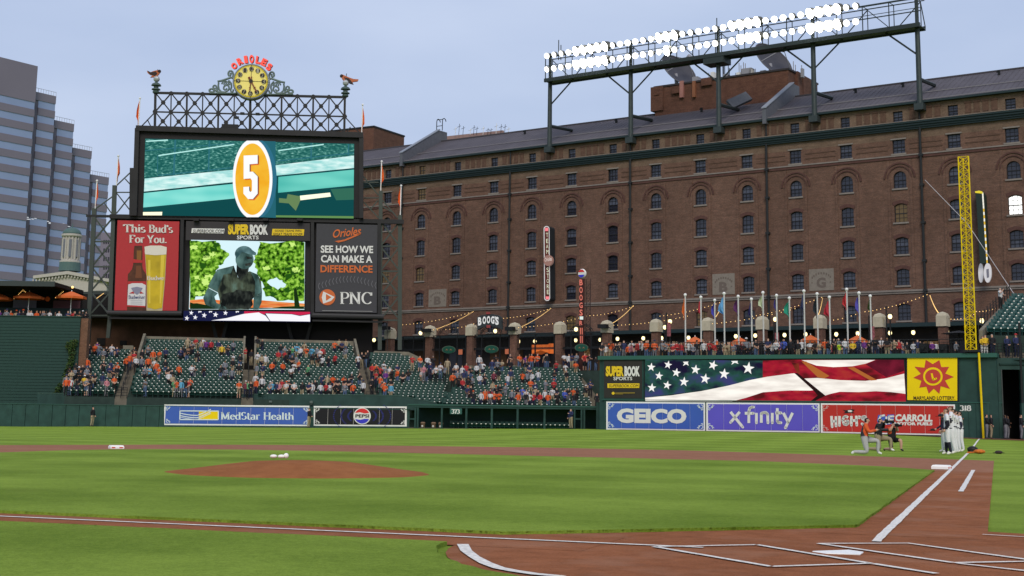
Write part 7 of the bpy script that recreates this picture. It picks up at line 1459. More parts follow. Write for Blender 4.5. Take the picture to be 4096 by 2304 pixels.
# ivy along the edge of the green wall
random.seed(12)
LM = [mat('ivy_leaf_a', (.035, .075, .015), .6), mat('ivy_leaf_b', (.06, .085, .02), .6), mat('ivy_leaf_c', (.022, .05, .015), .6)]
def leaves(label, name, blobs, dens, fr, cat='ivy'):
    t = thing(name, label, cat, fr=fr); mb = MB()
    st = MB(); pts = [px(fr, b2[0], b2[1], .3) for b2 in blobs]; st.path([(p[0], -.3, p[1]) for p in pts], .04, 4); st.build('stem', mat('ivy_stem', (.05, .035, .02), .9), t)
    for (x, y, rx, ry, d) in blobs:
        c = px(fr, x, y, d); RX = rx*fr_d(fr)/FPX; RY = ry*fr_d(fr)/FPX
        for i in range(int(dens*RX*RY)):
            while True:
                u, v, w_ = random.uniform(-1, 1), random.uniform(-1, 1), random.uniform(-1, 1)
                if u*u+v*v+w_*w_ < 1: break
            s_ = random.uniform(.05, .11); p = Vector((c[0]+u*RX, -d+w_*.45, c[1]+v*RY)); a = Vector((random.uniform(-1, 1), random.uniform(-1, 1), random.uniform(-1, 1))).normalized()*s_; b_ = a.orthogonal().normalized()*s_*.8
            mb.m = random.randrange(3); mb.poly([tuple(p-a), tuple(p+b_), tuple(p+a), tuple(p-b_)])
    mb.build('foliage', LM, t)
def fr_d(fr): return 133.
leaves('shaggy green ivy climbing the edge between green wall and seats', 'ivy', [(284, 1382, 22, 24, .2), (300, 1372, 12, 16, .3), (288, 1412, 16, 20, .2), (285, 1440, 13, 22, .2), (277, 1465, 13, 20, .2), (266, 1490, 11, 20, .2), (258, 1512, 9, 18, .3)], 900, LW)
leaves('low trailing ivy at the bottom left corner of the seats', 'ivy', [(240, 1545, 9, 14, .4), (230, 1562, 12, 16, .5), (220, 1585, 13, 20, .8), (216, 1606, 13, 14, .8), (232, 1588, 8, 16, .8)], 900, LW)
# =================================================================== people
SKIN = [mat('skin_light', (.50, .29, .21), .6), mat('skin_tan', (.36, .19, .12), .6), mat('skin_brown', (.15, .075, .045), .6)]
HAIR = [mat('hair_dark', (.022, .015, .012), .7), mat('hair_brown', (.07, .038, .02), .7), mat('hair_fair', (.28, .18, .08), .7), mat('hair_grey', (.30, .29, .28), .7)]
TR = dict(navy=(.018, .022, .05), black=(.014, .014, .016), khaki=(.28, .23, .15), jeans=(.07, .11, .2), grey=(.15, .15, .17), white=(.62, .62, .62))
SH = dict(o=('orange', (.58, .095, .025)), k=('black', (.016, .016, .020)), w=('white', (.52, .52, .54)), n=('navy', (.025, .032, .09)), r=('red', (.38, .03, .035)), g=('grey', (.17, .18, .21)), p=('purple', (.13, .035, .20)), y=('yellow', (.6, .40, .03)), b=('blue', (.06, .10, .42)), t=('tan', (.34, .27, .18)), e=('green', (.10, .30, .14)), m=('pink', (.45, .18, .22)), c=('light blue', (.10, .32, .50)), a=('maroon', (.16, .03, .05)), l=('lime', (.50, .70, .03)))
SHM = {k: mat('shirt_'+v[0].replace(' ', '_'), v[1], .85, var=.22, vs=5.) for k, v in SH.items()}; TRM = {k: mat('trousers_'+k, v, .85, var=.15, vs=5.) for k, v in TR.items()}
SHOE = mat('shoe_dark', (.03, .03, .03), .6); SHOEW = mat('shoe_white', (.7, .7, .68), .6)
def figure(name, J, E, Rd, sub=1, tagf=None, wide=1.):
    """one continuous body grown from a skeleton. J joints, E bones, Rd radii (x,y)"""
    names = list(J); me = bpy.data.meshes.new(name); me.from_pydata([J[n] for n in names], [(names.index(a), names.index(b)) for a, b in E], [])
    o = bpy.data.objects.new(name, me); col.objects.link(o); sk = o.modifiers.new('s', 'SKIN'); sk.use_smooth_shade = True
    for i, n in enumerate(names): v = me.skin_vertices[0].data[i]; r = Rd[n]; v.radius = (r, r) if isinstance(r, (int, float)) else r; v.use_root = (n == 'pelvis')
    s = o.modifiers.new('u', 'SUBSURF'); s.levels = sub; s.render_levels = sub
    dg = bpy.context.evaluated_depsgraph_get(); ev = o.evaluated_get(dg); m2 = bpy.data.meshes.new_from_object(ev, depsgraph=dg); bpy.data.objects.remove(o); bpy.data.meshes.remove(me)
    m2.name = name
    segs = [(Vector(J[a]), Vector(J[b]), b) for a, b in E]
    m2.materials.clear()
    for _ in range(5): m2.materials.append(SHOE)
    for p in m2.polygons:
        c = p.center; best = None
        for a, b, nm in segs:
            ab_ = b-a; t = max(0, min(1, (c-a).dot(ab_)/ab_.length_squared)); d = (c-(a+ab_*t)).length
            if best is None or d < best[0]: best = (d, nm, t)
        p.material_index = tagf(best[1], best[2], c); p.use_smooth = True
    return m2
# material slots: 0 skin, 1 shirt, 2 trousers, 3 hair, 4 shoes
def stand(arms, sub=1, lean=0., legs='straight'):
    J = dict(pelvis=(0, 0, .96), spine=(0, .0, 1.14), chest=(0, lean*.4, 1.34), neck=(0, lean*.8, 1.50), head=(0, lean+.015, 1.60), crown=(0, lean+.01, 1.70))
    E = [('pelvis', 'spine'), ('spine', 'chest'), ('chest', 'neck'), ('neck', 'head'), ('head', 'crown')]
    Rd = dict(pelvis=(.155, .115), spine=(.145, .105), chest=(.16, .11), neck=.058, head=(.078, .092), crown=(.065, .075))
    for s, k in ((-1, 'l'), (1, 'r')):
        sh = (s*.185, lean*.5, 1.42); J['sh'+k] = sh
        el, ha = arms[0 if s < 0 else 1]; J['el'+k] = (s*el[0], el[1]+lean*.4, el[2]); J['wr'+k] = (s*ha[0], ha[1]+lean*.4, ha[2])
        hd = Vector(J['wr'+k])+(Vector(J['wr'+k])-Vector(J['el'+k])).normalized()*.1; J['ha'+k] = tuple(hd)
        E += [('chest', 'sh'+k), ('sh'+k, 'el'+k), ('el'+k, 'wr'+k), ('wr'+k, 'ha'+k)]
        Rd['sh'+k] = .066; Rd['el'+k] = .048; Rd['wr'+k] = .034; Rd['ha'+k] = (.045, .025)
        fx_ = .02 if legs == 'straight' else .06*s
        J['hip'+k] = (s*.09, 0, .88); J['kn'+k] = (s*.105, -.01+fx_*.3, .50); J['an'+k] = (s*.115, .02+fx_, .09); J['to'+k] = (s*.135, -.12+fx_, .035)
        E += [('pelvis', 'hip'+k), ('hip'+k, 'kn'+k), ('kn'+k, 'an'+k), ('an'+k, 'to'+k)]
        Rd['hip'+k] = .098; Rd['kn'+k] = .066; Rd['an'+k] = .048; Rd['to'+k] = (.045, .035)
    return J, E, Rd
def tagger(sleeve='long', shorts=False, longhair=False, socks=0):
    def f(nm, t, c):
        if nm in ('crown', 'head') or (nm == 'neck' and c.z > 1.47):
            if c.z > 1.66 or (c.y > .02 and c.z > 1.53) or (longhair and c.y > .0 and c.z > 1.35): return 3
            return 0
        if nm.startswith('ha'): return 0
        if nm.startswith('wr'): return 0 if (sleeve == 'short' or t > .93) else 1
        if nm.startswith('el'): return 0 if (sleeve == 'short' and t > .75) else 1
        if nm.startswith('sh') or nm in ('chest', 'neck'): return 1
        if nm.startswith('to') or (nm.startswith('an') and c.z < .09): return 4
        if nm.startswith('an') and shorts: return 0
        if nm.startswith('an') or nm.startswith('kn') or nm.startswith('hip'): return 2
        return 1 if c.z > .93 else 2
    return f
A_side = ((.25, .02, 1.16), (.25, -.06, .92)); A_heart = ((.27, -.06, 1.17), (.02, -.21, 1.28)); A_clasp = ((.24, -.03, 1.15), (.05, -.22, 1.0)); A_phone = ((.24, -.18, 1.25), (.10, -.30, 1.50)); A_fold = ((.25, -.05, 1.17), (-.06, -.20, 1.17)); A_back = ((.25, .07, 1.16), (.08, .16, .98)); A_bent = ((.26, -.02, 1.17), (.16, -.24, 1.12))
POSES = []
for i, (al, ar, sl, sh_, lh) in enumerate(((A_side, A_heart, 'long', 0, 0), (A_side, A_heart, 'short', 0, 1), (A_clasp, A_clasp, 'long', 0, 0), (A_clasp, A_clasp, 'short', 1, 0), (A_side, A_side, 'long', 0, 1), (A_fold, A_fold, 'long', 0, 0), (A_phone, A_bent, 'short', 0, 0), (A_back, A_back, 'long', 0, 0), (A_bent, A_side, 'long', 0, 1))):
    J, E, Rd = stand((al, ar)); POSES.append(figure('person', J, E, Rd, 1, tagger(sl, bool(sh_), bool(lh))))
CAPM = MB(); CAPM.sm = True; CAPM.lathe((0, .012, 1.655), [(.098, 0), (.097, .04), (.075, .09), (.03, .115), (.005, .12)], 12); CAPM.box(-.07, .07, -.20, -.07, 1.662, 1.675); 
CAPK = {k: CAPM.mesh('cap', SHM[k]) for k in 'oknwr'}
def person(pos, rot, shirt, trousers, h, label, grp, pose, skin, hair, shoe=None, cap=None, name='person', wide=1.):
    o = bpy.data.objects.new(name, POSES[pose] if isinstance(pose, int) else pose); col.objects.link(o); s = h/1.76
    o.matrix_world = Matrix.Translation(pos) @ Matrix.Rotation(rot, 4, 'Z') @ Matrix.Diagonal((s*wide, s*wide, s, 1))
    for i, m_ in enumerate((skin, SHM[shirt] if isinstance(shirt, str) else shirt, TRM[trousers] if isinstance(trousers, str) else trousers, hair, shoe or SHOE)): o.material_slots[i].link = 'OBJECT'; o.material_slots[i].material = m_
    tag(o, label, 'person', grp)
    if cap: c = bpy.data.objects.new('cap', CAPK[cap]); col.objects.link(c); c.parent = o
    return o
FACE = math.atan2(FH.y, FH.x)-math.pi/2       # body front (-Y) towards the camera
random.seed(99)
P_ = []     # (zone, x photo, D order, pos, colour)
def on_block(x, y, which, h=1.74):
    best = None
    for B in blocks:
        if B.nm not in which: continue
        for k in range(B.n):
            yy, zz = B.yz(k); r = ray(x, y); q = CAM+r*(yy/(Vector((r.x, r.y, 0)).dot(SF.Y))); e = abs(q.z-(zz+h))
            if best is None or e < best[0]: best = (e, Vector((q.x, q.y, zz)), yy)
    return best[1], best[2]
def crowd(z, lst, which):
    for x, y, c in lst:
        X, Y = z((x, y))[0]
        w_ = which(X, Y) if callable(which) else which
        p, d = on_block(X, Y+2, w_[1]); P_.append((w_[0], X, d, p, c, 1.74))
ZL = {'a': ('in the seats beside the ivy', ('left',)), 'b': ('below the red billboard', ('second',)), 'c': ('below the charity billboard', ('third',)), 'd': ('by the sloping green wall', ('fourth',)), 'e': ('above the bullpen shelter', ('right',)), 's': ('on the left staircase', ('second',)), 'm': ('around the middle staircase', ('third',)), 't': ('at the staircase right of the charity billboard', ('fourth',))}
def zone(X, Y):
    if X < 470: return ZL['a']
    if X < 527: return ZL['s'] if Y < 1445 else ZL['a']
    if X < 966: return ZL['b']
    if X < 1020: return ZL['m']
    if X < 1425 or (X < 1466 and Y > 1450): return ZL['c']
    if X < 1495: return ZL['t']
    if X < 1780 and not (X > 1640 and Y < 1462): return ZL['d']
    return ZL['e']
zA, zB2, zC2, zD2 = Z(200, 1320, .23292), Z(750, 1320, .23292), Z(1300, 1320, .23292), Z(1850, 1320, .23292)
crowd(zA, [(555,160,'r'),(680,200,'k'),(775,210,'o'),(815,185,'p'),(850,240,'g'),(975,265,'k'),(1065,245,'w'),(1155,255,'n'),(600,290,'t'),(925,300,'g'),(455,410,'o'),(525,420,'k'),(580,420,'o'),(640,470,'o'),(455,520,'k'),(1450,270,'k'),(1450,340,'r'),(1325,430,'o'),(1375,400,'o'),(1590,330,'k'),(1485,420,'w'),(1690,225,'g'),(1775,320,'o'),(1885,310,'o'),(1990,290,'n'),(1580,450,'g'),(1695,420,'o'),(1800,470,'w'),(1835,540,'o'),(1985,490,'k'),(1635,610,'g'),(1718,595,'c'),(1880,590,'o'),(2035,600,'k'),(2100,650,'k'),(2045,705,'w'),(2110,740,'t'),(2220,575,'o'),(2440,590,'w'),(2485,590,'k'),(925,510,'k'),(1045,500,'n'),(1160,550,'o'),(1150,610,'k'),(340,640,'k'),(375,650,'t'),(500,630,'k'),(565,580,'k'),(640,640,'g'),(695,580,'k'),(600,720,'k'),(600,745,'y'),(690,730,'k'),(780,710,'k'),(735,740,'t'),(910,700,'n'),(285,770,'g'),(365,780,'w'),(475,800,'k'),(1110,760,'o'),(285,870,'o'),(340,900,'r'),(625,890,'g'),(690,950,'k'),(975,925,'m'),(1640,900,'g'),(2180,850,'o'),(2140,890,'e'),(2250,940,'c'),(2330,900,'k'),(2410,815,'o'),(2380,870,'r'),(2370,120,'t'),(2425,220,'k'),(2450,190,'g'),(2510,100,'r'),(2250,290,'n'),(2300,240,'k'),(2355,310,'k'),(2540,320,'k'),(430,640,'g'),(530,680,'k'),(650,820,'k'),(1025,610,'n'),(1100,640,'k')], zone)
crowd(zB2, [(270,125,'w'),(330,150,'p'),(410,160,'r'),(535,150,'n'),(595,230,'y'),(700,220,'k'),(790,175,'g'),(240,160,'t'),(175,320,'k'),(290,565,'k'),(575,580,'k'),(650,490,'g'),(660,620,'g'),(790,390,'w'),(785,460,'k'),(905,405,'k'),(770,620,'g'),(885,570,'k'),(1000,280,'r'),(1100,320,'k'),(1205,105,'k'),(1290,125,'k'),(1210,355,'w'),(1280,390,'t'),(1345,390,'w'),(1195,540,'g'),(1300,545,'n'),(1455,540,'o'),(1490,470,'k'),(1565,340,'r'),(1640,510,'o'),(1605,230,'k'),(1675,240,'g'),(1675,320,'r'),(1710,380,'k'),(1750,290,'k'),(1805,245,'e'),(1880,210,'c'),(1945,265,'w'),(2045,270,'o'),(2010,210,'t'),(1865,400,'g'),(1800,430,'k'),(1830,530,'w'),(1915,510,'o'),(1785,620,'w'),(2140,260,'c'),(2230,280,'g'),(2280,310,'w'),(2320,280,'r'),(2320,410,'w'),(2150,400,'k'),(2240,420,'k'),(2425,420,'k'),(2530,170,'o'),(2540,390,'r'),(2075,570,'e'),(1175,730,'w'),(1285,720,'k'),(1185,800,'o'),(1285,790,'w'),(1005,840,'a'),(1045,925,'e'),(885,930,'o'),(1420,910,'g'),(1455,910,'c'),(1540,900,'n'),(1580,880,'m'),(1625,840,'r'),(1700,870,'w'),(1745,840,'k'),(1835,885,'w'),(1970,1000,'k'),(2090,890,'n'),(2140,960,'w'),(2195,835,'k'),(2290,860,'w'),(2310,730,'n'),(2405,745,'t'),(2500,740,'o'),(2450,890,'w'),(2380,980,'r'),(2520,910,'k'),(1090,880,'k')], zone)
crowd(zC2, [(290,190,'n'),(360,140,'t'),(245,150,'t'),(355,290,'g'),(330,740,'o'),(460,730,'k'),(595,720,'k'),(215,780,'k'),(345,820,'k'),(410,820,'k'),(660,830,'w'),(240,910,'k'),(345,930,'g'),(170,930,'k'),(485,960,'o'),(575,390,'w'),(635,370,'k'),(735,345,'k'),(700,370,'k'),(815,560,'r'),(880,545,'o'),(1010,540,'w'),(885,620,'k'),(880,680,'r'),(950,600,'r'),(1040,620,'g'),(1110,590,'w'),(1045,680,'p'),(1150,640,'k'),(1245,580,'n'),(1245,660,'o'),(1430,650,'k'),(1340,710,'k'),(815,790,'k'),(950,775,'o'),(1005,850,'o'),(1135,800,'k'),(1030,950,'o'),(1135,950,'c'),(1670,640,'w'),(1745,650,'k'),(1830,630,'w'),(1930,640,'e'),(1635,350,'o'),(1765,365,'w'),(1860,375,'k'),(1505,410,'r'),(1910,570,'w'),(1985,550,'w'),(2055,590,'g'),(2105,490,'t'),(2255,540,'w'),(2200,620,'k'),(2360,600,'w'),(2430,540,'r'),(2195,730,'o'),(2280,690,'g'),(2300,750,'k'),(2365,800,'r'),(2465,770,'k'),(2530,780,'g'),(2385,680,'n'),(2500,600,'k'),(2450,940,'n'),(2510,930,'k'),(1700,590,'m'),(1810,560,'n')], zone)
crowd(zD2, [(245,550,'w'),(350,540,'w'),(320,510,'g'),(300,710,'w'),(380,715,'k'),(510,500,'n'),(605,475,'g'),(680,500,'t'),(540,670,'a'),(625,630,'k'),(830,480,'k'),(780,750,'w'),(830,660,'n'),(100,790,'k'),(95,940,'n'),(185,1040,'k'),(520,860,'t'),(320,1050,'w'),(385,1070,'o'),(390,990,'o'),(480,970,'r'),(480,1070,'w'),(545,1050,'o'),(630,1040,'o'),(645,900,'k'),(740,900,'g'),(575,950,'k'),(850,990,'g'),(955,1060,'o'),(1030,940,'b'),(940,960,'k'),(1100,980,'w'),(1095,1040,'k'),(1220,1070,'r'),(1155,1160,'w'),(1335,1100,'r'),(1250,970,'t'),(1300,1010,'k'),(1420,1000,'w'),(1470,1040,'o'),(1545,950,'w'),(1620,950,'k'),(1630,1080,'k'),(1570,830,'r'),(1430,820,'g'),(1170,830,'o'),(1250,860,'n'),(1300,670,'w'),(1200,710,'w'),(1030,680,'o'),(1110,700,'g'),(1100,510,'k'),(1150,600,'n'),(1610,520,'r'),(1580,690,'k'),(1770,540,'w'),(1785,690,'k'),(1945,520,'o'),(1755,1010,'b'),(1815,950,'k'),(1905,960,'o'),(1965,970,'k'),(1920,1050,'k'),(2120,950,'k'),(2195,850,'n'),(2310,1070,'k')], zone)
n_stand = len(P_)
def at_level(z, lst, zonename, D, floor, h=1.74):
    """standing on a level floor: the head's photo point gives the place across, the floor the height"""
    for x, y, c in lst:
        X, Y = z((x, y))[0]; d = D(X) if callable(D) else D
        q = at_depth(X, Y, d+random.uniform(-.2, .5)); hh = min(1.95, max(1.5, q.z-floor)); P_.append((zonename, X, d, Vector((q.x, q.y, floor)), c, hh))
def wallD(extra):
    def f(X): a = WR.w(px(WR, X, 1400, -extra)[0], extra, 0); return (a-CAM).dot(FH)
    return f
def pierD(e):
    def f(X): a = PF.w(px(PF, X, 1400, e)[0], -e, 0); return (a-CAM).dot(FH)
    return f
at_level(zD2, [(980,360,'o'),(1150,350,'k'),(1190,370,'o'),(1290,340,'o'),(1430,350,'t'),(1455,290,'k'),(1750,330,'w'),(1880,310,'n'),(1830,400,'w'),(2100,310,'o'),(2120,390,'r'),(2180,400,'k'),(575,360,'k'),(820,380,'k'),(290,420,'w'),(1090,430,'p'),(1960,380,'g'),(2290,500,'k')], 'before the iron gates', pierD(1.4), STREETZ)
at_level(Z(2300, 1150, .34938), [(310,620,'k'),(350,640,'w'),(410,600,'o'),(500,620,'k'),(560,580,'n'),(610,650,'o'),(650,590,'w'),(645,640,'m'),(690,620,'k'),(735,600,'r'),(760,600,'w'),(815,600,'o'),(835,590,'k'),(860,640,'k'),(910,600,'o'),(880,730,'w'),(1000,600,'g'),(1035,620,'g'),(1080,670,'t'),(1120,670,'r'),(1165,610,'r'),(1215,620,'r'),(1305,600,'w'),(1350,640,'g'),(1395,600,'k'),(1460,575,'k'),(1475,600,'w'),(1540,600,'r'),(1590,620,'r'),(1660,620,'k'),(1665,650,'w'),(1720,640,'t'),(1760,620,'t'),(1815,640,'g'),(1870,620,'k'),(1930,700,'k'),(1960,570,'g'),(2010,650,'k'),(2070,590,'k'),(2140,580,'k'),(2210,570,'n'),(2250,620,'w'),(2300,590,'w'),(2390,580,'b'),(2450,620,'k'),(2550,600,'k')], 'on the deck above the flag screen', wallD(1.0), 6.1)
at_level(Z(3100, 1100, .51767), [(8,500,'w'),(65,490,'b'),(120,490,'k'),(175,490,'k'),(205,490,'w'),(270,500,'w'),(310,510,'k'),(345,510,'t'),(385,490,'o'),(410,500,'k'),(455,480,'k'),(490,480,'g'),(497,520,'l'),(540,485,'w'),(600,500,'y'),(645,480,'n'),(690,490,'p'),(730,500,'k'),(770,475,'k'),(820,480,'w'),(865,475,'k'),(920,490,'t'),(955,490,'r'),(1020,530,'k'),(1070,550,'w'),(1100,490,'n'),(1215,530,'p'),(1245,530,'w'),(1400,520,'g')], 'on the deck above the flag screen', wallD(1.0), 6.1)
at_level(Z(0, 1050, .17256), [(20,880,'p'),(145,810,'k'),(180,880,'g'),(270,930,'o'),(395,970,'t'),(470,960,'n'),(555,950,'k'),(690,870,'w'),(740,900,'w'),(960,830,'k'),(1045,920,'g'),(1180,910,'k'),(1390,880,'p'),(1595,910,'n'),(1730,930,'r'),(1860,920,'k'),(1940,870,'k'),(2020,850,'k'),(860,1090,'o'),(1000,1065,'n'),(1160,1085,'w'),(1380,1070,'w'),(1590,1050,'k'),(1745,1030,'k')], 'under the balcony parasols', 137.5, zf, 1.7)
# back rows of the deck, dimmer heads between the front ones
deep = [(2440+random.uniform(0, 1330), random.uniform(1362, 1372), random.choice('kkkngtwor')) for _ in range(120)]
# nearest three hundred are built one by one, the rest stand in one crowd
groups = {}
P_.sort(key=lambda q: q[2]); LIM = 272
chosen = P_[:LIM]; rest = P_[LIM:]
byk = {}
for q in chosen: byk.setdefault((q[0], q[4]), []).append(q)
WORD = 'first second third fourth fifth sixth seventh eighth ninth tenth'.split()
GARM = ['top', 'shirt', 'jacket']
for (zn, c), L_ in byk.items():
    L_.sort(key=lambda q: q[1]); n = len(L_)
    for i, q in enumerate(L_):
        rr = random.Random(int(q[1]*7+q[2]*3)); pos = 'the only one' if n == 1 else posor(i, n)
        tr = rr.choice(['navy', 'black', 'black', 'jeans', 'khaki', 'grey']); pz = rr.randrange(9) 
        lab = 'person in %s %s, %s in %s' % (SH[c][0], zn, pos, SH[c][0]) if n > 1 else 'only person in %s %s' % (SH[c][0], zn)
        person(q[3], FACE+rr.uniform(-.7, .7), c, tr, q[5]*rr.uniform(.98, 1.02), lab, 'spectators '+zn, pz, rr.choice(SKIN[:2]+SKIN[:1]*2+SKIN[2:]), rr.choice(HAIR), cap=rr.choice('okknw') if rr.random() < .3 else None, wide=rr.uniform(.95, 1.1))
# remaining spectators as one crowd
cm = {}; V = []; F = []; MI = []; mats_ = []
def mi(m_):
    if m_ not in mats_: mats_.append(m_)
    return mats_.index(m_)
pose_np = []
for p in POSES[:5]:
    pose_np.append(([tuple(v.co) for v in p.vertices], [tuple(f.vertices) for f in p.polygons], [f.material_index for f in p.polygons]))
rest = [(q[3], q[4], q[5]) for q in rest]+[(Vector(tuple(at_depth(x, y, wallD(2.4)(x)))), c, None) for x, y, c in deep]
for p, c, h in rest:
    if h is None: h = min(1.9, max(1.45, p.z-6.1)); p = Vector((p.x, p.y, 6.1))
    v, f, mm = random.choice(pose_np); a = FACE+random.uniform(-.8, .8); ca, sa = math.cos(a), math.sin(a); s = h/1.76; b0 = len(V); ms = [mi(random.choice(SKIN)), mi(SHM[c]), mi(TRM[random.choice(['navy', 'black', 'jeans', 'khaki'])]), mi(random.choice(HAIR)), mi(SHOE)]
    V += [(p.x+s*1.08*(x*ca-y*sa), p.y+s*1.08*(x*sa+y*ca), p.z+s*z) for x, y, z in v]; F += [tuple(b0+i for i in q) for q in f]; MI += [ms[i] for i in mm]
me = bpy.data.meshes.new('crowd'); me.from_pydata(V, [], F); [me.materials.append(m_) for m_ in mats_]; me.polygons.foreach_set('material_index', MI); me.polygons.foreach_set('use_smooth', [True]*len(F)); me.update()
o = bpy.data.objects.new('crowd', me); col.objects.link(o); tag(o, 'rest of the standing crowd in the upper rows and behind the deck railing', 'crowd', kind='stuff')

# ------------------------------------------------------------------ people on the field
def guard(x, yfoot, D, label, pose, hgt=1.8, tr='khaki', c='k', rot=0., skin=0):
    q = at_depth(x, yfoot, D); z = gz(q.x, q.y); return person(Vector((q.x, q.y, z)), FACE+rot, c, tr, hgt, label, 'guards in black jackets and pale trousers', pose, SKIN[skin], HAIR[0], wide=1.2)
guard(368, 1706, 124.6, 'guard in black jacket and khaki trousers before the bare left fence', 4, rot=1.3); guard(1235, 1711, 124.4, 'guard in black jacket between the blue and the black sign', 2, rot=1.2); guard(2283, 1724, 120.5, 'guard in navy jacket at the bullpen shelter gate', 0, c='n', rot=-.9)
guard(3950, 1766, 103, 'guard in black jacket just right of the foul pole', 2, 1.86, 'grey', rot=1.3); guard(3967, 1764, 103.9, 'guard half hidden behind the one beside the foul pole', 4, 1.86, 'khaki', rot=1.4); guard(4024, 1765, 102.8, 'guard in black jacket left of the dark doorway', 8, 1.86, 'grey', rot=1.5, skin=2); guard(4034, 1763, 103.6, 'guard half hidden left of the dark doorway', 4, 1.8, 'grey', rot=1.5, skin=2); guard(4088, 1768, 102.5, 'guard in black jacket at the right edge of the doorway', 0, 1.9, 'grey', rot=1.4)
for x, c, lb, hh in ((3932, 'y', 'person in yellow jacket above the corner wall, left one of the pair', 1.75), (3943, 'y', 'person in yellow jacket above the corner wall, right one of the pair', 1.85), (3970, 'k', 'person in black jacket and red shirt beside the yellow jackets', 1.9), (4030, 'n', 'person in navy jacket with orange bag above the dark doorway', 1.8), (4066, 'n', 'person in navy jacket and red cap above the dark doorway', 1.9)):
    X_ = px(RC, x, 1400, -.8)[0]; person(RC.w(X_, .8, zt2), FACE+.3, c, 'white' if c == 'y' else 'navy', hh, lb, 'spectators on the corner stand', 2, SKIN[0], HAIR[1 if c == 'y' else 3], cap='r' if x == 4066 else None, wide=1.1)
X_ = px(RC, 4005, 1260, -6.)[0]; person(RC.w(X_, 6., 8.25+.4*5.3), FACE+.6, 'w', 'black', 1.8, 'person in white jacket standing among the teal seats', 'spectators on the corner stand', 6, SKIN[0], HAIR[3], wide=1.15)
# ballplayers: bigger in the photograph, so a finer body with five-fingered hands, face and cap in hand
WHITEU = mat('uniform_white', (.66, .66, .68), .8, var=.07, vs=9, bump=.4, bs=14); SOCK = mat('sock_black', (.015, .015, .025), .8); SLV = mat('undersleeve_navy', (.018, .02, .045), .7); CLEAT = mat('cleat_white', (.72, .70, .64), .5); NUM = mat('number_orange', (.42, .10, .04), .7)
def player_tag(socks, dark=True):
    def f(nm, t, c):
        if nm in ('crown', 'head') or (nm == 'neck' and c.z > 1.48): return 3 if (c.z > 1.65 or (c.y > .0 and c.z > 1.54)) else 0
        if nm.startswith('ha'): return 0
        if nm.startswith('wr'): return 5 if t < .93 else 0
        if nm.startswith('el'): return 5 if t > .62 else 1
        if nm.startswith('sh') or nm in ('chest', 'neck'): return 1
        if nm.startswith('to') or c.z < .085: return 4
        if nm.startswith('an') and socks and c.z < .46: return 5
        return 1 if nm == 'spine' and c.z > .98 else 2
    return f
def hand_mesh():
    mb = MB(); mb.sm = True; mb.lathe((0, 0, 0), [(.028, -.0), (.04, -.04), (.042, -.085)], 8)
    for i, (x, l) in enumerate(((-.031, .075), (-.011, .09), (.010, .085), (.030, .065))): mb.tube((x, 0, -.08), (x*1.1, -.012, -.08-l*.5), .0105, 6, .0095); mb.tube((x*1.1, -.012, -.08-l*.5), (x*1.05, -.035, -.08-l), .0095, 6, .008)
    mb.tube((-.035, -.01, -.03), (-.062, -.03, -.07), .012, 6, .010); mb.tube((-.062, -.03, -.07), (-.060, -.045, -.098), .010, 6, .009); return mb
HANDM = hand_mesh().mesh('hand', SKIN[0])
def face_parts(o, J, sk, lean=0.):
    h = Vector(J['head']); 
    mb = MB(); mb.lathe((h.x, h.y-.088, h.z+.0), [(.012, -.03), (.02, -.018), (.008, .025)], 6); mb.build('nose', sk, None).parent = o; bpy.context.view_layer.objects
    for s in (-1, 1): e = MB().lathe((h.x+s*.082, h.y+.0, h.z+.01), [(.012, -.03), (.02, 0), (.014, .03)], 6).build('ear', sk, None); e.parent = o
    e = MB(); [e.ball((h.x+s*.03, h.y-.082, h.z+.028), .011, 6) for s in (-1, 1)]; e.build('eyes', HAIR[0], None).parent = o
    MB().box(h.x-.024, h.x+.024, h.y-.086, h.y-.076, h.z-.048, h.z-.04).build('mouth', mat('lip', (.3, .12, .1), .6), None).parent = o
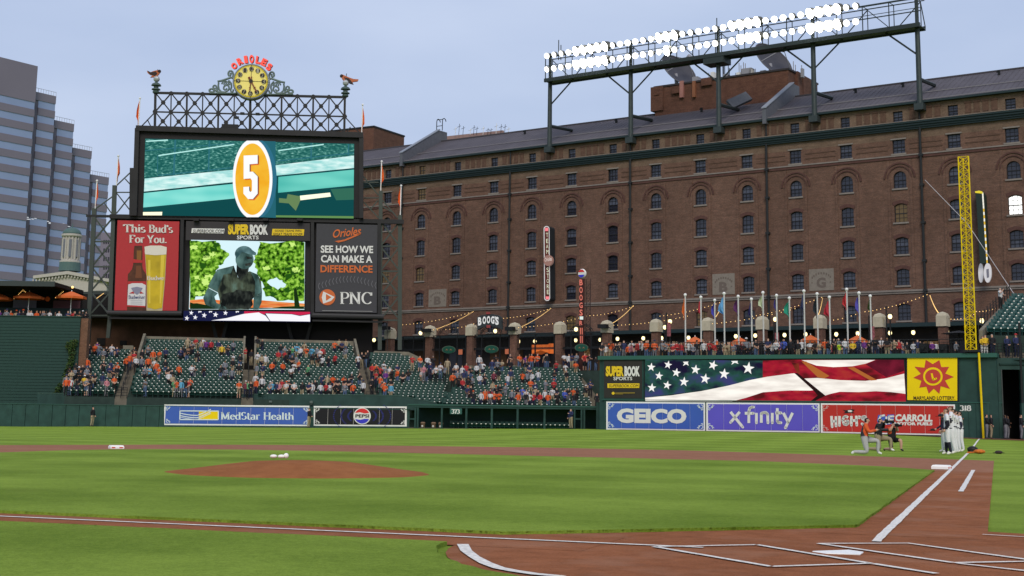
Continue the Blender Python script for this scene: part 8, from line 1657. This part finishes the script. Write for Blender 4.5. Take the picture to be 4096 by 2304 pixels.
def player(x, yf, D, rot, label, socks, arms, hair, cap_in, h=1.88, number='2', jersey=None):
    J, E, Rd = stand(arms, 2, lean=-.02, legs='a'); pelvis = Rd['pelvis']; Rd['hipl'] = Rd['hipr'] = .112; Rd['knl'] = Rd['knr'] = .075; Rd['chest'] = (.175, .12)
    me = figure('person', J, E, Rd, 2, player_tag(socks)); me.materials.append(SLV if not socks else SOCK)
    q = at_depth(x, yf, D); o = person(Vector((q.x, q.y, gz(q.x, q.y)+.0)), rot, jersey or WHITEU, WHITEU, h, label, 'ballplayers lined up on the foul line', me, SKIN[0], hair, CLEAT, wide=1.1)
    face_parts(o, J, SKIN[0])
    for k in 'lr': w_ = Vector(J['wr'+k]); d_ = (Vector(J['ha'+k])-w_).normalized(); hm = bpy.data.objects.new('hand', HANDM); col.objects.link(hm); hm.parent = o; hm.matrix_local = Matrix.Translation(w_) @ Vector((0, 0, -1)).rotation_difference(d_).to_matrix().to_4x4()
    if not jersey:
        v, f = glyphs(number, .03); mb = MB(); mb.v = [((.5-u)*.26, .125, 1.10+vv*.20) for u, vv in v]; mb.f = list(f); mb.mi = [0]*len(f); mb.build('number', NUM, None).parent = o
        MB().box(-.12, .12, .100, .118, 1.37, 1.41).build('name_strip', NUM, None).parent = o
    MB().lathe((0, .0, .955), [(.165, 0), (.166, .035)], 14).build('belt', SOCK, None).parent = o; o.children[-1].scale = (1, .72, 1)
    if cap_in:
        w_ = Vector(J['ha'+cap_in]); mb = MB(); mb.sm = True; mb.lathe((w_.x, w_.y-.05, w_.z-.02), [(.10, 0), (.095, .05), (.06, .09), (.01, .1)], 10); mb.box(w_.x-.06, w_.x+.06, w_.y-.22, w_.y-.1, w_.z-.02, w_.z-.005); c = mb.build('hat', BLACK); pass
        c.matrix_world = o.matrix_world.copy(); tag(c, 'black cap held by '+' '.join(label.split()[:10]), 'cap')
    return o
TW_ = FACE-1.85   # they face to the left of the view
hang = ((.25, .0, 1.15), (.23, -.10, .92)); hold = ((.26, -.02, 1.16), (.20, -.26, .98)); heart = ((.27, -.06, 1.17), (.04, -.22, 1.30))
jk = mat('warmup_black', (.02, .02, .025), .8)
player(3777, 1808, 62.5, TW_, 'ballplayer in black warm-up jacket and white trousers, leftmost of the row', 0, (hold, hang), HAIR[2], 'l', 1.84, '1', jk)
player(3793, 1828, 57.6, TW_+.1, 'ballplayer nearest the camera with black knee socks and dark sleeves', 1, (hang, hang), HAIR[1], None, 1.96, '24')
player(3812, 1826, 59.4, TW_, 'ballplayer second in the row, bareheaded with brown hair, white uniform', 0, (hang, heart), HAIR[1], 'r', 2.08, '35')
player(3822, 1822, 61.0, TW_-.05, 'ballplayer third in the row with dark hair, white uniform', 0, (hang, heart), HAIR[0], 'r', 1.98, '28')
player(3833, 1821, 62.4, TW_, 'ballplayer fourth in the row with dark hair and red shoes', 0, (hang, heart), HAIR[0], None, 1.92, '6')
player(3846, 1817, 64.0, TW_+.05, 'ballplayer farthest right in the row holding a black glove', 0, (hang, hang), HAIR[0], 'l', 1.90, '11')
# kneeling photographers
def kneeler(label, x, yf, D, rot, shirt, trousers, sleeve, hgt, cam_up, mirror=1, legskin=False):
    k = mirror
    J = dict(pelvis=(0, .05, .56), spine=(0, .06, .74), chest=(0, .02, .94), neck=(0, -.02, 1.10), head=(0, -.045, 1.20), crown=(0, -.05, 1.30))
    E = [('pelvis', 'spine'), ('spine', 'chest'), ('chest', 'neck'), ('neck', 'head'), ('head', 'crown')]; Rd = dict(pelvis=(.175, .15), spine=(.18, .15), chest=(.195, .15), neck=.065, head=(.078, .095), crown=(.066, .078))
    hz = 1.18 if cam_up else .88; hy = -.24 if cam_up else -.42
    for s, n in ((-1, 'l'), (1, 'r')):
        J['sh'+n] = (s*.185, .01, 1.02); J['el'+n] = (s*.25, -.10, .80 if not cam_up else .92); J['wr'+n] = (s*.09, hy+.08, hz-.02); J['ha'+n] = (s*.05, hy, hz)
        E += [('chest', 'sh'+n), ('sh'+n, 'el'+n), ('el'+n, 'wr'+n), ('wr'+n, 'ha'+n)]; Rd['sh'+n] = .085; Rd['el'+n] = .068; Rd['wr'+n] = .045; Rd['ha'+n] = (.045, .03)
    J.update(hipl=(-.10, .05, .50), knl=(-.11, -.02, .09), anl=(-.10, .44, .10), tol=(-.10, .52, .02), hipr=(.10, .02, .52), knr=(.12, -.42, .50), anr=(.13, -.40, .09), tor=(.14, -.54, .035))
    if mirror < 0: J = {a: (-p[0], p[1], p[2]) for a, p in J.items()}
    for n in 'lr': E += [('pelvis', 'hip'+n), ('hip'+n, 'kn'+n), ('kn'+n, 'an'+n), ('an'+n, 'to'+n)]; Rd['hip'+n] = .12; Rd['kn'+n] = .085; Rd['an'+n] = .055; Rd['to'+n] = (.048, .038)
    def tg(nm, t, c):
        if nm in ('crown', 'head') or (nm == 'neck' and c.z > 1.09): return 3 if (c.z > 1.25 or (c.y > -.04 and c.z > 1.13)) else 0
        if nm.startswith('ha'): return 0
        if nm.startswith('wr') or nm.startswith('el') or (nm.startswith('sh') and t > .7): return (0 if (nm.startswith('wr') and legskin) else 5)
        if nm.startswith('sh') or nm in ('chest', 'neck', 'spine'): return 1
        if nm.startswith('to'): return 4
        if legskin and (nm.startswith('an') or (nm.startswith('kn') and t > .8)): return 0
        return 2 if nm != 'pelvis' else 1
    me = figure('person', J, E, Rd, 2, tg); me.materials.append(sleeve); q = at_depth(x, yf, D)
    o = person(Vector((q.x, q.y, gz(q.x, q.y))), rot, shirt, trousers, 1.76*hgt, label, 'kneeling photographers', me, SKIN[0], HAIR[0], SHOEW if not legskin else SHOE)
    face_parts(o, J, SKIN[0])
    for n in 'lr': w_ = Vector(J['wr'+n]); d_ = (Vector(J['ha'+n])-w_).normalized(); hm = bpy.data.objects.new('hand', HANDM); col.objects.link(hm); hm.parent = o; hm.matrix_local = Matrix.Translation(w_) @ Vector((0, 0, -1)).rotation_difference(d_).to_matrix().to_4x4()
    t = bpy.data.objects.new('photo_camera', None); col.objects.link(t); t.matrix_world = o.matrix_world @ Matrix.Translation((0, hy-.06, hz)); tag(t, 'black camera held by '+' '.join(label.split()[:10]), 'camera')
    for nm, mb in (('body', MB().box(-.085, .085, -.04, .06, -.06, .07).box(-.035, .035, -.03, .05, .07, .10)), ('lens', MB().lathe((0, -.04, 0), [(.045, 0), (.05, -.10), (.055, -.22), (.06, -.26)], 12, 'y')), ('grip', MB().box(.06, .10, -.05, .04, -.07, .05))):
        c = bpy.data.objects.new(nm, mb.mesh(nm, BLACK)); col.objects.link(c); c.parent = t
    return o
OS = SHM['o']; VST = mat('vest_charcoal', (.03, .03, .036), .8, var=.15, vs=6); GRYT = mat('trousers_pale_grey', (.38, .38, .39), .8, var=.1, vs=6)
kneeler('photographer kneeling in charcoal vest over bright orange sleeves and grey trousers', 3466, 1820, 55.8, FACE+1.35, VST, GRYT, OS, 1.12, False)
kneeler('photographer kneeling in black jacket and khaki trousers, camera raised to the eye', 3520, 1790, 63.0, FACE+1.0, SHM['k'], TRM['khaki'], SHM['k'], 1.12, True)
kneeler('photographer crouching in orange and black top and dark shorts', 3572, 1789, 63.5, FACE+.45, SHM['k'], TRM['black'], OS, .98, True, legskin=True)
# gear lying by the foul line
gl = MB(); gl.sm = True; q = at_depth(3891, 1812, 62); gl.ball((q.x, q.y, .16), .24, 10, .15); gl.box(q.x-.2, q.x+.15, q.y-.15, q.y+.1, 0, .12); tag(gl.build('glove', mat('glove_black', (.015, .015, .015), .5)), 'black fielding glove lying on the foul line beside the players', 'glove')
gl = MB(); gl.sm = True; q = at_depth(3918, 1819, 60.5); gl.ball((q.x, q.y, .10), .26, 10, .10); gl.tube((q.x-.3, q.y, .06), (q.x-.6, q.y+.1, .05), .035, 6); tag(gl.build('glove', mat('glove_orange', (.55, .15, .02), .6, var=.3, vs=8)), 'orange leather glove lying right of the black glove', 'glove')
gl = MB(); gl.sm = True; q = at_depth(3995, 1813, 61); gl.ball((q.x, q.y, .07), .17, 10, .08); gl.box(q.x-.28, q.x+.28, q.y-.06, q.y+.06, .03, .06); tag(gl.build('cap', mat('cap_dark', (.04, .03, .025), .7)), 'dark cap lying alone on the grass right of the gloves', 'cap')
q = at_depth(3945, 1803, 66); tag(MB().box(q.x-.9, q.x+.6, q.y-.02, q.y+.02, 0, .015).build('resistance_band', mat('band_lime', (.25, .5, .03), .6)), 'thin lime green band lying across the foul line', 'band')
